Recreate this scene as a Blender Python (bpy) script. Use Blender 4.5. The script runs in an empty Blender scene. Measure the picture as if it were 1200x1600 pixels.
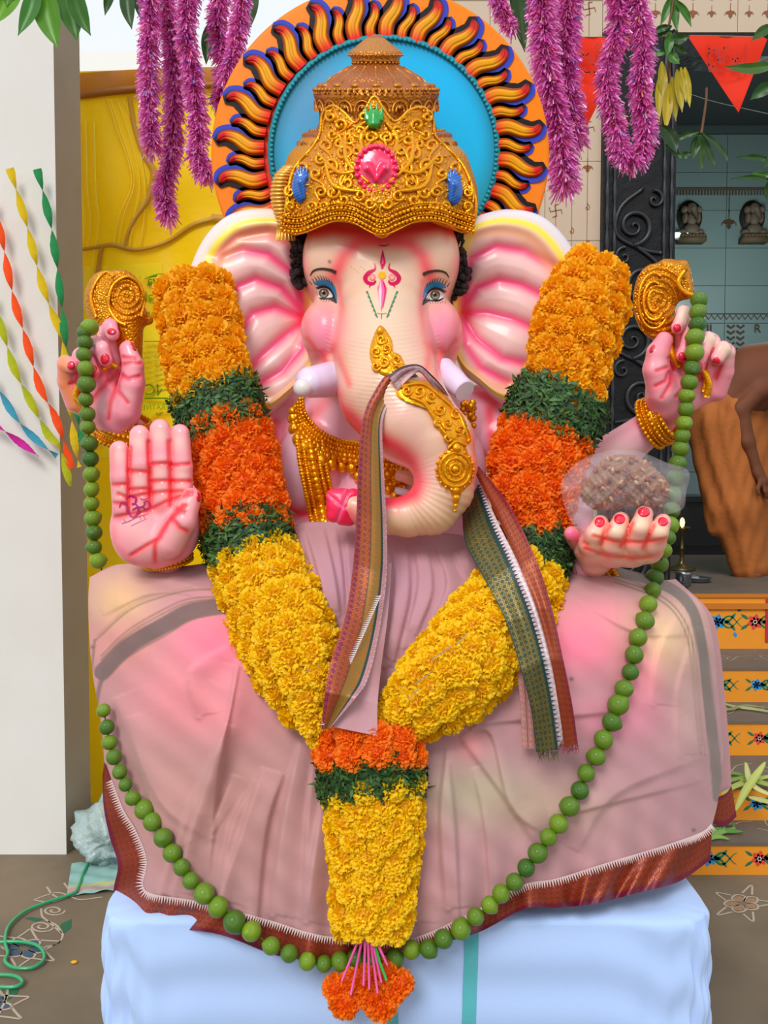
import bpy, bmesh, math, random
import numpy as np
from mathutils import Vector, Matrix, Euler

R = random.Random(7)
rng = np.random.default_rng(7)
sc = bpy.context.scene
col = sc.collection

# ------------------------------------------------------------------ camera
F = 1300.0                      # focal length in pixels of the 1200 x 1600 frame
PITCH = math.radians(2.4)
CAMZ = 1.5
cam_d = bpy.data.cameras.new('camera'); cam = bpy.data.objects.new('camera', cam_d); col.objects.link(cam)
cam_d.sensor_fit = 'HORIZONTAL'; cam_d.sensor_width = 36.0; cam_d.lens = 36.0 * F / 1200.0
cam_d.clip_start = 0.05; cam_d.clip_end = 100
cam.location = (0, 0, CAMZ); cam.rotation_euler = (math.pi / 2 - PITCH, 0, 0)
sc.camera = cam

# ------------------------------------------------------------------ daylight
w = bpy.data.worlds.new('daylight'); sc.world = w; w.use_nodes = True
nt = w.node_tree; nt.nodes.clear()
tc = nt.nodes.new('ShaderNodeTexCoord'); sp = nt.nodes.new('ShaderNodeSeparateXYZ')
rmp = nt.nodes.new('ShaderNodeValToRGB'); bg = nt.nodes.new('ShaderNodeBackground'); wo = nt.nodes.new('ShaderNodeOutputWorld')
mr = nt.nodes.new('ShaderNodeMapRange'); mr.inputs[1].default_value = -1; mr.inputs[2].default_value = 1
nt.links.new(tc.outputs['Generated'], sp.inputs[0]); nt.links.new(sp.outputs['Z'], mr.inputs[0])
nt.links.new(mr.outputs[0], rmp.inputs[0]); nt.links.new(rmp.outputs[0], bg.inputs[0]); nt.links.new(bg.outputs[0], wo.inputs[0])
e = rmp.color_ramp.elements
e[0].position = 0.0; e[0].color = (0.14, 0.13, 0.12, 1)
e[1].position = 1.0; e[1].color = (0.80, 0.90, 1.0, 1)
a = e.new(0.49); a.color = (0.30, 0.30, 0.29, 1)
a = e.new(0.54); a.color = (0.96, 0.98, 0.98, 1)
bg.inputs[1].default_value = 1.02
sd = bpy.data.lights.new('sun', 'SUN'); sun = bpy.data.objects.new('sun', sd); col.objects.link(sun)
sd.energy = 1.9; sd.angle = math.radians(22); sd.color = (1.0, 0.97, 0.93)
sun.rotation_euler = Vector((0.38, 1.0, -1.0)).to_track_quat('-Z', 'Y').to_euler()

vs = sc.view_settings
sc.display_settings.display_device = 'sRGB'
vs.view_transform = 'Standard'; vs.look = 'None'; vs.exposure = 0.0; vs.gamma = 1.0; vs.use_curve_mapping = False

# ------------------------------------------------------------------ frames
D0 = 2.3                        # distance of the idol's mid plane; q is measured from it toward the viewer
SPX = D0 / F
cP, sP = math.cos(PITCH), math.sin(PITCH)
def P(px, py, d):
    cx = (np.asarray(px, float) - 600) / F; cy = (800 - np.asarray(py, float)) / F
    dy = cP + cy * sP; dz = -sP + cy * cP
    t = np.asarray(d, float) / dy
    return np.stack(np.broadcast_arrays(cx * t, dy * t, CAMZ + dz * t), -1)
def Q(a):
    a = np.asarray(a, float)
    return P(a[..., 0], a[..., 1], D0 - a[..., 2] * SPX)
def floor_pt(px, py, z=0.0):
    cy = (800 - py) / F; dy = cP + cy * sP; dz = -sP + cy * cP
    t = (z - CAMZ) / dz
    return np.array([(px - 600) / F * t, dy * t, z])

# ------------------------------------------------------------------ colours and materials
SAT = 1.16
def lin(h):
    h = h.lstrip('#'); v = np.array([int(h[i:i+2], 16) / 255 for i in (0, 2, 4)])
    L_ = v @ [.3, .59, .11]; v = np.clip(L_ + (v - L_) * SAT, 0, 1)
    return np.array([x / 12.92 if x <= 0.04045 else ((x + 0.055) / 1.055) ** 2.4 for x in v])
MATS = {}
def mat(name, c='#888888', rough=0.5, metal=0.0, coat=0.0, attr=False, bump=None, noise=None, transl=0.0,
        alpha=1.0, rand=None, spec=0.5, emit=None, transm=0.0, sheen=0.0, coat_r=0.08):
    if name in MATS: return MATS[name]
    m = bpy.data.materials.new(name); m.use_nodes = True; nt = m.node_tree; N = nt.nodes; L = nt.links
    b = N['Principled BSDF']; out = N['Material Output']
    c4 = (*lin(c), 1)
    b.inputs['Base Color'].default_value = c4; b.inputs['Roughness'].default_value = rough
    b.inputs['Metallic'].default_value = metal; b.inputs['Coat Weight'].default_value = coat
    b.inputs['Coat Roughness'].default_value = coat_r
    b.inputs['Specular IOR Level'].default_value = spec; b.inputs['Alpha'].default_value = alpha
    b.inputs['Transmission Weight'].default_value = transm; b.inputs['Sheen Weight'].default_value = sheen
    src = None
    if attr:
        a = N.new('ShaderNodeAttribute'); a.attribute_name = 'Col'; src = a.outputs['Color']
    tcn = N.new('ShaderNodeTexCoord')
    if noise:                                  # (scale, amount, second colour)
        n = N.new('ShaderNodeTexNoise'); n.inputs['Scale'].default_value = noise[0]; n.inputs['Detail'].default_value = 5
        L.new(tcn.outputs['Object'], n.inputs['Vector'])
        r_ = N.new('ShaderNodeMapRange'); r_.inputs[1].default_value = 0.35; r_.inputs[2].default_value = 0.7
        r_.inputs[4].default_value = noise[1]
        L.new(n.outputs[0], r_.inputs[0])
        mx = N.new('ShaderNodeMix'); mx.data_type = 'RGBA'
        L.new(r_.outputs[0], mx.inputs[0])
        if src: L.new(src, mx.inputs[6])
        else: mx.inputs[6].default_value = c4
        mx.inputs[7].default_value = (*lin(noise[2]), 1); src = mx.outputs[2]
    if rand:                                   # second colour, picked per object
        oi = N.new('ShaderNodeObjectInfo'); mx = N.new('ShaderNodeMix'); mx.data_type = 'RGBA'
        L.new(oi.outputs['Random'], mx.inputs[0])
        if src: L.new(src, mx.inputs[6])
        else: mx.inputs[6].default_value = c4
        mx.inputs[7].default_value = (*lin(rand), 1); src = mx.outputs[2]
    if src: L.new(src, b.inputs['Base Color'])
    if bump:                                   # (kind, scale, strength, distance)
        if bump[0] == 'voronoi':
            t = N.new('ShaderNodeTexVoronoi'); o = t.outputs['Distance']
        elif bump[0] == 'weave':
            t = N.new('ShaderNodeTexNoise'); o = t.outputs[0]; t.inputs['Detail'].default_value = 8
        else:
            t = N.new('ShaderNodeTexNoise'); o = t.outputs[0]; t.inputs['Detail'].default_value = 4
        t.inputs['Scale'].default_value = bump[1]; L.new(tcn.outputs['Object'], t.inputs['Vector'])
        bp = N.new('ShaderNodeBump'); bp.inputs['Strength'].default_value = bump[2]; bp.inputs['Distance'].default_value = bump[3]
        L.new(o, bp.inputs['Height']); L.new(bp.outputs[0], b.inputs['Normal'])
    if emit:
        b.inputs['Emission Color'].default_value = (*lin(emit[0]), 1); b.inputs['Emission Strength'].default_value = emit[1]
    if transl > 0:
        tr = N.new('ShaderNodeBsdfTranslucent'); ms = N.new('ShaderNodeMixShader'); ms.inputs[0].default_value = transl
        if src: L.new(src, tr.inputs[0])
        else: tr.inputs[0].default_value = c4
        L.new(b.outputs[0], ms.inputs[1]); L.new(tr.outputs[0], ms.inputs[2]); L.new(ms.outputs[0], out.inputs[0])
    MATS[name] = m
    return m

# ------------------------------------------------------------------ object helpers
def tag(o, label=None, cat=None, group=None, kind=None):
    if label: o['label'] = label
    if cat: o['category'] = cat
    if group: o['group'] = group
    if kind: o['kind'] = kind
    return o
def thing(name, label, cat, loc, group=None):
    o = bpy.data.objects.new(name, None); o.empty_display_size = 0.05; col.objects.link(o)
    o.location = [float(x) for x in loc]
    return tag(o, label, cat, group)
def wloc(o):
    v = Vector((0, 0, 0))
    while o is not None: v = v + o.location; o = o.parent
    return np.array(v)
def link_mesh(name, V, Fc, m, parent=None, C=None, smooth=True, uv=None, origin=None):
    V = np.asarray(V, float)
    if origin is None:
        origin = wloc(parent) if parent else np.array([V[:, 0].mean(), V[:, 1].mean(), V[:, 2].min()])
    me = bpy.data.meshes.new(name)
    me.from_pydata((V - origin).tolist(), [], Fc if isinstance(Fc, list) else Fc.tolist())
    if smooth: me.polygons.foreach_set('use_smooth', [True] * len(me.polygons))
    if C is not None:
        ca = me.color_attributes.new('Col', 'FLOAT_COLOR', 'POINT')
        cc = np.ones((len(V), 4), np.float32); cc[:, :3] = C
        ca.data.foreach_set('color', cc.ravel())
    if uv is not None:
        ul = me.uv_layers.new(name='UVMap'); idx = np.empty(len(me.loops), np.int32); me.loops.foreach_get('vertex_index', idx)
        ul.data.foreach_set('uv', np.asarray(uv, np.float32)[idx].ravel())
    me.materials.append(m); me.update()
    o = bpy.data.objects.new(name, me); col.objects.link(o)
    if parent: o.parent = parent
    else: o.location = origin.tolist()
    return o
def inst(name, me, pos, parent=None, rot=(0, 0, 0), scale=1.0):
    o = bpy.data.objects.new(name, me); col.objects.link(o)
    if parent: o.parent = parent; pos = np.asarray(pos) - wloc(parent)
    o.location = [float(x) for x in pos]; o.rotation_euler = rot
    o.scale = (scale,) * 3 if np.isscalar(scale) else scale
    return o

class MB:
    """collects vertices and faces; px=True means (pixel x, pixel y, q) coordinates"""
    def __init__(s, px=True): s.V = []; s.F = []; s.C = []; s.U = []; s.n = 0; s.px = px
    def add(s, VF, c=None, uv=None):
        V, Fc = VF; V = np.asarray(V, float).reshape(-1, 3)
        s.V.append(V); n = s.n
        s.F.extend([tuple(i + n for i in f) for f in (Fc if isinstance(Fc, list) else Fc.tolist())])
        if c is None: c = np.array([.5, .5, .5])
        c = np.asarray(c, float); s.C.append(np.broadcast_to(c, V.shape) if c.ndim == 1 else c)
        s.U.append(np.zeros((len(V), 2)) if uv is None else uv)
        s.n += len(V); return s
    def arrays(s):
        return np.concatenate(s.V), s.F, np.concatenate(s.C), np.concatenate(s.U)
    def build(s, name, m, parent=None, smooth=True, origin=None):
        V, Fc, C, U = s.arrays()
        return link_mesh(name, Q(V) if s.px else V, Fc, m, parent, C, smooth, U, origin)

def catmull(pts, n=8, closed=False):
    pts = np.asarray(pts, float); N = len(pts); out = []
    rngi = range(N if closed else N - 1)
    for i in rngi:
        if closed: p0, p1, p2, p3 = (pts[(i + k) % N] for k in (-1, 0, 1, 2))
        else:
            p1, p2 = pts[i], pts[i + 1]
            p0 = pts[i - 1] if i > 0 else 2 * p1 - p2; p3 = pts[i + 2] if i + 2 < N else 2 * p2 - p1
        for t in np.arange(n) / n:
            out.append(.5 * ((2 * p1) + (-p0 + p2) * t + (2*p0 - 5*p1 + 4*p2 - p3) * t*t + (-p0 + 3*p1 - 3*p2 + p3) * t**3))
    if not closed: out.append(pts[-1])
    return np.array(out)
def resample(pts, n):
    pts = np.asarray(pts, float); s = np.r_[0, np.cumsum(np.linalg.norm(np.diff(pts[:, :3], axis=0), axis=1))]
    t = np.linspace(0, s[-1], n); return np.stack([np.interp(t, s, pts[:, k]) for k in range(pts.shape[1])], 1)
def gridf(n, m, wu=False, wv=False):
    f = []
    for i in range(n if wu else n - 1):
        for j in range(m if wv else m - 1):
            a = i * m + j; b = ((i + 1) % n) * m + j; c = ((i + 1) % n) * m + (j + 1) % m; d = i * m + (j + 1) % m
            f.append((a, b, c, d))
    return f
def frames(pts):
    pts = np.asarray(pts, float); T = np.gradient(pts, axis=0); T /= np.linalg.norm(T, axis=1)[:, None] + 1e-9
    n = np.cross(T[0], [0.31, 0.2, 0.93]); n /= np.linalg.norm(n) + 1e-9; Ns = []
    for t in T:
        n = n - t * np.dot(n, t); n /= np.linalg.norm(n) + 1e-9; Ns.append(n.copy())
    Ns = np.array(Ns); return T, Ns, np.cross(T, Ns)
def tube(pts, r, n=8, caps=True, flat=1.0):
    pts = np.asarray(pts, float); r = np.broadcast_to(np.asarray(r, float), (len(pts),))
    T, A, B = frames(pts); th = np.arange(n) * 2 * math.pi / n
    V = pts[:, None] + r[:, None, None] * (np.cos(th)[None, :, None] * A[:, None] + flat * np.sin(th)[None, :, None] * B[:, None])
    V = V.reshape(-1, 3); f = gridf(len(pts), n, False, True)
    if caps:
        f.append(tuple(range(n))[::-1]); k = (len(pts) - 1) * n; f.append(tuple(range(k, k + n)))
    return V, f
def ball(c, r, nu=12, nv=8):
    r = np.broadcast_to(np.asarray(r, float), (3,)); c = np.asarray(c, float)
    V = [c + r * [0, -1, 0]]
    for j in range(1, nv):
        ph = math.pi * j / nv
        for i in range(nu):
            th = 2 * math.pi * i / nu
            V.append(c + r * [math.sin(ph) * math.cos(th), -math.cos(ph), math.sin(ph) * math.sin(th)])
    V.append(c + r * [0, 1, 0]); f = [(0, 1 + (i + 1) % nu, 1 + i) for i in range(nu)]
    for j in range(nv - 2):
        for i in range(nu):
            a = 1 + j * nu + i; b = 1 + j * nu + (i + 1) % nu
            f.append((a, b, b + nu, a + nu))
    k = 1 + (nv - 2) * nu; e_ = len(V) - 1
    f += [(k + i, k + (i + 1) % nu, e_) for i in range(nu)]
    return np.array(V), f
def box(lo, hi):
    x0, y0, z0 = lo; x1, y1, z1 = hi
    V = [(x0,y0,z0),(x1,y0,z0),(x1,y1,z0),(x0,y1,z0),(x0,y0,z1),(x1,y0,z1),(x1,y1,z1),(x0,y1,z1)]
    return np.array(V, float), [(0,3,2,1),(4,5,6,7),(0,1,5,4),(1,2,6,5),(2,3,7,6),(3,0,4,7)]
def slab(outline, q0, q1, rings=1, center=None):
    """closed outline (x,y) -> solid between q0 (back) and q1 (front), star-shaped fill"""
    o = np.asarray(outline, float); n = len(o); c = o.mean(0) if center is None else np.asarray(center, float)
    V = []; f = []
    for qq in (q1, q0):
        for k in range(1, rings + 1):
            V.append(np.c_[c + (o - c) * k / rings, np.full(n, qq)])
        V.append(np.array([[c[0], c[1], qq]]))
    V = np.concatenate(V); st = rings * n + 1
    for s_ in (0, st):
        for i in range(n):
            f.append((s_ + rings * n, s_ + i, s_ + (i + 1) % n))
            for k in range(rings - 1):
                f.append((s_ + k*n + i, s_ + (k+1)*n + i, s_ + (k+1)*n + (i+1) % n, s_ + k*n + (i+1) % n))
    k = (rings - 1) * n
    for i in range(n): f.append((k + i, st + k + i, st + k + (i + 1) % n, k + (i + 1) % n))
    return V, f
def strip(A, B, m=8):
    """surface between two polylines with the same number of points, m across; returns V,F,uv"""
    A = np.asarray(A, float); B = np.asarray(B, float); t = np.linspace(0, 1, m)
    V = A[:, None] * (1 - t)[None, :, None] + B[:, None] * t[None, :, None]
    s = np.r_[0, np.cumsum(np.linalg.norm(np.diff((A + B) / 2, axis=0), axis=1))]
    uv = np.stack(np.broadcast_arrays(t[None, :], s[:, None]), -1).reshape(-1, 2)
    return V, gridf(len(A), m), uv

# ------------------------------------------------------------------ smooth solids: signed distances + surface nets
def smin(a, b, k):
    h = np.clip(.5 + .5 * (b - a) / k, 0, 1); return b + (a - b) * h - k * h * (1 - h)
def ell(c, r, rz=0.0):
    c = np.array(c, np.float32); r = np.array(r, np.float32); ca, sa = math.cos(rz), math.sin(rz)
    def f(x, y, z):
        X = x - c[0]; Y = y - c[1]; Z = z - c[2]
        if rz: X, Y = X * ca + Y * sa, -X * sa + Y * ca
        k0 = np.sqrt((X/r[0])**2 + (Y/r[1])**2 + (Z/r[2])**2); k1 = np.sqrt((X/r[0]**2)**2 + (Y/r[1]**2)**2 + (Z/r[2]**2)**2)
        return k0 * (k0 - 1) / (k1 + 1e-6)
    f.box = (c - max(r), c + max(r)); return f
def cap(a, b, ra, rb):
    a = np.array(a, np.float32); b = np.array(b, np.float32); d = b - a; dd = float(d @ d) + 1e-6
    def f(x, y, z):
        X = x - a[0]; Y = y - a[1]; Z = z - a[2]
        h = np.clip((X*d[0] + Y*d[1] + Z*d[2]) / dd, 0, 1)
        return np.sqrt((X - h*d[0])**2 + (Y - h*d[1])**2 + (Z - h*d[2])**2) - (ra + (rb - ra) * h)
    m = max(ra, rb); f.box = (np.minimum(a, b) - m, np.maximum(a, b) + m); return f
def chain(pts):
    return [cap(p[:3], q_[:3], p[3], q_[3]) for p, q_ in zip(pts[:-1], pts[1:])]
def hard(fs):
    """union without blending (so fingers stay apart), blended slightly inside one finger"""
    def f(x, y, z):
        d = None
        for g in fs:
            v = g(x, y, z); d = v if d is None else smin(d, v, 3.0)
        return d
    f.box = (np.min([g.box[0] for g in fs], 0), np.max([g.box[1] for g in fs], 0)); return f
def union(fs, k):
    def f(x, y, z):
        d = None
        for g in fs:
            kk = k
            if isinstance(g, tuple): g, kk = g
            v = g(x, y, z); d = v if d is None else smin(d, v, kk)
        return d
    bs = [g[0].box if isinstance(g, tuple) else g.box for g in fs]
    f.box = (np.min([b[0] for b in bs], 0), np.max([b[1] for b in bs], 0)); return f
def surfnet(fn, h, lo=None, hi=None):
    if lo is None: lo = fn.box[0] - 3 * h
    if hi is None: hi = fn.box[1] + 3 * h
    ax = [np.arange(lo[i], hi[i] + h, h, dtype=np.float32) for i in range(3)]
    X, Y, Z = np.meshgrid(*ax, indexing='ij', sparse=True)
    V = fn(X, Y, Z); nx, ny, nz = V.shape; S = V < 0
    cnt = np.zeros((nx-1, ny-1, nz-1), np.int8)
    for a in (0, 1):
        for b in (0, 1):
            for c in (0, 1): cnt += S[a:nx-1+a, b:ny-1+b, c:nz-1+c]
    mix = (cnt > 0) & (cnt < 8); I = np.argwhere(mix); idx = -np.ones(mix.shape, np.int64); idx[mix] = np.arange(len(I))
    acc = np.zeros((len(I), 3)); num = np.zeros(len(I))
    corners = [(a, b, c) for a in (0, 1) for b in (0, 1) for c in (0, 1)]
    val = {c: V[I[:, 0]+c[0], I[:, 1]+c[1], I[:, 2]+c[2]] for c in corners}
    for i, c in enumerate(corners):
        for ax_ in range(3):
            if c[ax_] == 0:
                d = list(c); d[ax_] = 1; d = tuple(d); va, vb = val[c], val[d]
                m_ = (va < 0) != (vb < 0); t = np.where(m_, va / np.where(m_, va - vb, 1), 0)
                p = np.array(c, float)[None].repeat(len(I), 0); p[:, ax_] = t
                acc[m_] += p[m_]; num[m_] += 1
    pos = (I + acc / num[:, None]) * h + np.array([a_[0] for a_ in ax])
    faces = []
    for ax_ in range(3):
        o1, o2 = [(1, 2), (2, 0), (0, 1)][ax_]
        s0 = [slice(None)] * 3; s1 = [slice(None)] * 3; s0[ax_] = slice(0, -1); s1[ax_] = slice(1, None)
        A = S[tuple(s0)]; B = S[tuple(s1)]; E = np.argwhere(A != B)
        E = E[(E[:, o1] > 0) & (E[:, o2] > 0) & (E[:, o1] < V.shape[o1]-1) & (E[:, o2] < V.shape[o2]-1)]
        q_ = []
        for da, db in ((1, 1), (0, 1), (0, 0), (1, 0)):
            c = E.copy(); c[:, o1] -= da; c[:, o2] -= db; q_.append(idx[c[:, 0], c[:, 1], c[:, 2]])
        q_ = np.stack(q_, 1); flip = A[E[:, 0], E[:, 1], E[:, 2]]
        q_[~flip] = q_[~flip][:, ::-1]; faces.append(q_)
    Fc = np.concatenate(faces); Fc = Fc[(Fc >= 0).all(1)]
    return pos, Fc
def normals(V, Fc):
    a = V[Fc[:, 2]] - V[Fc[:, 0]]; b = V[Fc[:, 3]] - V[Fc[:, 1]]; n = np.cross(a, b)
    N_ = np.zeros_like(V)
    for k in range(4): np.add.at(N_, Fc[:, k], n)
    return N_ / (np.linalg.norm(N_, axis=1)[:, None] + 1e-9)
def surf_q(fn, x, y, q0=330.0):
    """front height of a solid under pixel positions (marching toward the back)"""
    x = np.asarray(x, np.float32); y = np.asarray(y, np.float32); z = np.full(np.broadcast(x, y).shape, q0, np.float32)
    x = np.broadcast_to(x, z.shape); y = np.broadcast_to(y, z.shape)
    for _ in range(60): z = z - np.clip(fn(x, y, z), -20, 40) * 0.8
    return np.maximum(z, -200)

# ------------------------------------------------------------------ airbrush paint
def pdist_t(p, pts):
    p = np.asarray(p)[:, :2]; pts = np.asarray(pts, float)[:, :2]; d = np.full(len(p), 1e9); tt = np.zeros(len(p)); n = len(pts) - 1; sg = np.ones(len(p))
    for i, (a, b) in enumerate(zip(pts[:-1], pts[1:])):
        ab = b - a; t = np.clip(((p - a) @ ab) / (ab @ ab + 1e-9), 0, 1); r = p - a - t[:, None] * ab
        dd = np.linalg.norm(r, axis=1); k = dd < d; d = np.where(k, dd, d); tt = np.where(k, (i + t) / n, tt); sg = np.where(k, np.sign(ab[0]*r[:, 1] - ab[1]*r[:, 0]), sg)
    return d, tt, sg
def pdist(p, pts):
    p = np.asarray(p)[:, :2]; pts = np.asarray(pts, float)[:, :2]; d = np.full(len(p), 1e9)
    for a, b in zip(pts[:-1], pts[1:]):
        ab = b - a; t = np.clip(((p - a) @ ab) / (ab @ ab + 1e-9), 0, 1)
        d = np.minimum(d, np.linalg.norm(p - a - t[:, None] * ab, axis=1))
    return d
def blend(C, wgt, c):
    if isinstance(c, str): c = lin(c)
    wgt = np.clip(wgt, 0, 1)[:, None]; C[:] = C * (1 - wgt) + c * wgt
def stroke(C, p, pts, c, wd, a=1.0, mask=None):
    g = a * np.exp(-(pdist(p, pts) / wd) ** 2)
    if mask is not None: g = g * mask
    blend(C, g, c)
def blob(C, p, ctr, r, c, a=1.0, mask=None, pw=2):
    d = np.sqrt(((p[:, 0] - ctr[0]) / r[0]) ** 2 + ((p[:, 1] - ctr[1]) / r[1]) ** 2)
    g = a * np.exp(-d ** pw)
    if mask is not None: g = g * mask
    blend(C, g, c)
# ================================================================== SETTING
def struct(name, mb, m, **k):
    k.setdefault('smooth', False); o = mb.build(name, m, **k)
    if not k.get('parent'): o['kind'] = 'structure'
    return o
plaster = mat('white_plaster', '#e6e4df', 0.85, noise=(3, 0.35, '#d9d5cc'), bump=('noise', 60, 0.15, 0.004))
shadeside = mat('shaded_plaster', '#a39c90', 0.85, noise=(4, 0.4, '#93897b'), bump=('noise', 60, 0.2, 0.004))  # plaster colour darkened to stand for the flank's shade
cement = mat('cement_floor', '#7d6f5c', 0.8, noise=(2.2, 0.8, '#5a4f42'), bump=('noise', 30, 0.15, 0.003))
cream = mat('cream_tile', '#cdbba6', 0.35, noise=(2, 0.3, '#bda893'))
joint = mat('tile_joint', '#a08c78', 0.8)
print_brown = mat('brown_print', '#86512f', 0.6)

# floor
mb = MB(False); mb.add(box((-6, -2, -0.1), (6, 12, 0))); floor = struct('floor', mb, cement)

# pillar at the left: white front face, flank's shade painted in as grey plaster
X1 = P(104, 1340, 3.25)[0]; X2 = P(140, 1310, 3.45)[0]
mb = MB(False)
mb.add(box((-3.2, 3.25, 0), (X1, 3.48, 3.6)))
struct('wall_left', mb, plaster)
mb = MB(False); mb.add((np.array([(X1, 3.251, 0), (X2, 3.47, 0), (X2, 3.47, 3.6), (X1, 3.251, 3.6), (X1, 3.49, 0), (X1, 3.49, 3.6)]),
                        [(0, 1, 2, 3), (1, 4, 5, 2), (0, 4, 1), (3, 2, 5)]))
struct('wall_side', mb, shadeside, smooth=False)

# pale ceiling edge and wall above the tarpaulin
mb = MB(False)
a_, b_ = P(112, 0, 4.1), P(420, 112, 4.1)
mb.add(box((-9, 10, 0), (0.7, 10.1, 6.5))); struct('wall_rear', mb, mat('white_limewash', '#fbfaf4', 0.9))

# tiled wall round the shrine door
DW = 4.55
xl = -0.1; xj0 = P(936, 500, DW)[0]; xj1 = P(1048, 500, DW)[0]; zt = P(1000, 52, DW)[2]; zland = 0.874
mb = MB(False)
mb.add(box((xl, DW, 0), (xj0, DW + .15, 5.0)))
mb.add(box((xj0, DW, zt), (4.6, DW + .15, 5.0)))
wall_back = struct('wall_back', mb, mat('grout_cream', '#8f7c6a', 0.8), smooth=False)
# tiles on it, one by one
TW, TH = 0.30, 0.42
tile_meshes = {}
def tile(x0, z0, x1, z1):
    key = (round(x1 - x0, 3), round(z1 - z0, 3))
    ctr = np.array([(x0 + x1) / 2, DW - .004, (z0 + z1) / 2])
    if key not in tile_meshes:
        g = .0015; b = MB(False); b.add(box((-(x1-x0)/2 + g, -.004, -(z1-z0)/2 + g), ((x1-x0)/2 - g, .006, (z1-z0)/2 - g)))
        o = b.build('tile', cream, wall_back, smooth=False, origin=np.zeros(3)); tile_meshes[key] = o.data
        o.location = (ctr - wloc(wall_back)).tolist()
    else: inst('tile', tile_meshes[key], ctr, wall_back)
z = zt
edges_z = [zland - .2 + i * TH for i in range(0, 9)]
for i in range(len(edges_z) - 1):
    x = xj0
    while x > 0.45:
        tile(x - TW, edges_z[i], x, edges_z[i + 1]); x -= TW
for i in range(6):
    tile(xj0 + i * .36, zt, xj0 + (i + 1) * .36, zt + .20); tile(xj0 + i * .36, zt + .20, xj0 + (i + 1) * .36, zt + .62)

# printed strings of lamps and auspicious signs on the tiles
def seg(mb, pts, r, d=DW - .010):
    pts = np.asarray(pts, float)
    T = np.gradient(pts, axis=0); T /= np.linalg.norm(T, axis=1)[:, None] + 1e-9; Nn = np.c_[-T[:, 1], T[:, 0]]
    rr = np.broadcast_to(r, (len(pts),))[:, None]
    A = pts + Nn * rr; B = pts - Nn * rr
    V = np.r_[np.c_[A[:, 0], np.full(len(A), d), A[:, 1]], np.c_[B[:, 0], np.full(len(B), d), B[:, 1]]]
    n = len(A); mb.add((V, [(i, i + 1, n + i + 1, n + i) for i in range(n - 1)]))
def m_lamp(mb, x, z, s, d=DW - .010):
    seg(mb, [(x, z + 1.6*s), (x, z + .4*s)], .05*s, d)
    seg(mb, [(x, z + .45*s), (x, z + .35*s), (x, z + .3*s), (x, z)], np.array([.1, .25, .6, .75]) * s, d)
    seg(mb, [(x, z), (x, z - .12*s), (x, z - .3*s), (x, z - .4*s), (x, z - .8*s)], np.array([.7, .55, .12, .35, .03]) * s, d)
    for k in (-1, 1): seg(mb, [(x + k*.7*s, z + .1*s), (x + k*.85*s, z - .1*s), (x + k*.85*s, z - .35*s)], .05*s, d)
def m_swas(mb, x, z, s, d=DW - .010):
    for k in range(4):
        c, s_ = math.cos(k * math.pi / 2 + .2), math.sin(k * math.pi / 2 + .2)
        pts = np.array([(0, 0), (0, .5), (0, 1.0), (.45, 1.0), (.8, 1.05)]) * s
        pts = np.c_[pts[:, 0]*c - pts[:, 1]*s_ + x, pts[:, 0]*s_ + pts[:, 1]*c + z]
        seg(mb, pts[:3], .07*s, d); seg(mb, pts[2:], .07*s, d)
def m_curl(mb, x, z, s, d=DW - .010):
    t = np.linspace(0, 8, 26); seg(mb, np.c_[x + s*.5*np.cos(t)*t/8, z + s*.6*np.sin(t)*t/8], .06*s, d)
    seg(mb, [(x, z + 1.0*s), (x, z + .5*s)], .04*s, d)
zat = lambda py: P(880, py, DW)[2]
xat = lambda px: P(px, 300, DW)[0]
for k, (px, off) in enumerate([(842, 10), (868, 30), (893, 0), (917, 25)]):
    mb = MB(False); x = xat(px)
    seg(mb, [(x, zat(-20)), (x, zat(560))], .0012)
    for i in range(9):
        py = -10 + off + i * 62
        if (i + k) % 3 == 0: m_swas(mb, x, zat(py), .030)
        elif (i + k) % 3 == 1: m_lamp(mb, x, zat(py), .032)
        else: m_curl(mb, x, zat(py), .03)
    mb.build('printed_lamp_string', print_brown, wall_back, smooth=False)
mb = MB(False)
for i in range(9):
    m_lamp(mb, xj0 + .08 + i * .1, zt + .10, .026 if i % 2 else .034); seg(mb, [(xj0 + .03 + i*.1, zt + .185), (xj0 + .08 + i*.1, zt + .17), (xj0 + .13 + i*.1, zt + .185)], .002)
for i in range(6): m_swas(mb, xj0 + .1 + i * .16, zt + .24, .022)
mb.build('printed_lamp_border', print_brown, wall_back, smooth=False)

# carved black door frame (door_1), lintel and the dim shrine room
black = mat('black_granite', '#0a0b0d', 0.5, spec=.3, bump=('noise', 25, 0.5, 0.01))
mb = MB(False)
door = thing('door_1', None, None, (xj0, DW, zland)); door['kind'] = 'structure'
zf = zt - .01
mb.add(box((xj0, DW - .05, zland), (xj1, DW + .14, zf)))
mb.build('door_jamb', black, door, smooth=False)
mb = MB(False); mb.add(box((xj1, DW - .02, zt - .13), (3.6, DW + .14, zf))); mb.build('door_lintel', black, door, smooth=False)
mb = MB(False); mb.add(box((3.2, DW - .05, zland), (3.6, DW + .14, zf - .13))); mb.build('door_jamb', black, door, smooth=False)
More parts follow.
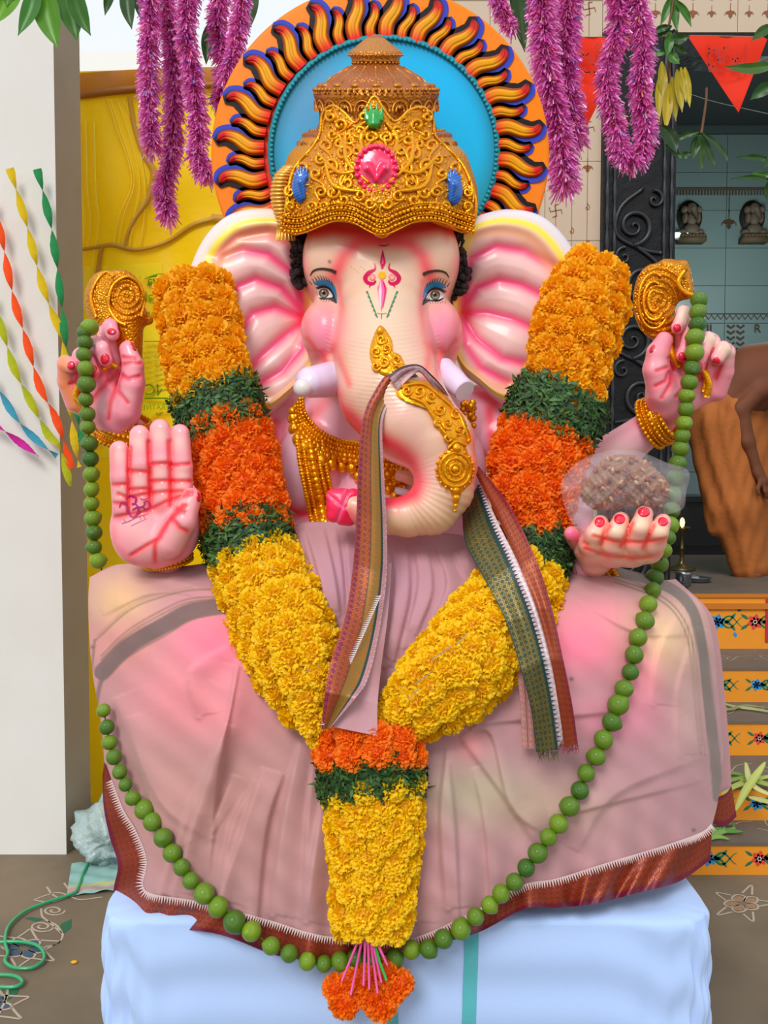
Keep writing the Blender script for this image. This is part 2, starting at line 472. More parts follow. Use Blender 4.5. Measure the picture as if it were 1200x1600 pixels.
# carving: rails and scrolls in relief
mb = MB(False); yj = DW - .055; wj = xj1 - xj0
def wtube(mb, pts, r, n=6): mb.add(tube(np.asarray(pts, float), r, n))
for fx in (.06, .16, .84, .94):
    zz = np.linspace(zland, zf, 90); wtube(mb, np.c_[np.full(90, xj0 + wj*fx), np.full(90, yj), zz], .010 + .003*np.sin(np.arange(90)*1.6), 6)
for i in range(7):
    zc = zland + .16 + i * .30; sgn = 1 if i % 2 else -1; xc = xj0 + wj * .5
    t = np.linspace(0.4, 11, 50); r_ = .012 * t * .75
    wtube(mb, np.c_[xc + sgn*.03 + sgn*r_*np.cos(t), np.full(50, yj - .004), zc + r_*np.sin(t)], np.linspace(.006, .014, 50))
    t = np.linspace(0.4, 8, 30); r_ = .008 * t * .8
    wtube(mb, np.c_[xc - sgn*.08 - sgn*r_*np.cos(t), np.full(30, yj - .004), zc + .14 + r_*np.sin(t)], np.linspace(.005, .010, 30))
    wtube(mb, catmull([(xc - sgn*.12, yj, zc - .14), (xc - sgn*.02, yj, zc - .12), (xc + sgn*.12, yj, zc - .04), (xc + sgn*.10, yj, zc + .1), (xc - sgn*.02, yj, zc + .2)], 6), .011)
mb.build('carved_scrolls', mat('granite_polish', '#24272c', 0.35, spec=.5), door)
# shrine room
room = mat('shrine_tile', '#8fa3a3', 0.25, noise=(1.5, .3, '#7f9191'))
YB = 7.6
mb = MB(False); mb.add(box((-.2, YB, .6), (4.6, YB + .1, 4.75))); wall_shrine = struct('wall_shrine', mb, mat('shrine_grout', '#5c6a6b', .8), smooth=False)
g = .003; gw, gh = .62, .42; tm = None
for i in range(8):
    for j in range(12):
        x0 = .6 + i * gw * .8; z0 = zland + j * gh * .8; c_ = np.array([x0 + gw*.4, YB - .003, z0 + gh*.4])
        if c_[0] > 4.5 or c_[2] > 4.6 or c_[0] < 1.6: continue
        if tm is None:
            b = MB(False); b.add(box((-gw*.4 + g, -.006, -gh*.4 + g), (gw*.4 - g, .006, gh*.4 - g))); o = b.build('tile', room, wall_shrine, smooth=False, origin=np.zeros(3)); tm = o.data
            o.location = (c_ - wloc(wall_shrine)).tolist()
        else: inst('tile', tm, c_, wall_shrine)
mb = MB(False); mb.add(box((.8, DW + .15, zland), (.9, YB, 4.65))); mb.add(box((4.4, DW + .15, zland - .1), (4.5, YB, 4.65))); struct('wall_inner', mb, room, smooth=False)
mb = MB(False); mb.add(box((.8, DW + .15, 4.65), (4.5, YB + .1, 4.75))); struct('ceiling', mb, mat('shrine_ceiling', '#3a3f40', .9), smooth=False)
# landing and painted steps
ochre = mat('ochre_riser', '#e0962e', 0.6, noise=(6, .35, '#c98428'))
tread = mat('grey_tread', '#6e6358', 0.7, noise=(5, .5, '#5a5149'))
steps = [(3.08, 0, .126), (3.28, .126, .264), (3.65, .264, .419), (3.96, .419, .586), (4.40, .586, .874)]
xs0, xs1 = .72, 3.4
stair = thing('stairs', None, None, (xs0, 3.08, 0)); stair['kind'] = 'structure'
for i, (d, z0, z1) in enumerate(steps):
    d1 = steps[i + 1][0] if i < 4 else YB
    b = MB(False); b.add(box((xs0, d, 0 if i == 0 else z0 - .05), (xs1 if i < 4 else 4.4, d1 + .02, z1 - .012))); b.build('riser', ochre, stair, smooth=False)
    b = MB(False); b.add(box((xs0, d - .006, z1 - .012), (xs1 if i < 4 else 4.4, d1 + .02, z1))); b.build('tread', tread, stair, smooth=False)
b = MB(False); b.add(box((xs0, 4.385, .80), (xs1, 4.41, .83))); b.add(box((xs0, 4.39, .862), (xs1, 4.41, .88))); b.build('landing_edge', mat('ochre_dark', '#b8731f', .6), stair, smooth=False)
# painted flowers on the risers
PC = {'g': mat('paint_green', '#1f6b4a', .6), 'b': mat('paint_blue', '#2f86b8', .6), 'r': mat('paint_red', '#c9453c', .6), 'w': mat('paint_white', '#e8e2d6', .6), 'n': mat('paint_navy', '#23406b', .6)}
class Flat:
    """flat painted shapes on a surface: plane given by origin o and axes u, v"""
    def __init__(s, o, u, v, off): s.o = np.array(o, float); s.u = np.array(u, float); s.v = np.array(v, float); s.off = np.array(off, float); s.mb = {}
    def g(s, k):
        if k not in s.mb: s.mb[k] = MB(False)
        return s.mb[k]
    def line(s, k, pts, r, lvl=0):
        pts = np.asarray(pts, float); T = np.gradient(pts, axis=0); T /= np.linalg.norm(T, axis=1)[:, None] + 1e-9; Nn = np.c_[-T[:, 1], T[:, 0]]
        rr = np.broadcast_to(r, (len(pts),))[:, None]; A = pts + Nn*rr; B = pts - Nn*rr; n = len(A); p = np.r_[A, B]
        s.g(k).add((s.o + p[:, :1]*s.u + p[:, 1:]*s.v + s.off*(1 + lvl), [(i, i+1, n+i+1, n+i) for i in range(n-1)]))
    def petal(s, k, x, y, ang, ln, wd, lvl=0):
        t = np.linspace(0, 1, 7); pts = np.c_[x + math.cos(ang)*ln*t, y + math.sin(ang)*ln*t]; s.line(k, pts, wd*np.sin(t**.8*math.pi*.93 + .1), lvl)
    def flower(s, k, x, y, r, n=5, c2=None, k2='w'):
        for i in range(n): s.petal(k, x, y, i*2*math.pi/n + .3, r, r*.36)
        for i in range(6): s.petal(k2, x, y, i*math.pi/3, r*.3, r*.13, 1)
    def build(s, name, parent, mats=PC):
        for k, m_ in s.mb.items(): m_.build(name, mats[k], parent, smooth=False)
for i, (d, z0, z1) in enumerate(steps):
    if i == 0 or i == 1: xo = P(1095, 1340, d)[0]
    else: xo = P(1110, 1100, d)[0]
    fl = Flat((xo, d, (z0 + z1) / 2), (1, 0, 0), (0, 0, 1), (0, -.0012, 0)); h = z1 - z0; s_ = .05 if i < 4 else .07
    for r_ in range(5):
        x = .03 + r_ * (.36 if i < 4 else .42)
        for j, kk in enumerate(('b', 'r') if i % 2 == 0 else ('r', 'b')):
            xx = x + j * (.19 if i < 4 else .2)
            if i % 2: kk2 = kk
            fl.flower(kk, xx, .0, s_ * .62, 6, k2='w' if kk != 'b' else 'n')
            t = np.linspace(0, 1, 12)
            for sg in (1, -1):
                fl.line('g', np.c_[xx + .02 + t * s_ * 1.7, sg * s_ * .45 * np.sin(t * 4.5)], .005 * (1.2 - t))
                fl.petal('g', xx + s_ * 1.0, sg * s_ * .2, sg * .9, s_ * .6, s_ * .12); fl.petal('g', xx + s_ * .5, -sg * s_ * .1, sg * .5, s_ * .7, s_ * .13)
                fl.petal('g', xx - s_ * .5, sg * s_ * .2, math.pi - sg * .6, s_ * .7, s_ * .12)
            if i == 4: fl.petal('n', xx - .09, .055, 1.2, .035, .012); fl.petal('b', xx + .09, -.055, -1.2, .03, .01)
    fl.build('painted_flowers', stair)
b = MB(False); xr = P(1196, 960, 4.4)[0]; b.add(box((xr, 4.392, P(0, 1003, 4.4)[2]), (xr + .3, 4.4, P(0, 936, 4.4)[2]))); b.build('painted_panel', mat('panel_red', '#a82a32', .6), stair, smooth=False)

# chalk drawings on the floor and treads
chalk = {'w': mat('chalk_white', '#b3a494', .9), 'b': mat('chalk_blue', '#3d5568', .9), 'g': mat('chalk_green', '#2c6146', .9), 'o': mat('chalk_tan', '#97795e', .9)}
def fpx(pts): return np.array([floor_pt(a, b_)[:2] for a, b_ in pts])
fl = Flat((0, 0, 0), (1, 0, 0), (0, 1, 0), (0, 0, .0012))
def chalkline(pts, r=.0035): fl.line('w', catmull(fpx(pts), 6), r)
def fleaf(k, pts):
    p = fpx(pts); c = p.mean(0); n = len(p); V = np.r_[np.c_[p, np.full(n, .0011)], [[c[0], c[1], .0011]]]; fl.g(k).add((V, [(i, (i+1) % n, n) for i in range(n)]))
for c_, r_ in (((37, 1482), 32), ((-20, 1570), 36)):
    for i in range(6):
        a = i * math.pi / 3 + .2; fleaf('b', [(c_[0] + math.cos(a + da) * r_ * rr * .95, c_[1] + math.sin(a + da) * r_ * .45 * rr) for da, rr in ((0, .2), (-.4, .7), (-.2, 1), (.2, 1), (.4, .7))])
        chalkline([(c_[0] + math.cos(a + da) * r_ * rr, c_[1] + math.sin(a + da) * r_ * .48 * rr) for da, rr in ((-.5, .3), (-.45, .8), (0, 1.12), (.45, .8), (.5, .3))])
        chalkline([(c_[0] + math.cos(a + .5 + da) * r_ * rr, c_[1] + math.sin(a + .5 + da) * r_ * .5 * rr) for da, rr in ((-.45, 1.1), (-.15, 1.5), (0, 1.9), (.15, 1.5), (.45, 1.1))])
t = np.linspace(0, 11, 30)
chalkline([(65 + 20*math.cos(a)*(1 - a/13), 1448 + 9*math.sin(a)*(1 - a/13)) for a in t[::2]]); chalkline([(84 + 18*math.cos(a)*(1 - a/13), 1423 + 8*math.sin(a)*(1 - a/13)) for a in t[::2]])
chalkline([(64, 1420), (66, 1432), (75, 1440), (92, 1455), (98, 1462), (90, 1475), (70, 1480)]); chalkline([(75, 1440), (88, 1446), (97, 1458)])
fleaf('g', [(90, 1452), (97, 1443), (112, 1436), (111, 1450), (101, 1458)]); fleaf('g', [(38, 1435), (50, 1433), (70, 1437), (55, 1440)])
chalkline([(52, 1407), (70, 1400), (90, 1395), (108, 1400), (125, 1406), (160, 1402)]); chalkline([(52, 1407), (80, 1410), (100, 1404), (120, 1395), (150, 1392)]); chalkline([(73, 1386), (82, 1398), (95, 1405)])
chalkline([(100, 1380), (108, 1390), (120, 1398)]); fleaf('g', [(2, 1560), (12, 1548), (30, 1540), (28, 1552), (14, 1562)]); chalkline([(0, 1580), (10, 1560), (12, 1540)])
c_ = (1160, 1412); r_ = 26
for i in range(5):
    a = i * 2 * math.pi / 5 + .6
    fleaf('o', [(c_[0] + math.cos(a + da) * r_ * rr, c_[1] + math.sin(a + da) * r_ * .45 * rr) for da, rr in ((0, .15), (-.45, .7), (-.2, 1), (.2, 1), (.45, .7))])
    chalkline([(c_[0] + math.cos(a + da) * r_ * rr, c_[1] + math.sin(a + da) * r_ * .5 * rr) for da, rr in ((-.6, .3), (-.5, .85), (0, 1.1), (.5, .85), (.6, .3))])
    chalkline([(c_[0] + math.cos(a + .63 + da) * r_ * rr, c_[1] + math.sin(a + .63 + da) * r_ * .6 * rr) for da, rr in ((-.3, 1.05), (0, 1.9), (.3, 1.05))])
fl.build('chalk_drawing', floor, chalk)
for (d, z1) in ((4.10, .586), (3.75, .419), (3.42, .264), (3.15, .126)):
    fl = Flat((P(1140, 1100, d)[0], d, z1), (1, 0, 0), (0, 1, 0), (0, 0, .0012))
    for i in range(4):
        x0 = i * .22; t = np.linspace(0, 8, 18); fl.line('w', np.c_[x0 + .04*np.cos(t)*(1 - t/10), .08 + .07*np.sin(t)*(1 - t/10)], .0022); fl.line('w', catmull([(x0 - .08, .05), (x0, .01), (x0 + .08, .1), (x0 + .15, .12)], 5), .0022)
    fl.build('chalk_drawing', stair, chalk)

# ------------------------------------------------------------------ yellow tarpaulin of opened fertiliser sacks
DT = 3.72
tarp_root = thing('tarpaulin', 'yellow translucent sheet of opened plastic sacks hanging behind the white pillar', 'tarpaulin', P(230, 1240, DT))
ym = mat('yellow_plastic', '#ffd600', 0.5, noise=(1.3, 0.8, '#ffc800'), transl=0.2, spec=.25, bump=('noise', 9, .3, .02))
def tarpd(x, y): return DT + .03*np.sin(x*.021 + y*.006) + .02*np.sin(x*.05 - y*.013) + .012*np.sin(y*.031 + x*.01)
gx, gy = np.meshgrid(np.linspace(85, 470, 70), np.linspace(112, 1262, 150), indexing='ij')
gy2 = gy + np.where(gy < 130, (gx - 112) * -.03, 0) + np.where(gy > 1240, 8*np.sin(gx*.09) - 12, 0)
link_mesh('sheet', P(gx, gy2, tarpd(gx, gy)).reshape(-1, 3), gridf(70, 150), ym, tarp_root)
def tribbon(name, pts, w0, m, off=.012, par=tarp_root):
    pts = catmull(pts, 8); w_ = np.interp(np.linspace(0, 1, len(pts)), np.linspace(0, 1, len(w0)), w0)
    T = np.gradient(pts, axis=0); T /= np.linalg.norm(T, axis=1)[:, None]; Nn = np.c_[-T[:, 1], T[:, 0]]
    A = pts + Nn*w_[:, None]/2; B = pts - Nn*w_[:, None]/2; V = []
    for t in (0, .33, .66, 1):
        q_ = A*(1-t) + B*t; V.append(P(q_[:, 0], q_[:, 1], tarpd(q_[:, 0], q_[:, 1]) - off - (.006 if t in (.33, .66) else 0)))
    V = np.stack(V, 1).reshape(-1, 3); return link_mesh(name, V, gridf(len(pts), 4), m, par)
dm = mat('folded_plastic', '#c98a10', 0.45, noise=(5, .5, '#a86d0c'), transl=.25)
tribbon('hem', [(108, 137), (200, 128), (320, 122), (460, 118)], [42, 38, 34, 30], dm); tribbon('hem_seam', [(108, 150), (200, 139), (330, 132), (460, 126)], [10, 10, 9, 9], mat('seam_brown', '#95600f', .6), .022)
tribbon('fold_or_shadow', [(202, 150), (208, 190), (222, 235), (240, 270), (232, 310), (212, 340), (200, 365), (195, 385)], [7, 8, 10, 12, 8, 6, 6], mat('shadow_ochre', '#b98d1e', .5))  # these ochre ribbons paint in the shadows of sticks behind the sheet
tribbon('fold_or_shadow', [(108, 392), (140, 388), (175, 383), (215, 390), (260, 378), (300, 352), (340, 340)], [5, 6, 8, 6, 8, 8], mat('shadow_ochre'))
tribbon('fold_or_shadow', [(160, 385), (156, 400), (152, 440)], [6, 8, 8], mat('shadow_ochre'))
tribbon('fold_or_shadow', [(330, 340), (400, 345), (440, 340)], [12, 12, 12], mat('shadow_ochre'))
pale = mat('pale_seam', '#ffe45a', .5)
for o_ in (0, 9, 22): tribbon('woven_line', [(125 + o_, 190), (128 + o_, 300), (133 + o_, 350), (125 + o_, 400), (122 + o_, 460)], [1.6, 1.6], pale, .008)
for o_ in (0, 7, 24, 40): tribbon('woven_line', [(168 + o_*.6, 155), (182 + o_*.7, 200), (206 + o_*.5, 280), (185 + o_, 340), (178 + o_, 385)], [1.6, 1.6], pale, .008)
# mirrored green print of the sacks
gp = mat('green_print', '#6f9a08', .7, spec=.2); 
def text_mesh(name, body, m, px, py, d, hpx, mirror=False, parent=None, off=0.0, tilt=0.0):
    cu = bpy.data.curves.new('lettering', 'FONT'); cu.body = body; cu.size = 1; cu.extrude = .01
    to = bpy.data.objects.new('lettering', cu); col.objects.link(to)
    dg = bpy.context.evaluated_depsgraph_get(); dg.update(); me = bpy.data.meshes.new_from_object(to.evaluated_get(dg))
    bpy.data.objects.remove(to); V = np.array([v.co[:] for v in me.vertices]); Fc = [tuple(p.vertices) for p in me.polygons]
    bpy.data.meshes.remove(me)
    k = hpx / .7
    x = V[:, 0] * k * (-1 if mirror else 1); y = -V[:, 1] * k; c, s_ = math.cos(tilt), math.sin(tilt)
    Vw = P(px + x*c - y*s_, py + x*s_ + y*c, d - V[:, 2] * .1)
    return link_mesh(name, Vw, Fc, m, parent, smooth=False)
for body, px, py, h in (('Bhartiya', 300, 445, 15), ('Urvarak', 290, 470, 15), ('Pariyojna', 305, 497, 15), ('IFFCO'[2:] , 262, 617, 17), ('COOPERATIVE LTD', 297, 640, 8), ('INDIA', 262, 649, 5)):
    if body == 'FCO': body = 'NCO'
    text_mesh('printed_text', body, gp, px, py, float(tarpd(px - 30, py)) - .03, h, True, tarp_root)
for k in range(9): text_mesh('printed_text', ('net weight when packed' if k % 2 else 'maximum retail price and date'), mat('faint_print', '#b9a21c', .6), 262, 545 + k*8, float(tarpd(240, 545 + 8*k)) - .03, 4, True, tarp_root)
tribbon('printed_rule', [(226, 622), (245, 622), (262, 622)], [2.5, 2.5], gp, .03)
tribbon('printed_mark', [(226, 436), (240, 431), (258, 429), (270, 431)], [1, 5, 1], gp, .03)
tribbon('printed_block', [(225, 533), (245, 533), (262, 533)], [2, 2], mat('faint_print'), .03)
tribbon('printed_panel', [(118, 565), (180, 565), (262, 560)], [300, 300], mat('lemon_plastic', '#ffe628', .5, transl=.2, spec=.25), .004)
# pole holding up the sheet
b = MB(False); b.add(tube([P(104, 124, DT + .06), P(470, 112, DT + .06)], .012, 8)); b.build('support_rod', mat('bamboo', '#a8752a', .6), tarp_root)
# ================================================================== THE IDOL
skin = mat('painted_plaster', '#f2b9b4', 0.34, attr=True, coat=0.22, coat_r=.12, spec=.4)
gold = mat('gold_paint', '#dd940e', 0.26, metal=0.65, attr=False, bump=('voronoi', 170, 0.7, 0.004), noise=(45, .6, '#b06c08'))
gold_s = mat('gold_relief', '#eda818', 0.2, metal=0.62, bump=('noise', 160, 0.45, 0.004), noise=(60, .45, '#cf8a0a'))
goldc = mat('gold_painted_attr', '#cccccc', 0.32, metal=0.45, attr=True, bump=('voronoi', 150, 0.6, 0.004))
idol = thing('deity_idol', 'large pink elephant-headed deity idol with gold crown seated on white cloth pedestal', 'idol', P(600, 1400, D0))

def solid(name, fn, h, m, base, paint=None, parent=idol, disp=None, lo=None, hi=None, smooth_it=0):
    V, Fc = surfnet(fn, h, lo, hi); Nn = normals(V, Fc)
    if disp is not None: V = V + disp(V, Nn)
    C = np.tile(lin(base), (len(V), 1))
    if paint: paint(C, V, Nn)
    return link_mesh(name, Q(V), Fc, m, parent, C)

HOT, ROSE, CREAMC, LILAC = '#f4265c', '#fb6f95', '#f6ddcb', '#e9c6dc'
# ---- head with trunk
trunk = [(600, 440, 45, 60), (599, 500, 78, 64), (600, 555, 100, 74), (610, 612, 128, 77), (640, 655, 150, 68), (682, 690, 160, 58), (695, 728, 165, 49), (694, 764, 168, 45), (674, 794, 170, 41), (638, 807, 172, 31), (602, 807, 172, 27), (568, 798, 172, 24), (552, 792, 172, 22)]
headf = union([ell((595, 425, -25), (120, 135, 105)), ell((596, 405, 10), (116, 95, 80)), ell((528, 400, 40), (52, 70, 44)), ell((664, 400, 40), (50, 70, 44)),
               (ell((510, 516, 42), (40, 50, 50)), 14), (ell((684, 516, 42), (38, 50, 50)), 14)] + [(c, 20) for c in chain(trunk[:6])] + [(c, 9) for c in chain(trunk[5:])] +
              [(cap((517, 545, 58), (538, 612, 95), 15, 13), 7), (cap((677, 545, 62), (684, 600, 98), 15, 12), 7), (cap((500, 560, 30), (520, 585, 60), 16, 18), 14), (cap((700, 550, 30), (690, 590, 60), 14, 18), 14)], 24)
def head_paint(C, V, Nn):
    f = np.clip(Nn[:, 2] * 2 + .3, 0, 1)
    base = lin('#e8c0a8')
    blend(C, np.ones(len(C)), base)
    blob(C, V, (598, 500), (52, 90), '#e2c8ae', .9, f)
    # airbrushed borders of the trunk and forehead
    stroke(C, V, [(482, 362), (520, 356), (560, 362), (594, 372), (640, 360), (690, 350), (712, 362)], '#fa4040', 14, .95)
    stroke(C, V, [(590, 372), (560, 378), (538, 398), (522, 432)], '#f45a64', 13, .9); stroke(C, V, [(600, 372), (640, 380), (660, 400), (671, 432)], '#f45a64', 13, .9)
    stroke(C, V, [(474, 410), (474, 450), (478, 520), (497, 560)], '#f8868c', 9, .6); stroke(C, V, [(716, 410), (720, 450), (716, 520), (702, 560)], '#f8868c', 9, .7)
    for c in ((505, 515), (690, 512)): blob(C, V, c, (34, 44), '#fa7d98', .85, f); blob(C, V, (c[0], c[1] + 6), (22, 26), '#fb9cb4', .7, f)
    stroke(C, V, [(530, 440), (534, 480), (530, 520), (524, 545)], '#f47a80', 5, .7); stroke(C, V, [(660, 440), (657, 480), (662, 520), (672, 545)], '#f47a80', 5, .7)
    stroke(C, V, [(480, 528), (495, 548), (515, 552), (528, 540)], '#e0604a', 4, .7); stroke(C, V, [(664, 535), (680, 552), (700, 548), (712, 530)], '#e0604a', 4, .6)
    for l in ([(505, 548), (512, 580), (520, 600), (524, 620)], [(522, 540), (533, 570), (545, 600)]): stroke(C, V, l, '#f25f6c', 6, .85)
    for l in ([(690, 545), (684, 575), (680, 600)], [(672, 540), (668, 570), (664, 596)]): stroke(C, V, l, '#f25f6c', 6, .85)
    stroke(C, V, [(520, 620), (535, 645), (560, 670), (590, 684), (622, 700), (645, 718), (656, 750), (646, 772), (612, 784), (575, 784)], '#f41f50', 15, .9)
    stroke(C, V, [(516, 600), (530, 640), (556, 664)], '#f85a6c', 12, .7)
    stroke(C, V, [(588, 822), (560, 815), (545, 800)], '#f05a70', 10, .7)
    stroke(C, V, [(620, 640), (650, 690), (672, 740)], '#f7c0bd', 22, .45, f)
    stroke(C, V, [(741, 650), (742, 700), (741, 745), (728, 790)], '#f37b68', 7, .8)
    stroke(C, V, [(728, 770), (700, 815), (650, 835), (600, 832)], '#ecc9a2', 18, .8)
    stroke(C, V, [(540, 500), (530, 560), (540, 620)], '#f9b7a5', 14, .4, f); stroke(C, V, [(655, 500), (668, 560), (690, 610)], '#f9b7a5', 12, .4, f)
    for (x, y) in ((515, 409),): blob(C, V, (x, y), (2.5, 2.5), '#3a2018', 1)
def head_disp(V, Nn):
    d = np.zeros_like(V); x, y = V[:, 0], V[:, 1]
    m1 = np.exp(-((y - 570) / 75) ** 4) * np.clip(Nn[:, 2], 0, 1)
    d[:, 2] += 0.5 * np.sin(y * .95 + .002 * (x - 600) ** 2) * m1 * (np.abs(x - 598) < 90)
    ang = np.arctan2(y - 745, x - 610); m2 = np.clip((x - 620) / 30, 0, 1) * np.clip((y - 700) / 40, 0, 1)
    d += Nn * (0.4 * np.sin(ang * 60) * m2)[:, None]
    for (cx, cy, rx, ry) in ((506, 457, 24, 18), (679, 459, 22, 18)):
        g = np.exp(-(((x - cx) / rx) ** 2 + ((y - cy) / ry) ** 2)); d[:, 2] -= 7 * g * np.clip(Nn[:, 2], 0, 1)
    return d
head = solid('head', headf, 2.4, skin, '#f3d6c4', head_paint, disp=head_disp)
def hq(x, y):
    q_ = surf_q(headf, x, y); x = np.asarray(x, float); y = np.asarray(y, float)
    for (cx, cy, rx, ry) in ((506, 457, 24, 18), (679, 459, 22, 18)): q_ = q_ - 6.0 * np.exp(-(((x - cx) / rx) ** 2 + ((y - cy) / ry) ** 2))
    return q_

# flat paint laid on a solid: ribbons and discs that follow its surface
def dribbon(mb, pts, wd, c, qf, lift=.8, n=6, m=3):
    pts = catmull(np.asarray(pts, float), n) if len(pts) > 2 else resample(pts, n)
    wv = np.interp(np.linspace(0, 1, len(pts)), np.linspace(0, 1, len(wd)), wd)
    T = np.gradient(pts, axis=0); T /= np.linalg.norm(T, axis=1)[:, None] + 1e-9; Nn = np.c_[-T[:, 1], T[:, 0]]
    A = pts + Nn * wv[:, None] / 2; B = pts - Nn * wv[:, None] / 2
    V, Fc, uv = strip(A, B, m); V = V.reshape(-1, 2); mb.add((np.c_[V, qf(V[:, 0], V[:, 1]) + lift], Fc), lin(c))
def ddisc(mb, c, r, colr, qf, lift=.8, rot=0.0, outline=None, rings=5, n=28, col2=None):
    t = np.arange(n) * 2 * math.pi / n
    o = np.c_[np.cos(t) * r[0], np.sin(t) * r[1]] if outline is None else catmull(outline, 4, True) - np.array(c)
    ca, sa = math.cos(rot), math.sin(rot); o = np.c_[o[:, 0]*ca - o[:, 1]*sa, o[:, 0]*sa + o[:, 1]*ca] + np.array(c); n = len(o)
    V = [np.array([c], float)] + [np.array(c) + (o - np.array(c)) * k / rings for k in range(1, rings + 1)]; V = np.concatenate(V)
    f = [(0, 1 + (i+1) % n, 1 + i) for i in range(n)] + [(1 + k*n + i, 1 + k*n + (i+1) % n, 1 + (k+1)*n + (i+1) % n, 1 + (k+1)*n + i) for k in range(rings - 1) for i in range(n)]
    C = np.tile(lin(colr), (len(V), 1))
    if col2: 
        k = np.r_[0, np.repeat(np.arange(1, rings + 1), n)] / rings; C = C * (k**1.5)[:, None] + lin(col2) * (1 - k**1.5)[:, None]
    mb.add((np.c_[V, qf(V[:, 0], V[:, 1]) + lift], f), C)
paintm = mat('face_paint', '#ffffff', 0.3, attr=True, coat=.4)
for side, (cx, cy) in (('l', (506, 457)), ('r', (680, 460))):
    s_ = 1 if side == 'l' else -1; X = lambda x: cx + s_ * x
    mb = MB()
    # s_ = 1: inner corner toward the right
    lid = [(X(-19), cy - 4), (X(-14), cy - 15), (X(0), cy - 20), (X(12), cy - 15), (X(19), cy - 3), (X(21), cy + 14), (X(12), cy + 2), (X(0), cy - 8), (X(-12), cy - 5)]
    ddisc(mb, (cx, cy - 7), None, '#1e8fc0', hq, 1.0, outline=[(a, b) for a, b in [(X(-20), cy-3), (X(-15), cy-15), (X(-2), cy-20), (X(11), cy-16), (X(18), cy-5), (X(20), cy+15), (X(10), cy+2), (X(-4), cy+3), (X(-14), cy+1)]], col2='#1b6fa8')
    ddisc(mb, (cx - s_*1, cy + 1), None, '#15110f', hq, 1.6, outline=[(X(-20), cy - 2), (X(-12), cy - 8), (X(0), cy - 11), (X(10), cy - 6), (X(17), cy + 6), (X(20), cy + 17), (X(8), cy + 10), (X(-4), cy + 11), (X(-13), cy + 7)])
    ddisc(mb, (cx - s_*1, cy + 2), None, '#f1e9e6', hq, 2.1, outline=[(X(-15), cy + 1), (X(-8), cy - 5), (X(1), cy - 7), (X(9), cy - 3), (X(14), cy + 6), (X(8), cy + 8), (X(-3), cy + 8), (X(-10), cy + 6)])
    mb.build('eye', paintm, head)
    mb = MB(); ddisc(mb, (cx + s_*0, cy + 1), (7.6, 7.6), '#2c2a28', hq, 2.5, col2='#6b6a60'); ddisc(mb, (cx, cy + 1), (6.3, 6.3), '#77746a', hq, 2.8, col2='#a59c85'); ddisc(mb, (cx, cy + 1), (2.6, 2.6), '#0b0a0a', hq, 3.1); ddisc(mb, (cx - 2, cy - 2), (1.4, 1.4), '#ffffff', hq, 3.4)
    mb.build('iris', paintm, head)
    mb = MB()
    dribbon(mb, [(X(-22), cy - 26), (X(-16), cy - 34), (X(-4), cy - 37), (X(10), cy - 35), (X(19), cy - 31)], [1, 3, 3.6, 4.6, 5.5], '#3d2a1a', hq, 1.2)
    for k in range(9):
        x0 = -19 + k * 4; y0 = -6 - 12 * math.sin((k + 1) / 10 * math.pi); dx = -5 + k * .4
        dribbon(mb, [(X(x0), cy + y0 - 2), (X(x0 + dx * .4), cy + y0 - 6), (X(x0 + dx), cy + y0 - 9)], [1.2, 1, .3], '#1a1412', hq, 1.4, 3)
        x1 = -15 + k * 4; dribbon(mb, [(X(x1), cy + 10), (X(x1 - 1), cy + 12), (X(x1 - 2), cy + 14.5)], [.8, .6, .3], '#1a1412', hq, 1.4, 3)
    mb.build('brow_and_lashes', paintm, head)
# forehead mark
mb = MB()
M_ = '#c01455'
dribbon(mb, [(598, 390), (598, 400), (598, 410), (597, 420)], [.6, 5, 9, 2], M_, hq, 1.2); dribbon(mb, [(598, 402), (598, 412)], [1, 3], '#e96a9a', hq, 1.7)
for s_ in (-1, 1):
    X = lambda x: 597 + s_ * x * 1.1
    dribbon(mb, [(X(11), 411), (X(10), 420), (X(19), 426), (X(24), 434), (X(21), 441), (X(13), 443), (X(9), 438)], [1, 3, 6, 7, 6, 5, 2], M_, hq, 1.2)
    ddisc(mb, (X(14), 433), (5, 5), '#e0559a', hq, 1.7, col2='#f2c27a'); dribbon(mb, [(X(9), 440), (X(17), 446), (X(18), 450)], [3, 2, .6], M_, hq, 1.2)
    for k in range(6): dribbon(mb, [(X(22 - k*2.5), 455 + k*7), (X(19 - k*2.5), 461 + k*7)], [3.4, 1.4], '#1f7a55', hq, 1.2, 3)
ddisc(mb, (597, 430), (6, 6), '#e9b23c', hq, 1.5)
dribbon(mb, [(597, 436), (597, 450), (597, 462), (596, 475), (596, 486)], [3, 15, 11, 4, .6], '#f06a9b', hq, 1.2); dribbon(mb, [(595, 440), (594, 455), (595, 480)], [1, 5, 1], '#f8c6d2', hq, 1.7); dribbon(mb, [(599, 440), (602, 455), (598, 480)], [1, 3, 1], M_, hq, 1.7)
dribbon(mb, [(589, 489), (597, 490), (604, 489)], [.7, .7, .7], '#7a6a50', hq, 1.2); dribbon(mb, [(592, 383), (600, 384), (608, 382)], [1, 2, 1], '#5a4a3a', hq, 1.2); dribbon(mb, [(596, 490), (596, 498)], [1.5, 1], '#1f7a55', hq, 1.2)
mb.build('forehead_mark', paintm, head)
# signature-free scuffs
mb = MB(); 
for k in range(7): dribbon(mb, [(548 + k*5, 415 + (k % 3)*4), (550 + k*5, 418 + (k % 3)*4)], [.6, .6], '#c7a894', hq, 1.0, 3)
mb.build('scuff_marks', paintm, head)

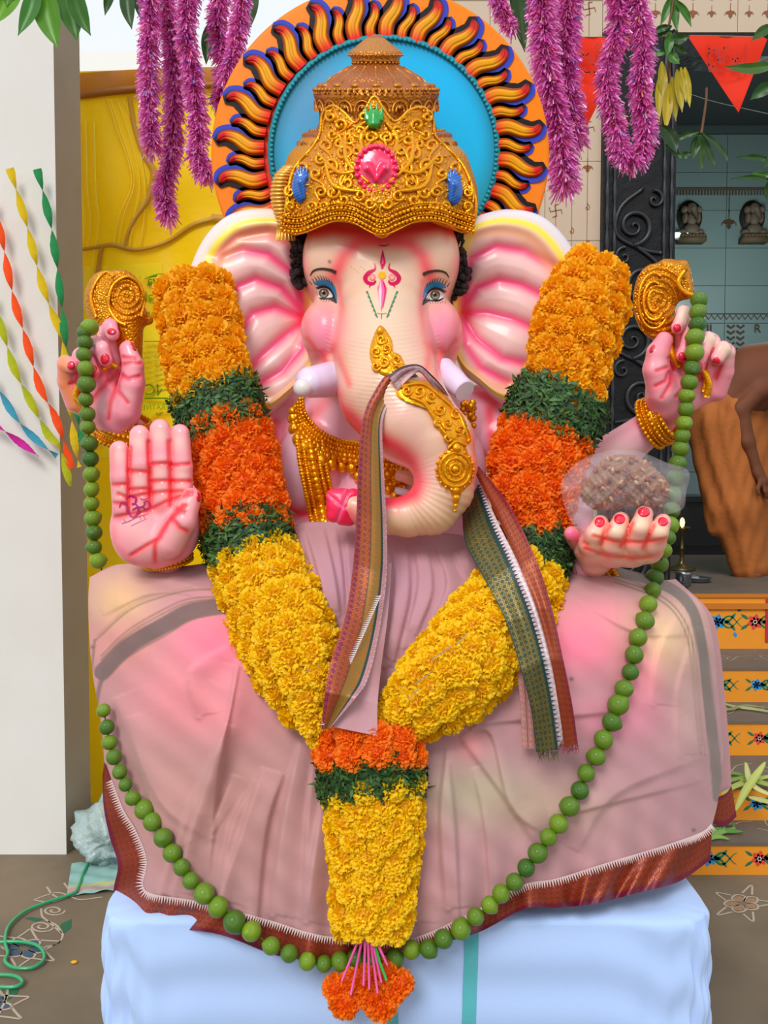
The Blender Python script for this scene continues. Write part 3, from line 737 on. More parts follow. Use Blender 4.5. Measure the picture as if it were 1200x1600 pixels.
# tusks
ivory = mat('lavender_ivory', '#e6dcf2', 0.3, attr=True, coat=.4)
def tusk_paint(C, V, Nn):
    blob(C, V, (472, 605), (13, 13), '#e2dcc8', .9); stroke(C, V, [(515, 575), (520, 600)], '#cdbfd6', 8, .5)
solid('tusk', union([cap((528, 592, 70), (486, 597, 105), 30, 25), (ell((473, 606, 124), (15, 15, 13)), 3)], 5), 1.8, ivory, '#e4d6f0', tusk_paint)
ctr = np.array([(690, 580, 70), (708, 594, 92), (726, 611, 112)])
mb = MB(); mb.add(tube(resample(ctr, 14), np.linspace(23, 17, 14), 24), lin('#e4d6f0')); mb.build('tusk', ivory, idol)
mb = MB(); t = np.arange(24) * math.pi / 12; d = np.array([18, 17, 20.]); d /= np.linalg.norm(d); u = np.cross(d, [0, 0, 1]); u /= np.linalg.norm(u); v = np.cross(d, u)
rim = ctr[2] + d * .6 + 17.2 * (np.cos(t)[:, None]*u + np.sin(t)[:, None]*v); mb.add((np.r_[rim, [ctr[2] + d*.9]], [(i, (i+1) % 24, 24) for i in range(24)]), lin('#f4efff')); mb.build('tusk_end', ivory, idol)

# ---- ears: fans of ridges from the root
def ear(outline, root, creases, q_root, q_rim, mirror, rimcol):
    o = catmull(outline, 10, True); n = len(o); M_r = 70; t = np.linspace(0, 1, M_r); root = np.array(root, float)
    V = root + (o - root)[:, None] * t[None, :, None]; x, y = V[..., 0], V[..., 1]
    tt = np.broadcast_to(t, x.shape); q_ = q_root + (q_rim - q_root) * tt + 16 * np.sin(tt * math.pi) - 14 * np.clip((tt - .93) / .07, 0, 1) ** 2
    p = np.c_[x.ravel(), y.ravel()]; C = np.tile(lin('#f0c2c2'), (len(p), 1)); tf = tt.ravel()
    q_ = q_ + 5 * np.exp(-((tt - .86) / .05) ** 2)
    D = np.full(len(p), 1e9)
    for cr in creases: D = np.minimum(D, pdist(p, cr))
    q_ = q_.ravel() - 5.5 * np.exp(-(D / 10) ** 2) * np.clip(tf * 4, .3, 1) + 4 * np.clip(D / 30, 0, 1) * np.sin(np.clip(tf, 0, 1) * math.pi)
    blend(C, np.clip((D - 8) / 26, 0, 1) * .8, '#efd0cb'); blend(C, np.clip((D - 22) / 22, 0, 1) * .5, '#f0ddc9')
    for cr in creases:
        stroke(C, p, cr, '#f83c80', 7.5, .9)
    blend(C, np.exp(-((tf - .80) / .07) ** 2) * .75, '#f4b487')
    blend(C, np.clip((tf - .84) / .05, 0, 1), '#f7e12e'); blend(C, np.clip((tf - .90) / .04, 0, 1), rimcol)
    blend(C, np.exp(-(tf / .12) ** 2) * .8, '#ef2e50')
    for l in ([(446, 350), (470, 400), (482, 440), (488, 520), (486, 575)], [(738, 360), (722, 400), (712, 450), (712, 540), (722, 580)]): stroke(C, p, l, '#f8d22a', 8, .85)
    mb = MB(); f = gridf(n, M_r, True, False); mb.add((np.c_[p, q_], f), C)
    back = np.c_[p, q_ - 12 * np.sqrt(np.clip(1 - tf ** 6, 0, 1)) - .2]
    mb.add((back, f), lin('#e8bcc0'))
    e_ = (np.arange(n) * M_r + M_r - 1); m_ = n * M_r
    mb.add((np.zeros((0, 3)), []));
    mb.F += [(int(e_[i]), int(e_[(i+1) % n]), int(e_[(i+1) % n] + m_), int(e_[i] + m_)) for i in range(n)]
    mb.build('ear', skin, idol)
ear([(452, 335), (405, 326), (362, 334), (330, 358), (308, 392), (296, 430), (300, 480), (318, 540), (345, 600), (378, 640), (410, 652), (440, 632), (470, 603), (494, 570), (500, 520), (496, 450), (484, 390)],
    (478, 500), [[(476, 486), (460, 430), (420, 398), (380, 390), (350, 400)], [(476, 492), (440, 450), (400, 436), (372, 448), (350, 470)], [(474, 496), (430, 480), (395, 490), (372, 520)], [(476, 500), (450, 520), (410, 555), (390, 575)], [(480, 506), (472, 545), (440, 580), (405, 600)], [(470, 470), (455, 380), (420, 362), (370, 370), (335, 400)]],
    -30, 0, False, '#e9dcd6')
ear([(722, 352), (745, 338), (790, 327), (838, 334), (872, 358), (900, 398), (912, 440), (905, 500), (884, 560), (850, 610), (815, 636), (785, 632), (750, 604), (722, 580), (708, 540), (706, 470), (710, 400)],
    (722, 490), [[(724, 480), (745, 450), (780, 438), (815, 445), (850, 462)], [(722, 490), (760, 488), (800, 498), (840, 515)], [(722, 496), (745, 530), (785, 560), (830, 570)], [(722, 500), (728, 540), (752, 575), (795, 598)], [(724, 470), (735, 405), (775, 385), (820, 392), (870, 420)]],
    -30, 0, True, '#e4d8dc')

# ---- body, arms and legs in one skin
body_f = union([ell((598, 740, -70), (150, 120, 85)), ell((600, 900, -10), (165, 150, 105)), (ell((478, 735, 0), (52, 72, 50)), 10), (ell((712, 735, 0), (48, 72, 50)), 10), cap((598, 560, -60), (598, 680, -50), 70, 90), ell((535, 655, -45), (75, 75, 50)), ell((670, 655, -45), (75, 75, 50)), ell((440, 655, -60), (52, 45, 34)), ell((757, 648, -60), (54, 48, 34)), ell((440, 795, -30), (50, 50, 40)),
                (cap((400, 690, -60), (300, 790, -10), 48, 44), 14), (cap((300, 790, -10), (262, 862, 110), 42, 28), 14), (cap((790, 690, -60), (880, 800, -10), 48, 44), 14), (cap((880, 800, -10), (915, 880, 120), 42, 27), 14),
                (cap((400, 670, -90), (300, 760, -100), 50, 40), 14), (cap((300, 760, -100), (196, 672, -40), 38, 27), 12),
                (cap((790, 670, -90), (880, 770, -100), 50, 42), 14), (cap((880, 770, -100), (1016, 668, -40), 44, 27), 12),
                (ell((330, 1020, 40), (170, 100, 105)), 25), (ell((910, 1020, 40), (190, 105, 105)), 25), (ell((600, 1120, 50), (330, 90, 110)), 25), (ell((600, 1270, 0), (360, 150, 120)), 30)], 25)
def body_paint(C, V, Nn):
    blend(C, np.ones(len(C)), '#efb4c4')
    for c in ((472, 720), (715, 720)): blob(C, V, c, (38, 62), '#e3bfd0', .9)
    stroke(C, V, [(430, 660), (426, 720), (432, 780), (460, 800), (500, 806)], '#f01c48', 9, .9); stroke(C, V, [(455, 640), (440, 690), (437, 740)], '#f26e86', 6, .5)
    stroke(C, V, [(765, 640), (770, 700), (768, 760)], '#f01c48', 9, .8)
    stroke(C, V, [(395, 620), (440, 622), (470, 600)], '#f2384c', 9, .7); stroke(C, V, [(745, 610), (775, 630)], '#f2384c', 9, .8)
    stroke(C, V, [(515, 620), (490, 650), (500, 690), (560, 720)], '#f46a6a', 12, .6)
    stroke(C, V, [(988, 645), (1040, 690)], '#f43a52', 12, .6); stroke(C, V, [(925, 725), (960, 700), (1000, 712)], '#f6d8d6', 20, .7)
    blob(C, V, (640, 760), (60, 60), '#e79ab4', .5)
body = solid('body', body_f, 4.0, skin, '#efb4c4', body_paint)
bq = lambda x, y: surf_q(body_f, x, y, 200)
# mouth seen through the loop of the trunk
mb = MB(); mb.add(tube(catmull([(622, 742, 60), (640, 748, 70), (660, 762, 66), (672, 776, 60)], 6), [10]*19, 10), lin('#eeb59c')); mb.add(tube(catmull([(618, 766, 66), (640, 772, 72), (666, 790, 66)], 6), [6]*13, 8), lin('#f2e6f4')); mb.build('lower_lip', skin, idol)

# ---- hair
hm = mat('black_hair', '#1d1210', 0.55, bump=('noise', 220, .8, .01))
for pts in ([(466, 368), (468, 395), (467, 425), (469, 444)], [(714, 368), (717, 395), (720, 425), (717, 458)]):
    mb = MB(); path = catmull([(*p_, 2) for p_ in pts], 8)
    for p_ in path:
        for k in range(7): mb.add(ball(np.array(p_) + [R.gauss(0, 5), R.gauss(0, 3), R.gauss(0, 8)], R.uniform(4.5, 7.0), 8, 6))
    for k in range(40):
        p_ = path[R.randrange(len(path))] + np.array([R.gauss(0, 5), R.gauss(0, 3), 8 + R.gauss(0, 4)]); t = np.linspace(0, 5, 12)
        mb.add(tube(np.c_[p_[0] + 3.5*np.cos(t), p_[1] + 3.5*np.sin(t), p_[2] + t*.8], 1.2, 5))
    mb.build('hair', hm, idol)

# ---- halo disc with flames
HC = (594, 240); QH = -135
def paint_halo(V):
    r = np.hypot(V[:, 0] - HC[0], V[:, 1] - HC[1]); C = np.tile(lin('#fa8a08'), (len(V), 1))
    a = np.arctan2(V[:, 1] - HC[1], V[:, 0] - HC[0])
    blend(C, np.exp(-((r - 185) / 20) ** 2), '#ea1c1c'); blend(C, np.clip((r-235)/30, 0, 1) * np.clip(np.sin(a*7), 0, 1) * .4, '#fb8a4a')
    return C
t = np.arange(120) * 2 * math.pi / 120
rr = np.r_[np.linspace(10, 180, 6), np.linspace(186, 264, 16)]
V = np.stack([HC[0] + rr[None] * np.cos(t)[:, None], HC[1] + rr[None] * np.sin(t)[:, None], np.broadcast_to(QH + 2*np.sin((rr[None]-186)/78*3.1)*(rr[None] > 186), (120, len(rr)))], -1).reshape(-1, 3)
mb = MB(); mb.add((V, gridf(120, len(rr), True, False)), paint_halo(V)); V2 = V.copy(); V2[:, 2] = QH - 22; mb.add((V2, gridf(120, len(rr), True, False)), lin('#d97d18'))
k = len(rr); mb.F += [(i*k + k-1, ((i+1) % 120)*k + k-1, ((i+1) % 120)*k + k-1 + 120*k, i*k + k-1 + 120*k) for i in range(120)]
halo = mb.build('halo', mat('halo_paint', '#f9941c', .45, attr=True, spec=.2), idol)
halo['label'] = 'orange round halo with a blue centre'
rr = np.linspace(0, 177, 24); V = np.stack([600 + rr[None]*np.cos(t)[:, None], 235 + rr[None]*np.sin(t)[:, None], np.broadcast_to(QH + 6 + 0*rr[None], (120, 24))], -1).reshape(-1, 3)
C = np.tile(lin('#1fb4e4'), (len(V), 1)); r_ = np.hypot(V[:, 0] - 600, V[:, 1] - 235)
blob(C, V, (470, 140), (80, 120), '#6f9cc0', .8); blend(C, np.clip((r_ - 150) / 22, 0, 1) * .8, '#2a7f96'); blob(C, V, (690, 130), (60, 80), '#22b8ee', .7); blob(C, V, (740, 320), (50, 50), '#2f9aa8', .7)
mb = MB(); mb.add((V, gridf(120, 24, True, False)), C); mb.build('halo_centre', mat('halo_paint'), halo)
mb = MB(); ring = np.c_[600 + 177*np.cos(t), 235 + 177*np.sin(t), np.full(120, QH + 5)]; mb.add(tube(np.r_[ring, ring[:2]], 5, 8, False), lin('#2b8694'))
for k in range(150):
    a = k*2*math.pi/150; mb.add(ball((600 + 176*math.cos(a), 235 + 176*math.sin(a), QH + 9), 3.6, 6, 4), lin('#3a93a0'))
mb.build('halo_bead_ring', mat('halo_paint'), halo)
# one flame, radial frame: x outward, y along the rim
def flame_mesh(L_, W_, name):
    cl = catmull([(0, 0), (L_*.3, W_*.02), (L_*.6, W_*.5), (L_*.84, W_*.6), (L_, W_*.25)], 6); n = len(cl)
    T = np.gradient(cl, axis=0); T /= np.linalg.norm(T, axis=1)[:, None]; Nn = np.c_[-T[:, 1], T[:, 0]]
    s_ = np.linspace(0, 1, n); hw = W_ * .5 * np.interp(s_, [0, .25, .55, .85, 1], [1.0, 1.05, .85, .6, .12]); m = 13; c_ = np.linspace(-1, 1, m)
    V = cl[:, None] + Nn[:, None] * (hw[:, None] * c_[None])[..., None]
    h = 7 * (1 - np.abs(c_[None]) ** 2.5) * np.clip(1.1 - .5*s_[:, None], 0, 1) + 1.3 * np.cos(c_[None] * 14) * (1 - c_[None]**2)
    h = np.where(np.abs(c_[None]) > .99, -2, h) + np.zeros((n, m))
    V = np.concatenate([V, h[..., None]], -1).reshape(-1, 3); C = np.tile(lin('#ffb40a'), (len(V), 1))
    sv = np.repeat(s_, m); cv = np.tile(c_, n)
    blend(C, np.clip((sv - .5) / .25, 0, 1), '#dc1a12'); blend(C, np.clip((sv - .72) / .2, 0, 1) * .8, '#a00c18')
    blend(C, np.exp(-(sv / .2) ** 2), '#ea1c1c'); blend(C, np.clip((np.abs(cv) - .45) / .4, 0, 1) * .7, '#f26a18')
    blend(C, np.exp(-((np.cos(cv*14) + 1) / .35) ** 2) * .8, '#7c2408')
    blend(C, np.clip((np.abs(cv) - .72) / .18, 0, 1), '#160a0c'); blend(C, np.clip((sv - .93) / .05, 0, 1), '#160a0c')
    return V, gridf(n, m), C
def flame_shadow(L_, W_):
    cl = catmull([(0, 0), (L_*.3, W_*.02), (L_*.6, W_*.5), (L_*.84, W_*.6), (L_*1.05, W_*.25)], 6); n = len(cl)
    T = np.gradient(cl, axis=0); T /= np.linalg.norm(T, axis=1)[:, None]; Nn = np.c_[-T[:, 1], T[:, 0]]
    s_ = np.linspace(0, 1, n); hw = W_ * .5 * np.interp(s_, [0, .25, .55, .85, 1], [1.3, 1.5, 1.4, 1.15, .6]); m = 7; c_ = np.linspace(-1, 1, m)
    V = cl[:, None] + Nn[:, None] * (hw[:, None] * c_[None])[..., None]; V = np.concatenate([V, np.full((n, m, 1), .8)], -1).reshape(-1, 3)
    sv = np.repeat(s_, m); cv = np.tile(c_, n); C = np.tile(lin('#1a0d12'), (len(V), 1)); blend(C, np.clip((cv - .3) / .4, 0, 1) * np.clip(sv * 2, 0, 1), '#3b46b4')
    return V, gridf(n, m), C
nf = 24
for k in range(nf * 2):
    big = k % 2 == 0; a = (k / (nf * 2)) * 2 * math.pi + .05
    L_, W_ = (74, 27) if big else (54, 18)
    if .42 < (a % (2*math.pi)) / math.pi < .58 + 0: pass
    if 0.19 * math.pi < a < 0.81 * math.pi: continue          # hidden below behind head and ears
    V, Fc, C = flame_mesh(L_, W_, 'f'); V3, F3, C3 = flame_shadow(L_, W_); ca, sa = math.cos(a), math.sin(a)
    def rot(V_):
        x = (182 + V_[:, 0]); y = V_[:, 1]; return np.c_[HC[0] + x*ca - y*sa, HC[1] + x*sa + y*ca, QH + 2.5 + V_[:, 2]]
    if R.random() < .0: pass
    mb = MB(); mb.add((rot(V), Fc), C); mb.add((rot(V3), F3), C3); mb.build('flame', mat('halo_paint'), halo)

# ---- crown
brz = lin('#a9632c'); gl = lin('#d8961a')
prof = [(372, 30, 0), (368, 140, 0), (350, 152, 0), (320, 156, 0), (290, 154, 0), (262, 146, 0), (240, 138, 0), (226, 124, 1), (216, 118, 1), (208, 116, 1), (203, 98, 1), (196, 90, 1), (180, 88, 1), (160, 92, 1), (150, 96, 1), (140, 95, 1), (134, 88, 1), (130, 78, 1), (120, 70, 1), (110, 52, 1), (103, 40, 1), (98, 34, 1), (96, 37, 1), (92, 38, 1), (86, 41, 1), (80, 40, 1), (74, 32, 1), (64, 20, 1), (57, 10, 1), (53, 1, 1)]
pr = catmull([(a, b) for a, b, c in prof], 4); n = 72; t = np.arange(n) * 2 * math.pi / n
CX = 590
def crown_xyz(y, rad, th): return np.stack([CX + (y - 250) * .02 + rad * np.sin(th), y + np.zeros_like(th), -22 + rad * .92 * np.cos(th)], -1)
V = []; C = []
for (y, rd) in pr:
    ring = crown_xyz(y, max(rd, .5) * (1 + (.02*np.cos(t*24) if 130 < y < 205 else 0)), t)
    if y > 300:
        ring[:, 1] += (y - 300)/70 * (6 - 26*(1 - np.cos(np.clip(np.abs(t if True else t), 0, 9)))*0) * 0 + (y-300)/70 * (-14 * np.abs(np.sin(t)) ** 2 * 0 + 0)
    V.append(ring); C.append(np.tile(brz if y < 215 else gl, (n, 1)))
crown_base = np.concatenate(V); Cc = np.concatenate(C)
# front lower edge: raised at the temples, dipped to a point in the middle
yy = crown_base[:, 1]; xx = crown_base[:, 0] - CX; w_ = np.clip((yy - 290) / 80, 0, 1)
crown_base[:, 1] += w_ * (-22 * np.exp(-((np.abs(xx) - 62) / 42) ** 2) - 4)
front = np.clip(crown_base[:, 2] / 60, 0, 1)
blend(Cc, np.clip((crown_base[:, 1] < 215) * np.clip(1 - crown_base[:, 1]/215 + .2, 0, 1) * .0, 0, 1), '#a9632c')
blend(Cc, ((crown_base[:, 1] > 60) & (crown_base[:, 1] < 100)) * .6, '#c98a30'); blend(Cc, ((crown_base[:, 1] > 138) & (crown_base[:, 1] < 205)) * .6 * np.clip(front + .2, 0, 1), '#cd8a22')
mb = MB(); mb.add((crown_base, gridf(len(pr), n, False, True)), Cc); crown = mb.build('crown', goldc, idol)
# surface height of the crown front at a pixel
prr = np.array(pr); yo = np.argsort(prr[:, 0]); PY, PR = prr[yo, 0], prr[yo, 1]
def crown_q(x, y, lift=0):
    y = np.asarray(y, float); x = np.asarray(x, float); rad = np.interp(y, PY, PR)
    return -22 + .92 * np.sqrt(np.clip(rad ** 2 - (x - CX) ** 2, 0, None)) + lift
# front plate, raised above the cap
plate_o = catmull([(446, 350), (450, 300), (460, 262), (486, 232), (500, 208), (504, 178), (520, 165), (540, 178), (555, 192), (570, 172), (585, 150), (600, 172), (618, 190), (640, 172), (662, 168), (676, 185), (680, 212), (700, 232), (722, 256), (736, 285), (744, 318), (738, 350), (722, 362), (690, 346), (650, 346), (620, 356), (597, 370), (575, 358), (545, 346), (510, 346), (480, 356), (462, 366)], 4, True)
cen = np.array([592, 275.]); rings = 26; n = len(plate_o); V = [];
for k in range(rings + 1):
    o = cen + (plate_o - cen) * k / rings; lift = 13 + 4*np.sin(k*1.7)*0 - (13 * (k == rings)); V.append(np.c_[o, np.maximum(crown_q(o[:, 0], o[:, 1]), crown_q(np.clip(o[:, 0], 470, 712), np.clip(o[:, 1], 215, 350)) * .92) + lift])
Vp = np.concatenate(V); x, y = Vp[:, 0] - 591, Vp[:, 1]
Vp[:, 2] += 1.8 * (np.sin(np.abs(x) * .42 + np.sin(y * .24) * 2.2) * np.sin(y * .42 + np.sin(np.abs(x) * .2) * 2.5))
Cp = np.tile(lin('#cf8a10'), (len(Vp), 1)); blend(Cp, np.clip((y - 325) / 30, 0, 1) * .4, '#e09a1c')
mb = MB(); mb.add((Vp, gridf(rings + 1, n, False, True)), Cp); plate = mb.build('crown_plate', goldc, crown)
def plate_q(x, y, lift=0): return np.maximum(crown_q(x, y), crown_q(np.clip(x, 470, 712), np.clip(y, 215, 350)) * .92) + 13 + lift
def inside(pt, poly):
    x, y = pt; c = False; j = len(poly) - 1
    for i in range(len(poly)):
        if (poly[i][1] > y) != (poly[j][1] > y) and x < (poly[j][0]-poly[i][0])*(y-poly[i][1])/(poly[j][1]-poly[i][1]) + poly[i][0]: c = not c
        j = i
    return c
# scrolls on the plate, mirrored left and right
mb = MB()
def scroll(cx, cy, r, a0, turns, sgn, tail=None, w=3.3, qf=plate_q, tgt=None):
    t = np.linspace(0, 1, 22); ang = a0 + sgn * turns * 2 * math.pi * t; rad = r * (1 - t) ** .8 + .8
    pts = np.c_[cx + rad*np.cos(ang), cy + rad*np.sin(ang)]
    if tail is not None: pts = np.r_[catmull([tail, ((tail[0] + pts[0][0])/2 + sgn*4, (tail[1] + pts[0][1])/2), pts[0]], 5), pts[1:]]
    n_ = len(pts); (tgt or mb).add(tube(np.c_[pts, qf(pts[:, 0], pts[:, 1], 1.0)], np.interp(np.linspace(0, 1, n_), [0, .4, .9, 1], [w*.5, w, w, w*1.3]), 6))
main = [(12, 215, 9, 2), (30, 205, 11, 0), (45, 218, 9, 3), (60, 195, 10, 1), (72, 210, 8, 2), (82, 228, 9, 0), (55, 240, 12, 2), (42, 262, 10, 1), (50, 285, 12, 3), (30, 305, 9, 0), (75, 258, 11, 1), (92, 248, 8, 2), (72, 300, 12, 3), (98, 272, 8, 1), (90, 300, 9, 0), (14, 318, 8, 2), (55, 312, 8, 0), (105, 322, 8, 1), (118, 262, 9, 1), (139, 300, 8, 3), (138, 322, 7, 1), (128, 242, 6, 2), (24, 183, 8, 1), (75, 182, 8, 3), (8, 170, 6, 0), (62, 225, 7, 2), (35, 235, 8, 3), (84, 322, 7, 1)]
for (dx, cy, r, a) in main:
    for s_ in (-1, 1):
        cx = 592 + s_ * dx
        if not inside((cx, cy), plate_o): continue
        scroll(cx, cy, r, a*math.pi/2 if s_ > 0 else math.pi - a*math.pi/2, 1.3, s_ * (1 if (dx + cy) % 2 else -1), (cx + s_*R.uniform(-14, 14), cy + r + R.uniform(6, 16)))
for _ in range(420):
    x = R.uniform(448, 742); y = R.uniform(165, 335)
    if inside((x, y), plate_o): mb.add(ball((x, y, plate_q(x, y, .5)), R.uniform(1.4, 3.0), 6, 4))
for s_ in (-1, 1):
    for a, b, c in (((16, 285), (50, 250), (52, 205)), ((22, 300), (70, 290), (85, 250)), ((20, 245), (28, 215), (10, 190)), ((24, 262), (60, 270), (95, 240))):
        pts = catmull([(592 + s_*a[0], a[1]), (592 + s_*b[0], b[1]), (592 + s_*c[0], c[1])], 8); mb.add(tube(np.c_[pts, plate_q(pts[:, 0], pts[:, 1], 2)], [2 + 2.2*math.sin(i/16*3.1) for i in range(len(pts))], 6))
# plate rim
o = np.r_[plate_o[::1], plate_o[:1]]; mb.add(tube(np.c_[o, plate_q(o[:, 0], o[:, 1], -3)], 2.6, 6, False))
mb.build('crown_scrollwork', gold_s, crown)
# beaded bands along the lower edge
mb = MB()
for row, dy, r in ((0, -5, 3.4), (1, -13, 2.6), (2, -21, 3.6), (3, -29, 2.4)):
    e_ = catmull([(440, 362), (446, 366), (470, 366), (492, 356), (520, 347), (550, 348), (575, 358), (596, 368), (618, 357), (650, 347), (685, 347), (715, 358), (740, 366)], 10); e_ = resample(e_, int(300 / (r * 1.7)))
    for p_ in e_:
        mb.add(ball((p_[0], p_[1] + dy, plate_q(p_[0], min(p_[1] + dy, 352), 3)), r, 6, 4))
    pts = catmull([(440, 362), (470, 366), (520, 347), (550, 348), (596, 368), (650, 347), (685, 347), (740, 366)], 6); mb.add(tube(np.c_[pts[:, 0], pts[:, 1] + dy + 4, plate_q(pts[:, 0], np.minimum(pts[:, 1] + dy, 352), 2)], 1.4, 6))
mb.build('crown_bead_band', gold_s, crown)
# petals, beads on the upper tiers
mb = MB()
for k in range(20):
    th = k * 2 * math.pi / 20 + .08
    for y0, h_, rd in ((168, 22, 94), (226, 14, 122)):
        c_ = crown_xyz(np.array(y0), rd, np.array(th)); tt = np.linspace(-2.3, 2.3, 12)
        for sc_ in (1, .55):
            pts = np.array([crown_xyz(np.array(y0 + h_*.75*sc_*(-np.cos(a_*.7)) + 6), rd + 2, np.array(th + .13*sc_*np.sin(a_*.75))) for a_ in tt]); mb.add(tube(pts, 1.9, 5))
        mb.add(ball(c_, 4.5, 6, 5))
for y0, rd, nn, r in ((140, 97, 60, 3.2), (204, 104, 60, 3.0), (98, 36, 30, 2.6), (86, 42, 34, 2.2), (146, 97, 70, 2.0)):
    for k in range(nn):
        th = k*2*math.pi/nn; mb.add(ball(crown_xyz(np.array(y0), rd, np.array(th)), r, 6, 4))
for k in range(16):
    th = k*2*math.pi/16; p0 = crown_xyz(np.array(134), 84, np.array(th)); mb.add(ball(p0, (9, 5, 9), 8, 5)); mb.add(tube([crown_xyz(np.array(y_), r_, np.array(th)) for y_, r_ in ((132, 80), (122, 72), (112, 55), (104, 42))], 1.6, 5))
mb.build('crown_tier_relief', mat('bronze_relief', '#b9742a', .3, metal=.6, noise=(40, .6, '#c98f2a')), crown)
# gems
def gem(name, fn, h, base, pf=None): return solid(name, fn, h, mat('gem_paint', '#ffffff', .25, attr=True, coat=.6), base, pf, parent=crown)
qg = float(plate_q(584, 185)) 
g1 = gem('green_gem', union([ell((584, 186, qg + 2), (13, 16, 8)), (cap((584, 192, qg + 6), (584, 178, qg + 5), 8, 5), 2), (cap((573, 186, qg + 4), (571, 168, qg + 3), 4, 1.5), 2), (cap((595, 186, qg + 4), (597, 168, qg + 3), 4, 1.5), 2), (cap((580, 180, qg + 4), (579, 162, qg + 3), 3.5, 1.5), 2), (cap((588, 180, qg + 4), (589, 162, qg + 3), 3.5, 1.5), 2)], 3), 1.0, '#179a3c')
qg = float(plate_q(590, 265))
fs = [ell((588, 264, qg + 1), (31, 34, 7))] + [(ell((588 + 31*math.cos(a), 263 + 35*math.sin(a), qg + 3), (5, 5, 5)), 2) for a in np.arange(20)*math.pi/10]
fs += [(cap((588, 280, qg + 6), (575, 262, qg + 8), 5, 8), 3), (cap((588, 280, qg + 6), (601, 262, qg + 8), 5, 8), 3)]
def pk(C, V, Nn): stroke(C, V, [(588, 290), (568, 268), (570, 252), (582, 248), (588, 256), (594, 248), (606, 252), (608, 268), (588, 290)], '#f0709a', 2.5, .7)
gem('pink_gem', union(fs, 3), 1.2, '#f21a5c', pk)
for cx, cy, s_ in ((472, 292, 1), (707, 296, -1)):
    qg = float(plate_q(cx, cy)); fs = [ell((cx, cy, qg + 1), (16, 26, 8)), (cap((cx + 2*s_, cy + 16, qg + 7), (cx - 2*s_, cy - 8, qg + 9), 5, 7), 2), (cap((cx - 2*s_, cy - 8, qg + 8), (cx + 6*s_, cy - 16, qg + 8), 6, 3), 2)]
    for k in range(6): a = -math.pi/2 + (k - 2.5)*.33; fs.append((cap((cx + 10*math.cos(a), cy + 18*math.sin(a), qg + 3), (cx + 17*math.cos(a), cy + 32*math.sin(a), qg + 2), 3, 1.6), 1.5))
    def bl(C, V, Nn): C *= (1 + .5*np.sin(V[:, 1]*1.3 + V[:, 0]*.6))[:, None] * .8 + .1
    gem('blue_gem', union(fs, 3), 1.0, '#0f62b8', bl)
# ribbed horn-shaped side ornament with tassel
mb = MB()
pts = catmull([(452, 262, 20), (440, 276, 30), (436, 300, 36), (438, 325, 40), (444, 345, 42)], 8); 
for i, p_ in enumerate(resample(pts, 16)): mb.add(ball(p_, (15 - abs(i - 8)*.3, 5, 14), 14, 8))
mb.add(ball((446, 350, 42), (13, 7, 12), 14, 8))
for k in range(16):
    a = k*2*math.pi/16; mb.add(tube([(446 + 10*math.cos(a), 352, 42 + 9*math.sin(a)), (446 + 15*math.cos(a), 376, 42 + 12*math.sin(a))], 2.6, 6))
mb.build('crown_side_tassel', mat('gold_tassel', '#e6b45a', .28, metal=.5), crown)

# ---- necklaces and trunk ornament
def bead_chain(mb, path, n_, r, qf, lift=2, jit=0.0):
    for p_ in resample(catmull(path, 8), n_):
        x, y = p_[0] + R.gauss(0, jit), p_[1] + R.gauss(0, jit); mb.add(ball((x, y, float(qf(x, y)) + lift), (r*R.uniform(.85, 1.15),)*3, 7, 5))
def bandrelief(mb, path, wd, qf, lift=3):
    pts = resample(catmull(path, 8), 60); wv = np.interp(np.linspace(0, 1, 60), np.linspace(0, 1, len(wd)), wd); T = np.gradient(pts, axis=0); T /= np.linalg.norm(T, axis=1)[:, None]; Nn = np.c_[-T[:, 1], T[:, 0]]
    c_ = np.linspace(-1, 1, 9); V = pts[:, None] + Nn[:, None]*(wv[:, None]/2*c_[None])[..., None]; h = lift*(1 - c_**4)[None] + 1.2*np.sin(np.arange(60)*1.1)[:, None]*np.cos(c_*6)[None]
    mb.add((np.concatenate([V, (qf(V[..., 0], V[..., 1]) + h)[..., None]], -1).reshape(-1, 3), gridf(60, 9)))
mb = MB(); NQ = lambda x, y: np.maximum(bq(x, y), 10)
cpath = [(466, 628), (470, 655), (492, 682), (525, 700), (560, 706), (600, 716), (640, 722)]
bandrelief(mb, cpath, [14, 24, 30, 34, 36, 36, 30], NQ, 6)
for off, r, n_ in ((-13, 3.2, 46), (-6, 3.6, 40), (2, 3.2, 46), (10, 5.5, 30), (18, 6.5, 24)):
    bead_chain(mb, [(x - off*.5, y + off*.8) for x, y in cpath], n_, r, NQ, 6)
for k, p_ in enumerate(resample(catmull(cpath, 8), 14)): mb.add(ball((p_[0] - 8, p_[1] + 26, float(NQ(p_[0] - 8, p_[1] + 26)) + 6), (9, 10, 6), 10, 7))
for (x, y) in ((560, 745), (575, 735), (608, 742), (622, 735), (635, 740), (618, 755), (632, 752), (608, 766), (618, 776), (612, 760), (602, 750), (645, 728), (628, 766)): mb.add(ball((x, y, float(NQ(x, y)) + 6), (9, 9, 7), 10, 7)); mb.add(ball((x, y, float(NQ(x, y)) + 13), 3, 7, 5))
mb.build('necklace', gold_s, idol)
mb = MB(); lp = [(484, 690), (490, 730), (498, 770), (505, 805), (512, 826)]
bandrelief(mb, lp, [34, 44, 44, 38, 40], NQ, 6)
for off, r, n_ in ((-20, 4.4, 28), (-11, 3.6, 34), (0, 7.5, 17), (11, 3.6, 34), (20, 4.6, 28)): bead_chain(mb, [(x + off, y) for x, y in lp], n_, r, NQ, 7)
for (x, y) in ((498, 826), (512, 832), (520, 838), (505, 815)): mb.add(ball((x, y, float(NQ(x, y)) + 10), 8, 8, 6))
mb.build('long_necklace', gold_s, idol)
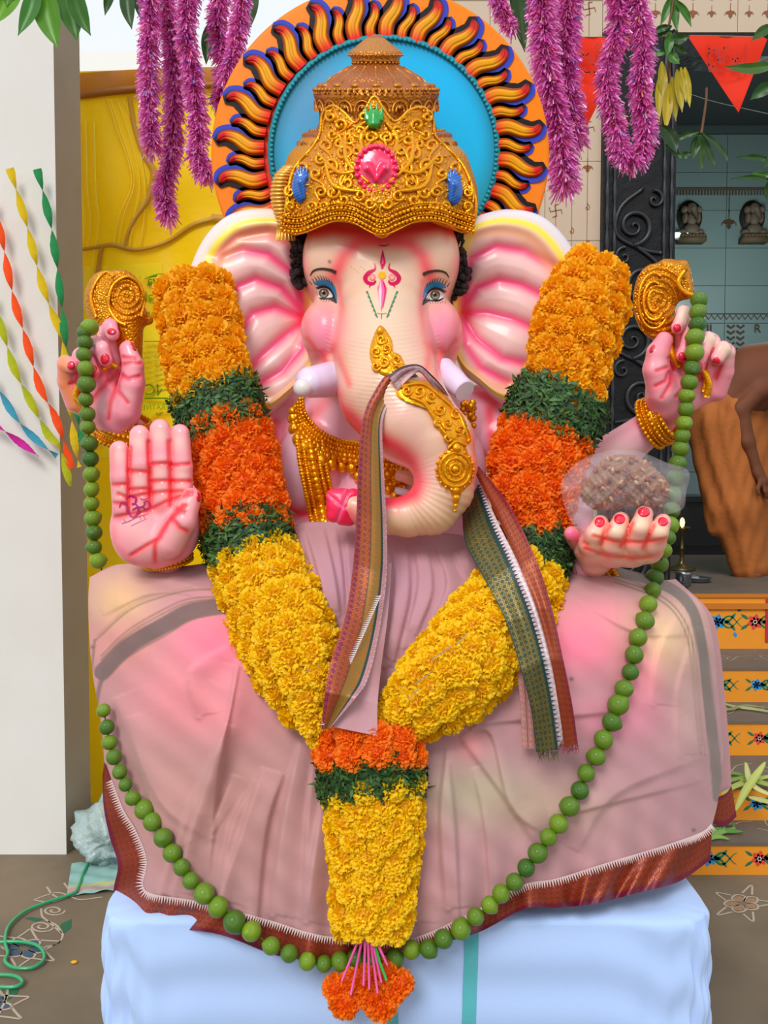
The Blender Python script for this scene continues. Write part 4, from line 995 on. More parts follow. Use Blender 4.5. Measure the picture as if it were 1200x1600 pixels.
# gold relief on the trunk: top leaf, side garland, pendant
mb = MB()
def patch(outline, lift, lo_=0.0):
    o = catmull(outline, 4, True); n = len(o); c_ = o.mean(0); V = [np.array([[c_[0], c_[1], hq(c_[0], c_[1]) + lift]])]
    for k in range(1, 8):
        p_ = c_ + (o - c_)*k/7; lf = lift if k < 7 else lo_; V.append(np.c_[p_, hq(p_[:, 0], p_[:, 1]) + lf + 1.2*np.sin(p_[:, 0]*.7)*np.sin(p_[:, 1]*.6)*(k < 7)])
    f = [(0, 1 + (i+1) % n, 1 + i) for i in range(n)] + [(1 + k*n + i, 1 + k*n + (i+1) % n, 1 + (k+1)*n + (i+1) % n, 1 + (k+1)*n + i) for k in range(6) for i in range(n)]
    mb.add((np.concatenate(V), f)); return o
hqq = lambda x, y, lift=0: hq(x, y) + 4 + lift
o1 = patch([(594, 508), (612, 530), (614, 548), (626, 555), (634, 570), (648, 580), (640, 594), (610, 590), (590, 582), (578, 560), (580, 535)], 4)
for (x, y, r, a, s_) in ((596, 530, 8, 0, 1), (604, 545, 7, 2, -1), (588, 550, 8, 1, 1), (600, 565, 9, 3, -1), (620, 562, 7, 1, 1), (588, 572, 7, 0, 1), (618, 578, 9, 2, -1), (634, 580, 6, 0, 1)): scroll(x, y, r, a, 1.2, s_, None, 2.4, hqq)
mb.add(ball((594, 518, float(hq(594, 518)) + 4), (6, 9, 5), 8, 6))
o2 = patch([(622, 600), (650, 594), (676, 600), (700, 620), (722, 645), (733, 672), (736, 690), (722, 700), (704, 694), (690, 680), (672, 650), (655, 628), (636, 626), (620, 620)], 4)
for (x, y, r, a, s_) in ((636, 610, 8, 0, 1), (655, 612, 9, 2, -1), (674, 620, 9, 1, 1), (688, 640, 9, 3, -1), (700, 662, 9, 1, 1), (712, 645, 9, 0, 1), (718, 672, 8, 2, -1), (700, 684, 6, 0, 1), (684, 660, 6, 0, 1)): scroll(x, y, r, a, 1.2, s_, None, 2.6, hqq)
for pth in ([(626, 604), (660, 600), (690, 622), (718, 650), (732, 688)], [(640, 620), (664, 632), (684, 662), (704, 688)], [(700, 700), (712, 690), (728, 696)]):
    p_ = catmull(pth, 8); mb.add(tube(np.c_[p_, hq(p_[:, 0], p_[:, 1]) + 4.5], 2.8, 6))
o3 = patch([(718, 680), (730, 705), (740, 730), (736, 755), (722, 770), (712, 795), (704, 770), (688, 755), (682, 735), (690, 712), (704, 698)], 5)
for rr_ in (24, 16, 8):
    t = np.linspace(0, 2*math.pi, 30); p_ = np.c_[711 + rr_*np.cos(t), 734 + rr_*1.1*np.sin(t)]; mb.add(tube(np.c_[p_, hq(p_[:, 0], p_[:, 1]) + 5], 3, 6, False))
for (x, y, r) in ((711, 733, 6), (713, 700, 8), (713, 716, 4), (713, 778, 6), (712, 790, 4), (711, 798, 3), (712, 766, 5)): mb.add(ball((x, y, float(hq(x, y)) + 6), (r, r, r*.7), 10, 7))
for a in np.arange(18)*math.pi/9: x, y = 711 + 29*math.cos(a), 734 + 31*math.sin(a); mb.add(ball((x, y, float(hq(x, y)) + 4), 3.2, 6, 5))
mb.build('trunk_ornament', gold_s, head)
# earring-like gold behind the right tusk
mb = MB()
for k in range(30): mb.add(ball((R.uniform(722, 742), R.uniform(628, 668), 30 + R.gauss(0, 3)), R.uniform(4, 7), 8, 6))
mb.build('ear_pendant', gold_s, idol)
# ================================================================== HANDS (each one continuous plaster hand)
def hand(name, fingers, palm, k, base, paint, h=1.7, disp=None, kp=9):
    """fingers: chains of (x,y,q,r); they stay apart from each other and melt into the palm"""
    fr = [union(chain(f), 3) for f in fingers]; pf = union(palm, k)
    def fn(x, y, z):
        d = pf(x, y, z); g = None
        for f in fr:
            v = f(x, y, z); g = v if g is None else np.minimum(g, v)
        return smin(d, g, kp)
    fn.box = (np.min([f.box[0] for f in fr + [pf]], 0), np.max([f.box[1] for f in fr + [pf]], 0))
    return solid(name, fn, h, skin, base, paint, disp=disp), fn
nailm = mat('nail_paint', '#d8143c', .2, coat=.8)
def nail(par, fn, c, r, rot=0.0, lift=1.4, colr='#d01236'):
    mb = MB(); qf = lambda x, y: surf_q(fn, x, y, 330)
    ddisc(mb, c, r, colr, qf, lift, rot, rings=4, n=16); V, Fc, C, U = mb.arrays(); n = 16
    V[-n:, 2] -= lift + .8; link_mesh('nail', Q(V), Fc, mat('nail_attr', '#ffffff', .2, attr=True, coat=.8), par, C)
# 1 blessing palm, lower left of the photo
fg = [[(192, 795, 152, 17), (189, 745, 155, 17), (186, 704, 153, 15.5)], [(221, 790, 154, 17), (219, 725, 158, 17.5), (218, 680, 155, 16)], [(254, 785, 154, 18), (252, 720, 158, 18), (250, 671, 155, 16.5)], [(285, 785, 152, 17), (284, 730, 155, 17), (281, 678, 152, 15.5)],
      [(264, 848, 166, 26), (285, 815, 180, 22), (299, 778, 176, 16)]]
pl = [ell((243, 822, 140), (71, 64, 24)), (ell((215, 835, 150), (40, 48, 22)), 12), (ell((275, 830, 150), (34, 45, 24)), 12), (cap((240, 850, 135), (262, 872, 105), 34, 26), 16)]
palmc = [[(176, 758), (198, 757)], [(174, 786), (200, 788)], [(202, 736), (232, 738)], [(203, 765), (234, 764)], [(236, 725), (266, 724)], [(236, 752), (268, 751)], [(268, 727), (296, 725)], [(270, 752), (300, 752)], [(201, 800), (201, 740), (203, 700)], [(235, 790), (234, 740), (232, 690)], [(267, 790), (266, 740), (264, 690)],
         [(180, 808), (225, 800), (275, 778), (300, 772)], [(205, 868), (250, 840), (265, 810), (285, 790)], [(243, 878), (242, 850), (262, 815), (290, 790)], [(276, 795), (288, 800)], [(270, 812), (282, 826), (292, 830)], [(185, 772), (200, 778), (240, 770), (268, 768), (300, 768)]]
def p1_(C, V, Nn):
    blend(C, np.ones(len(C)), '#f8a7b0'); f = np.clip(Nn[:, 2] * 2, 0, 1)
    for c in ((185, 710), (217, 690), (249, 680), (280, 690), (186, 772), (218, 750), (251, 738), (284, 740), (252, 765), (285, 765)): blob(C, V, c, (12, 14), '#fbd0c6', .75, f)
    for c in ((210, 825), (285, 790), (230, 850), (280, 840)): blob(C, V, c, (20, 18), '#fbc3bf', .6, f)
    for l in palmc: stroke(C, V, l, '#f02a3c', 4.6, .8, f)
    stroke(C, V, [(176, 700), (172, 780), (178, 850), (215, 884), (270, 880), (312, 840), (316, 790)], '#f77c84', 6, .5)
def creased(lines, dpt=2.2, w_=3):
    def f(V, Nn):
        D = np.full(len(V), 1e9)
        for l in lines: D = np.minimum(D, pdist(V, l))
        return -Nn * (dpt * np.exp(-(D / w_) ** 2) * np.clip(Nn[:, 2] * 2, 0, 1))[:, None]
    return f
hp, hpf = hand('blessing_hand', fg, pl, 12, '#f8a7b0', p1_, disp=creased(palmc))
nail(hp, hpf, (312, 772), (5, 14), .15, 2.0)
# om sign written in the palm
mb = MB(); hq1 = lambda x, y: surf_q(hpf, x, y, 330); OM = '#a8246a'
for l, w_ in (([(186, 793), (190, 786), (198, 788), (200, 800), (208, 808), (216, 800), (214, 790), (206, 786)], [1.5, 3, 3, 3.4, 3, 3, 2.5, 1.5]), ([(196, 780), (204, 775), (212, 778), (211, 786), (206, 789)], [1.5, 3, 3, 3, 2]), ([(206, 797), (214, 793), (222, 792), (228, 786)], [2, 3, 2.5, 2]), ([(224, 786), (230, 783), (235, 788), (233, 795), (226, 796), (224, 790)], [2, 2, 2, 2, 2, 2]), ([(219, 779), (225, 781), (231, 778)], [1, 1.4, 1]), ([(190, 818), (202, 814), (214, 808), (232, 802)], [.8, 1, 1, .6]), ([(204, 822), (216, 816), (230, 810)], [.6, .8, .5]), ([(193, 811), (196, 816)], [.8, .8]), ([(218, 806), (220, 812)], [.8, .8]), ([(224, 804), (226, 810)], [.8, .8])): dribbon(mb, l, w_, OM, hq1, 1.0)
mb.build('palm_writing', paintm, hp)

# 2 upper left hand
fg = [[(118, 628, -18, 17), (104, 595, -8, 15), (102, 568, 8, 13), (112, 572, 22, 11)], [(132, 622, -14, 16), (124, 585, -4, 14), (126, 556, 10, 13), (138, 566, 24, 11), (146, 582, 26, 10)], [(160, 615, -16, 16), (152, 575, -4, 15), (150, 540, 8, 15), (158, 545, 22, 13), (165, 562, 24, 11)], [(185, 605, -20, 16), (176, 560, -14, 14), (165, 520, -4, 13), (172, 510, 8, 12), (176, 522, 16, 11)],
      [(196, 640, 4, 25), (206, 600, 16, 21), (208, 572, 18, 17), (199, 545, 12, 13)]]
pl = [ell((165, 625, -18), (50, 42, 22)), (ell((185, 640, -8), (34, 40, 24)), 12), (cap((175, 645, -22), (196, 680, -38), 30, 24), 14)]
c2 = [[(170, 655), (172, 630), (182, 600), (190, 585)], [(182, 590), (185, 612), (200, 630)], [(188, 585), (200, 592), (218, 588)], [(190, 570), (205, 566), (220, 568)], [(110, 600), (135, 590), (160, 585)], [(142, 628), (165, 600), (185, 580)], [(140, 600), (146, 575)], [(122, 600), (118, 580)], [(192, 558), (212, 560)]]
def p2_(C, V, Nn):
    blend(C, np.ones(len(C)), '#fb9cae'); f = np.clip(Nn[:, 2] * 2, 0, 1)
    stroke(C, V, [(98, 560), (100, 600), (125, 650), (140, 670)], '#fb9a4a', 10, .8)
    for c in ((200, 620), (205, 560), (160, 635), (160, 530)): blob(C, V, c, (16, 18), '#fbc8cc', .6, f)
    for l in c2: stroke(C, V, l, '#e2203c', 4, .75, f)
h2, h2f = hand('upper_hand', fg, pl, 12, '#fb9cae', p2_, disp=creased(c2))
nail(h2, h2f, (111, 571), (7, 8)); nail(h2, h2f, (164, 561), (8, 10), .2); nail(h2, h2f, (174, 518), (9, 6)); nail(h2, h2f, (147, 577), (5, 7), .3); nail(h2, h2f, (209, 540), (5, 10), -.4)

# 3 upper right hand
fg = [[(1120, 610, -20, 17), (1132, 580, -10, 15), (1136, 550, 4, 13), (1130, 545, 18, 12), (1121, 560, 24, 11)], [(1100, 605, -16, 16), (1106, 570, -6, 15), (1112, 535, 6, 14), (1106, 530, 18, 12), (1098, 550, 24, 11), (1092, 572, 26, 10)], [(1078, 600, -14, 16), (1078, 560, -2, 14), (1078, 520, 4, 13), (1074, 540, 18, 11), (1066, 556, 24, 10)], [(1060, 590, -16, 15), (1066, 550, -10, 13), (1070, 505, -2, 12), (1068, 488, 6, 11), (1062, 505, 16, 10), (1058, 512, 18, 10)],
      [(1036, 612, 4, 26), (1026, 578, 14, 22), (1028, 552, 16, 18), (1038, 532, 12, 14)]]
pl = [ell((1068, 600, -20), (56, 42, 22)), (ell((1048, 620, -8), (40, 36, 24)), 12), (cap((1050, 625, -22), (1030, 660, -36), 32, 24), 14)]
c3 = [[(1034, 622), (1048, 600), (1052, 575), (1046, 560)], [(1024, 604), (1040, 596), (1046, 582)], [(1026, 580), (1042, 574)], [(1050, 560), (1070, 575), (1092, 580)], [(1058, 620), (1075, 600), (1100, 590)], [(1118, 590), (1126, 570)], [(1100, 590), (1104, 570)], [(1082, 580), (1086, 560)]]
def p3_(C, V, Nn):
    blend(C, np.ones(len(C)), '#fb9aa8'); f = np.clip(Nn[:, 2] * 2, 0, 1)
    for c in ((1112, 530), (1137, 548), (1068, 490)): blob(C, V, c, (14, 18), '#f6e2c8', .8, f)
    for c in ((1030, 570), (1040, 620), (1090, 610)): blob(C, V, c, (14, 18), '#fcc2cc', .6, f)
    for l in c3: stroke(C, V, l, '#ef2648', 4, .75, f)
h3, h3f = hand('upper_hand', fg, pl, 12, '#fb9aa8', p3_, disp=creased(c3))
nail(h3, h3f, (1119, 565), (7, 8), .3); nail(h3, h3f, (1058, 513), (7, 8)); nail(h3, h3f, (1066, 558), (7, 9), -.2); nail(h3, h3f, (1094, 572), (5, 7)); nail(h3, h3f, (1019, 545), (4, 8), .5, 1.4, '#c93a50')

# 4 offering hand, palm up, fingertips curled up toward the viewer
fg = [[(925, 858, 170, 24), (924, 850, 200, 20), (930, 835, 215, 17), (938, 818, 212, 13.5)], [(955, 862, 172, 24), (958, 850, 205, 20), (963, 832, 220, 17), (970, 813, 216, 13.5)], [(988, 862, 172, 24), (994, 848, 205, 20), (1000, 825, 220, 17), (1007, 803, 215, 14)], [(1015, 858, 168, 22), (1022, 848, 200, 19), (1028, 832, 214, 17), (1036, 816, 210, 13.5)],
      [(905, 850, 140, 18), (898, 838, 165, 15), (893, 834, 185, 12)]]
pl = [ell((965, 862, 165), (68, 24, 42)), (cap((930, 872, 140), (925, 885, 110), 28, 24), 14)]
c4 = [[(915, 858), (950, 868), (990, 872), (1030, 868)], [(928, 838), (960, 846), (1000, 848), (1042, 842)], [(938, 850), (944, 835), (952, 822)], [(970, 855), (980, 835), (988, 818)], [(1005, 858), (1012, 840), (1021, 822)], [(912, 848), (918, 852)]]
def p4_(C, V, Nn):
    blend(C, np.ones(len(C)), '#f9b9ac'); f = np.clip(Nn[:, 2] * 2, 0, 1)
    for c in ((935, 838), (965, 830), (1003, 820), (1034, 832), (930, 862), (1010, 868), (970, 868)): blob(C, V, c, (13, 13), '#fbdcbe', .9, f)
    for l in c4: stroke(C, V, l, '#f8463c', 4.6, .8, f)
    blob(C, V, (893, 835), (16, 14), '#f8689a', .9); stroke(C, V, [(900, 880), (960, 890), (1010, 884)], '#f3c7b8', 6, .6)
h4, h4f = hand('offering_hand', fg, pl, 12, '#f9b9ac', p4_, disp=creased(c4, 1.5))
for c, r in (((937, 816), (9, 9)), ((968, 811), (10, 9)), ((1006, 800), (11, 9)), ((1036, 815), (9, 8))): nail(h4, h4f, c, r, .1, 1.6, '#e0103e')

# bracelets
def bracelet(pts, r, wd, rows=4):
    mb = MB(); a, b = np.array(pts[0], float), np.array(pts[1], float); T = b - a; T /= np.linalg.norm(T); u = np.cross(T, [0, 0, 1]); u /= np.linalg.norm(u); v = np.cross(T, u)
    t = np.arange(40)*2*math.pi/40; n = 7; V = []
    for k in range(n): f = k/(n-1); rr_ = r[0] + (r[1]-r[0])*f + 3*math.sin(f*math.pi); V.append(a + (b-a)*f + rr_*(np.cos(t)[:, None]*u + np.sin(t)[:, None]*v))
    mb.add((np.concatenate(V), gridf(n, 40, False, True)))
    for row in range(rows):
        f = (row + .3)/(rows - .4); rr_ = r[0] + (r[1]-r[0])*f + 4; br = 2.6 if row % 2 else 4.0
        for k in range(int(6.28*rr_/(br*1.9))):
            a_ = k*br*1.9/rr_; mb.add(ball(a + (b-a)*f + rr_*(math.cos(a_)*u + math.sin(a_)*v), br, 6, 4))
    mb.build('bracelet', gold_s, idol)
bracelet([(196, 650, -32), (186, 692, -44)], (36, 38), 0, 5)
bracelet([(1046, 648, -32), (1014, 664, -44)], (36, 36), 0, 5); bracelet([(960, 872, 110), (925, 884, 104)], (26, 26), 0, 4); bracelet([(258, 858, 110), (262, 880, 104)], (34, 36), 0, 4)
# gold attributes in the upper hands: shell-like gold forms with coils
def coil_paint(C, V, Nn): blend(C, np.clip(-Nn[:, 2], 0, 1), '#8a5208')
def coils(c, r, turns, amp):
    def f(V, Nn):
        d = np.hypot((V[:, 0]-c[0]), (V[:, 1]-c[1])*.9); return Nn * (amp*np.sin(d*.75 + np.arctan2(V[:, 1]-c[1], V[:, 0]-c[0])) * (d < r) * np.clip(Nn[:, 2]*1.5, 0, 1))[:, None]
    return f
o = union([ell((195, 468, -20), (30, 40, 20)), ell((160, 465, -20), (28, 42, 22), .1), (ell((186, 438, -18), (22, 17, 14)), 10), (cap((205, 490, -20), (232, 500, -20), 22, 8), 10), (cap((195, 500, -20), (205, 560, -18), 30, 18), 12), (cap((162, 495, -20), (178, 560, -20), 20, 12), 10)], 8)
a1 = solid('gold_conch', o, 2.0, gold, '#c9820c', coil_paint, disp=coils((198, 462), 34, 3, 2.2))
mb = MB(); t = np.linspace(0, 1, 50)
oq = lambda x, y: surf_q(o, x, y, 120)
p_ = catmull([(196, 508), (182, 500), (170, 480), (172, 455), (182, 440), (200, 432), (218, 445), (225, 470), (220, 495)], 6); mb.add(tube(np.c_[p_, oq(p_[:, 0], p_[:, 1]) + 1.5], 3, 6)); p_ = catmull([(178, 432), (165, 425), (150, 440), (142, 465), (150, 495)], 6); mb.add(tube(np.c_[p_, oq(p_[:, 0], p_[:, 1]) + 1.5], 2.6, 6))
mb.build('conch_ridge', gold_s, a1)
o = union([ell((1022, 470, -20), (33, 58, 22)), (ell((1050, 440, -20), (28, 34, 18)), 12), (cap((1068, 415, -20), (1072, 455, -18), 9, 13), 7), (cap((1040, 415, -18), (1060, 425, -20), 10, 14), 8), (cap((1030, 500, -18), (1045, 545, -18), 24, 14), 10)], 8)
a2 = solid('gold_conch', o, 2.0, gold, '#c9820c', coil_paint, disp=coils((1030, 470), 50, 3, 2.2))
mb = MB(); p_ = catmull([(1072, 420), (1060, 440), (1068, 455), (1084, 462)], 6); mb.add(tube(np.c_[p_, oq(p_[:, 0], p_[:, 1])*0 - 2], 4, 6)); o2 = o
oq = lambda x, y: surf_q(o2, x, y, 120)
for rr_ in (12, 22, 32):
    t = np.linspace(.6, 5.2, 26); x, y = 1022 + rr_*.75*np.cos(t), 470 + rr_*1.35*np.sin(t); mb.add(tube(np.c_[x, y, oq(x, y) + 1], 2.6, 6))
mb.build('conch_ridge', gold_s, a2)
mb = MB()
for pts in ([(1085, 566, 10), (1100, 580, 14), (1108, 600, 14), (1104, 620, 10)], [(1092, 572, 6), (1104, 590, 8), (1100, 612, 6)], [(1046, 540, 10), (1052, 556, 12), (1062, 572, 8)]): mb.add(tube(catmull(pts, 6), 5.5, 8))
mb.build('gold_noose', gold_s, idol)
mb = MB()
for pts in ([(122, 600, 10), (118, 622, 8), (134, 640, 6)],): mb.add(tube(catmull(pts, 6), 5, 8))
mb.build('gold_noose', gold_s, idol); mb = MB(); mb.add(tube(catmull([(160, 578, 14), (172, 570, 12), (182, 574, 10)], 6), 5, 8))
mb.build('gold_noose', gold_s, idol)
# pink sweet held in the trunk tip
def sw(C, V, Nn):
    for l in ([(512, 772), (535, 792), (560, 800)], [(535, 792), (525, 818)], [(540, 765), (535, 792)]): stroke(C, V, l, '#fb6f9a', 3, .7)
sf = union([ell((534, 792, 176), (24, 28, 17), -.2), (cap((520, 775, 176), (552, 774, 176), 11, 11), 5), (cap((520, 806, 176), (546, 812, 176), 10, 10), 5)], 5)
sd_ = solid('pink_sweet', sf, 1.6, skin, '#f5305c', sw, disp=lambda V, Nn: Nn * (-2.4*np.exp(-(np.minimum(np.minimum(pdist(V, [(512, 772), (535, 792), (560, 800)]), pdist(V, [(535, 792), (525, 818)])), pdist(V, [(545, 765), (535, 792)]))/2.5)**2))[:, None])
sd_['label'] = 'glossy pink sweet held in the trunk tip'

# ================================================================== PEDESTAL under white cloth
white = mat('white_cotton', '#b9d0f6', .8, noise=(1.4, .35, '#aac4f2'), bump=('weave', 500, .25, .002), sheen=.2)
pz = float(P(600, 1440, 1.875)[2]); xa, xb = float(P(146, 1440, 1.875)[0]), float(P(1126, 1440, 1.875)[0])
ped = thing('pedestal', 'low square pedestal wrapped in white cotton cloth under the seated idol', 'pedestal', ((xa + xb)/2, 2.4, 0))
core = MB(False); core.add(box((xa + .03, 1.91, 0), (xb - .03, 2.86, pz - .02))); core.build('platform', mat('plank', '#8a6a45', .8), ped, smooth=False)
rc = random.Random(3)
def clothbox():
    """top plus four sides as one draped sheet: superellipse rings, from the centre of the top out and down"""
    n = 260; t = np.arange(n)*2*math.pi/n; hx, hy = (xb - xa)/2, .48; cx_, cy_ = (xa + xb)/2, 2.355
    c_, s_ = np.cos(t), np.sin(t); e_ = 2/14.
    ux = np.sign(c_)*np.abs(c_)**e_; uy = np.sign(s_)*np.abs(s_)**e_
    V = []
    for k in range(12): f = k/11.; V.append(np.c_[cx_ + hx*ux*f*.995, cy_ + hy*uy*f*.995, np.full(n, pz) + .002*np.sin(ux*9 + f*8)])
    for k in range(1, 40):
        f = k/39.; z_ = pz - f*(pz - .004); rnd = .006*(1 - math.exp(-f*14))
        fold_or_shadow = .6*(.004*np.sin(t*23 + 2*np.sin(t*5)) + .003*np.sin(t*9 + 1.2) + .003*np.sin(t*41)) * min(1, f*2.2) + .0035*np.sin(z_*46 + t*6 + np.sin(t*13))*(f > .02)
        V.append(np.c_[cx_ + (hx + rnd + fold_or_shadow)*ux, cy_ + (hy + rnd + fold_or_shadow)*uy, np.full(n, z_)])
    return np.concatenate(V), gridf(51, n, False, True)
V, Fc = clothbox(); link_mesh('cloth_cover', V, Fc, white, ped)
teal = mat('teal_stripe', '#5fb0b8', .8, bump=('weave', 500, .25, .002))
for px_a, px_b, w_ in ((738, 733, 22), (607, 612, 20)):
    ys = np.linspace(1445, 1900, 30); V = []
    for y in ys:
        row = []
        for f in (-.5, -.17, .17, .5):
            px = px_a + (px_b - px_a)*(y - 1445)/155 + f*w_; x_ = P(px, y, 1.862)[0]; z_ = P(px, y, 1.862)[2]
            # nearest ring angle on the front face
            ux = (x_ - (xa + xb)/2)/((xb - xa)/2); t_ = -math.acos(max(-1, min(1, math.copysign(abs(ux)**7, ux)))); f_ = (pz - z_)/pz
            fold_or_shadow = .6*(.004*math.sin((t_ % (2*math.pi))*23 + 2*math.sin((t_ % (2*math.pi))*5)) + .003*math.sin((t_ % (2*math.pi))*9 + 1.2) + .003*math.sin((t_ % (2*math.pi))*41)) * min(1, max(0, f_)*2.2) + .0035*math.sin(z_*46 + (t_ % (2*math.pi))*6 + math.sin((t_ % (2*math.pi))*13))
            row.append((x_, 2.355 - (.48 + .006*(1 - math.exp(-max(0, f_)*14)) + fold_or_shadow) - .0022, max(z_, .003)))
        V += row
    link_mesh('teal_stripe', np.array(V), gridf(30, 4), teal, ped)
# ================================================================== DHOTI draped over the legs
dh = thing('dhoti', 'dusty pink cotton dhoti with maroon and copper border draped over the idol\'s legs', 'cloth', P(600, 1440, D0 - .44))
cottn = mat('dusty_cotton', '#c99aa0', .8, attr=True, bump=('noise', 14, .25, .012), sheen=.15, noise=(2.5, .25, '#b0868c'))
TOP = [(140, 902), (185, 882), (262, 886), (350, 872), (450, 822), (530, 816), (640, 830), (730, 838), (850, 878), (960, 886), (1046, 908)]
BOT = [(163, 1190), (190, 1262), (212, 1300), (228, 1345), (222, 1382), (238, 1398), (300, 1408), (368, 1425), (430, 1442), (480, 1458), (530, 1466), (640, 1468), (740, 1425), (818, 1384), (870, 1374), (960, 1346), (1040, 1322), (1095, 1302), (1113, 1288)]
def clothq(x, y):
    x = np.asarray(x, float); y = np.asarray(y, float)
    yt = np.interp(x, [p[0] for p in TOP], [p[1] for p in TOP]); tt = np.maximum(y - yt, 0)
    X = np.clip(np.abs((x - 632) / 505), 0, 1); side = (1 - X ** 3.6) ** .55
    top = np.interp(x, [140, 262, 450, 600, 730, 960, 1046], [70, 90, 95, 100, 95, 95, 70]); sc_ = np.interp(x, [140, 300, 480, 600, 720, 900, 1046], [45, 60, 110, 120, 110, 60, 45])
    full = 252 + 10 * np.clip((y - 1200) / 200, 0, 1)
    q_ = top + (full - top) * (1 - np.exp(-tt / sc_))
    return 30 + (q_ - 30) * side
folds = [([(372, 1030), (355, 1130), (300, 1260), (250, 1395)], 9, 8), ([(350, 1130), (300, 1300), (270, 1400)], 7, 7), ([(412, 1200), (380, 1300), (345, 1405)], 10, 7), ([(470, 1160), (445, 1280), (425, 1430)], 11, 8), ([(372, 1040), (345, 1180), (330, 1300), (318, 1400)], 8, -7), ([(505, 1250), (492, 1340), (478, 1440)], 12, 7),
         ([(175, 900), (260, 905), (340, 925)], 10, 5), ([(160, 960), (240, 925), (330, 930)], 8, 4), ([(180, 1090), (250, 1250), (330, 1310)], 14, 5), ([(360, 1010), (300, 1050), (310, 1120)], 10, 5), ([(200, 1120), (240, 1260), (270, 1330)], 10, 4),
         ([(480, 830), (500, 900), (515, 980)], 6, 8), ([(505, 825), (522, 900), (530, 960)], 5, -6), ([(455, 850), (480, 930), (505, 990)], 6, 7), ([(540, 830), (545, 900), (548, 960)], 5, 6), ([(470, 835), (490, 915), (512, 985)], 4, -5), ([(525, 825), (535, 900), (538, 955)], 4, -4),
         ([(615, 850), (618, 930), (600, 1040)], 6, 7), ([(650, 850), (655, 920), (630, 1010)], 7, 6), ([(680, 850), (700, 910), (680, 970)], 6, 6), ([(635, 850), (638, 930), (615, 1030)], 5, -6), ([(710, 860), (728, 900)], 7, 5), ([(665, 850), (675, 920), (650, 990)], 4, -4),
         ([(740, 1130), (860, 1120), (960, 1110)], 9, 4), ([(720, 1150), (780, 1230), (850, 1330)], 10, 5), ([(700, 1170), (690, 1280), (700, 1420)], 10, 7), ([(735, 1140), (770, 1150), (800, 1260), (850, 1300)], 8, 5), ([(900, 900), (960, 920), (1040, 935)], 10, 4), ([(1060, 960), (1030, 1020), (1020, 1100)], 9, 4), ([(1090, 980), (1060, 1080), (1062, 1180)], 9, 3), ([(880, 920), (990, 985), (1080, 990)], 9, 3), ([(665, 1180), (660, 1300), (650, 1440)], 8, 6), ([(900, 1330), (960, 1240), (1100, 1180)], 14, 4), ([(860, 1280), (930, 1260), (1090, 1220)], 8, 3)]
folds = folds + [([(x0 + dx, 1180 + abs(dx)), (x0 + dx * 2.0, 1300), (x0 + dx*2.6, 1470)], 7, a) for x0, dx, a in ((500, -10, 5), (470, -28, -5), (440, -40, 5), (395, -30, 5), (690, 10, -5), (720, 20, 4))]
nu, nv = 420, 260
u = np.linspace(0, 1, nu); top = resample(catmull(TOP, 10), nu); bot = resample(catmull(BOT, 10), nu)
v = np.linspace(0, 1, nv); V = top[:, None] * (1 - v)[None, :, None] + bot[:, None] * v[None, :, None]
def edge(pts):
    pts = resample(catmull(pts, 10), 300); return lambda y: np.interp(y, pts[:, 1], pts[:, 0])
le = edge([(140, 902), (138, 950), (143, 1040), (158, 1130), (163, 1190)]); re_ = edge([(1046, 908), (1092, 940), (1112, 990), (1122, 1080), (1130, 1180), (1122, 1250), (1113, 1288)])
X = V[..., 0].copy(); Y = V[..., 1]
dl = le(Y[0]) - X[0]; dr = re_(Y[-1]) - X[-1]
X += dl[None] * np.exp(-u / .12)[:, None] * (1-u)[:, None] + dr[None] * np.exp(-(1 - u) / .16)[:, None] * u[:, None]
p = np.c_[X.ravel(), Y.ravel()]; q_ = clothq(p[:, 0], p[:, 1]) + 6
def foldd(p):
    d = np.zeros(len(p))
    for pts, wd, amp in folds:
        D, tt, sg = pdist_t(p, catmull(pts, 5)); env = np.clip(np.sin(tt * math.pi * .92 + .12), 0, 1) ** .7 * (tt > 0.001); sg = sg * np.sign(amp)
        env = np.where(tt >= .999, np.exp(-(D/6)**2) * .35, env); wf = wd * (1 + tt * .5)
        d += 1.7 * abs(amp) * env * np.where(sg > 0, np.exp(-(D / (wf * .42)) ** 2), np.exp(-(D / (wf * 2.2)) ** 2))
    return d
hem_w = np.clip((v - .75) / .25, 0, 1)
q_ += foldd(p) + (5*np.sin(p[:, 0]*.055) + 3*np.sin(p[:, 0]*.13 + 1)) * np.tile(hem_w, nu) + 1.2*np.sin(p[:, 0]*.05 + p[:, 1]*.03) + .8*np.sin(p[:, 0]*.09 - p[:, 1]*.11)
pl2 = p
C = np.tile(lin('#bd9294'), (len(p), 1))
blob(C, pl2, (330, 1250), (230, 140), '#bb8d84', .7); blob(C, pl2, (900, 1200), (300, 160), '#bd929a', .6); blob(C, pl2, (640, 930), (150, 110), '#b68a98', .7)
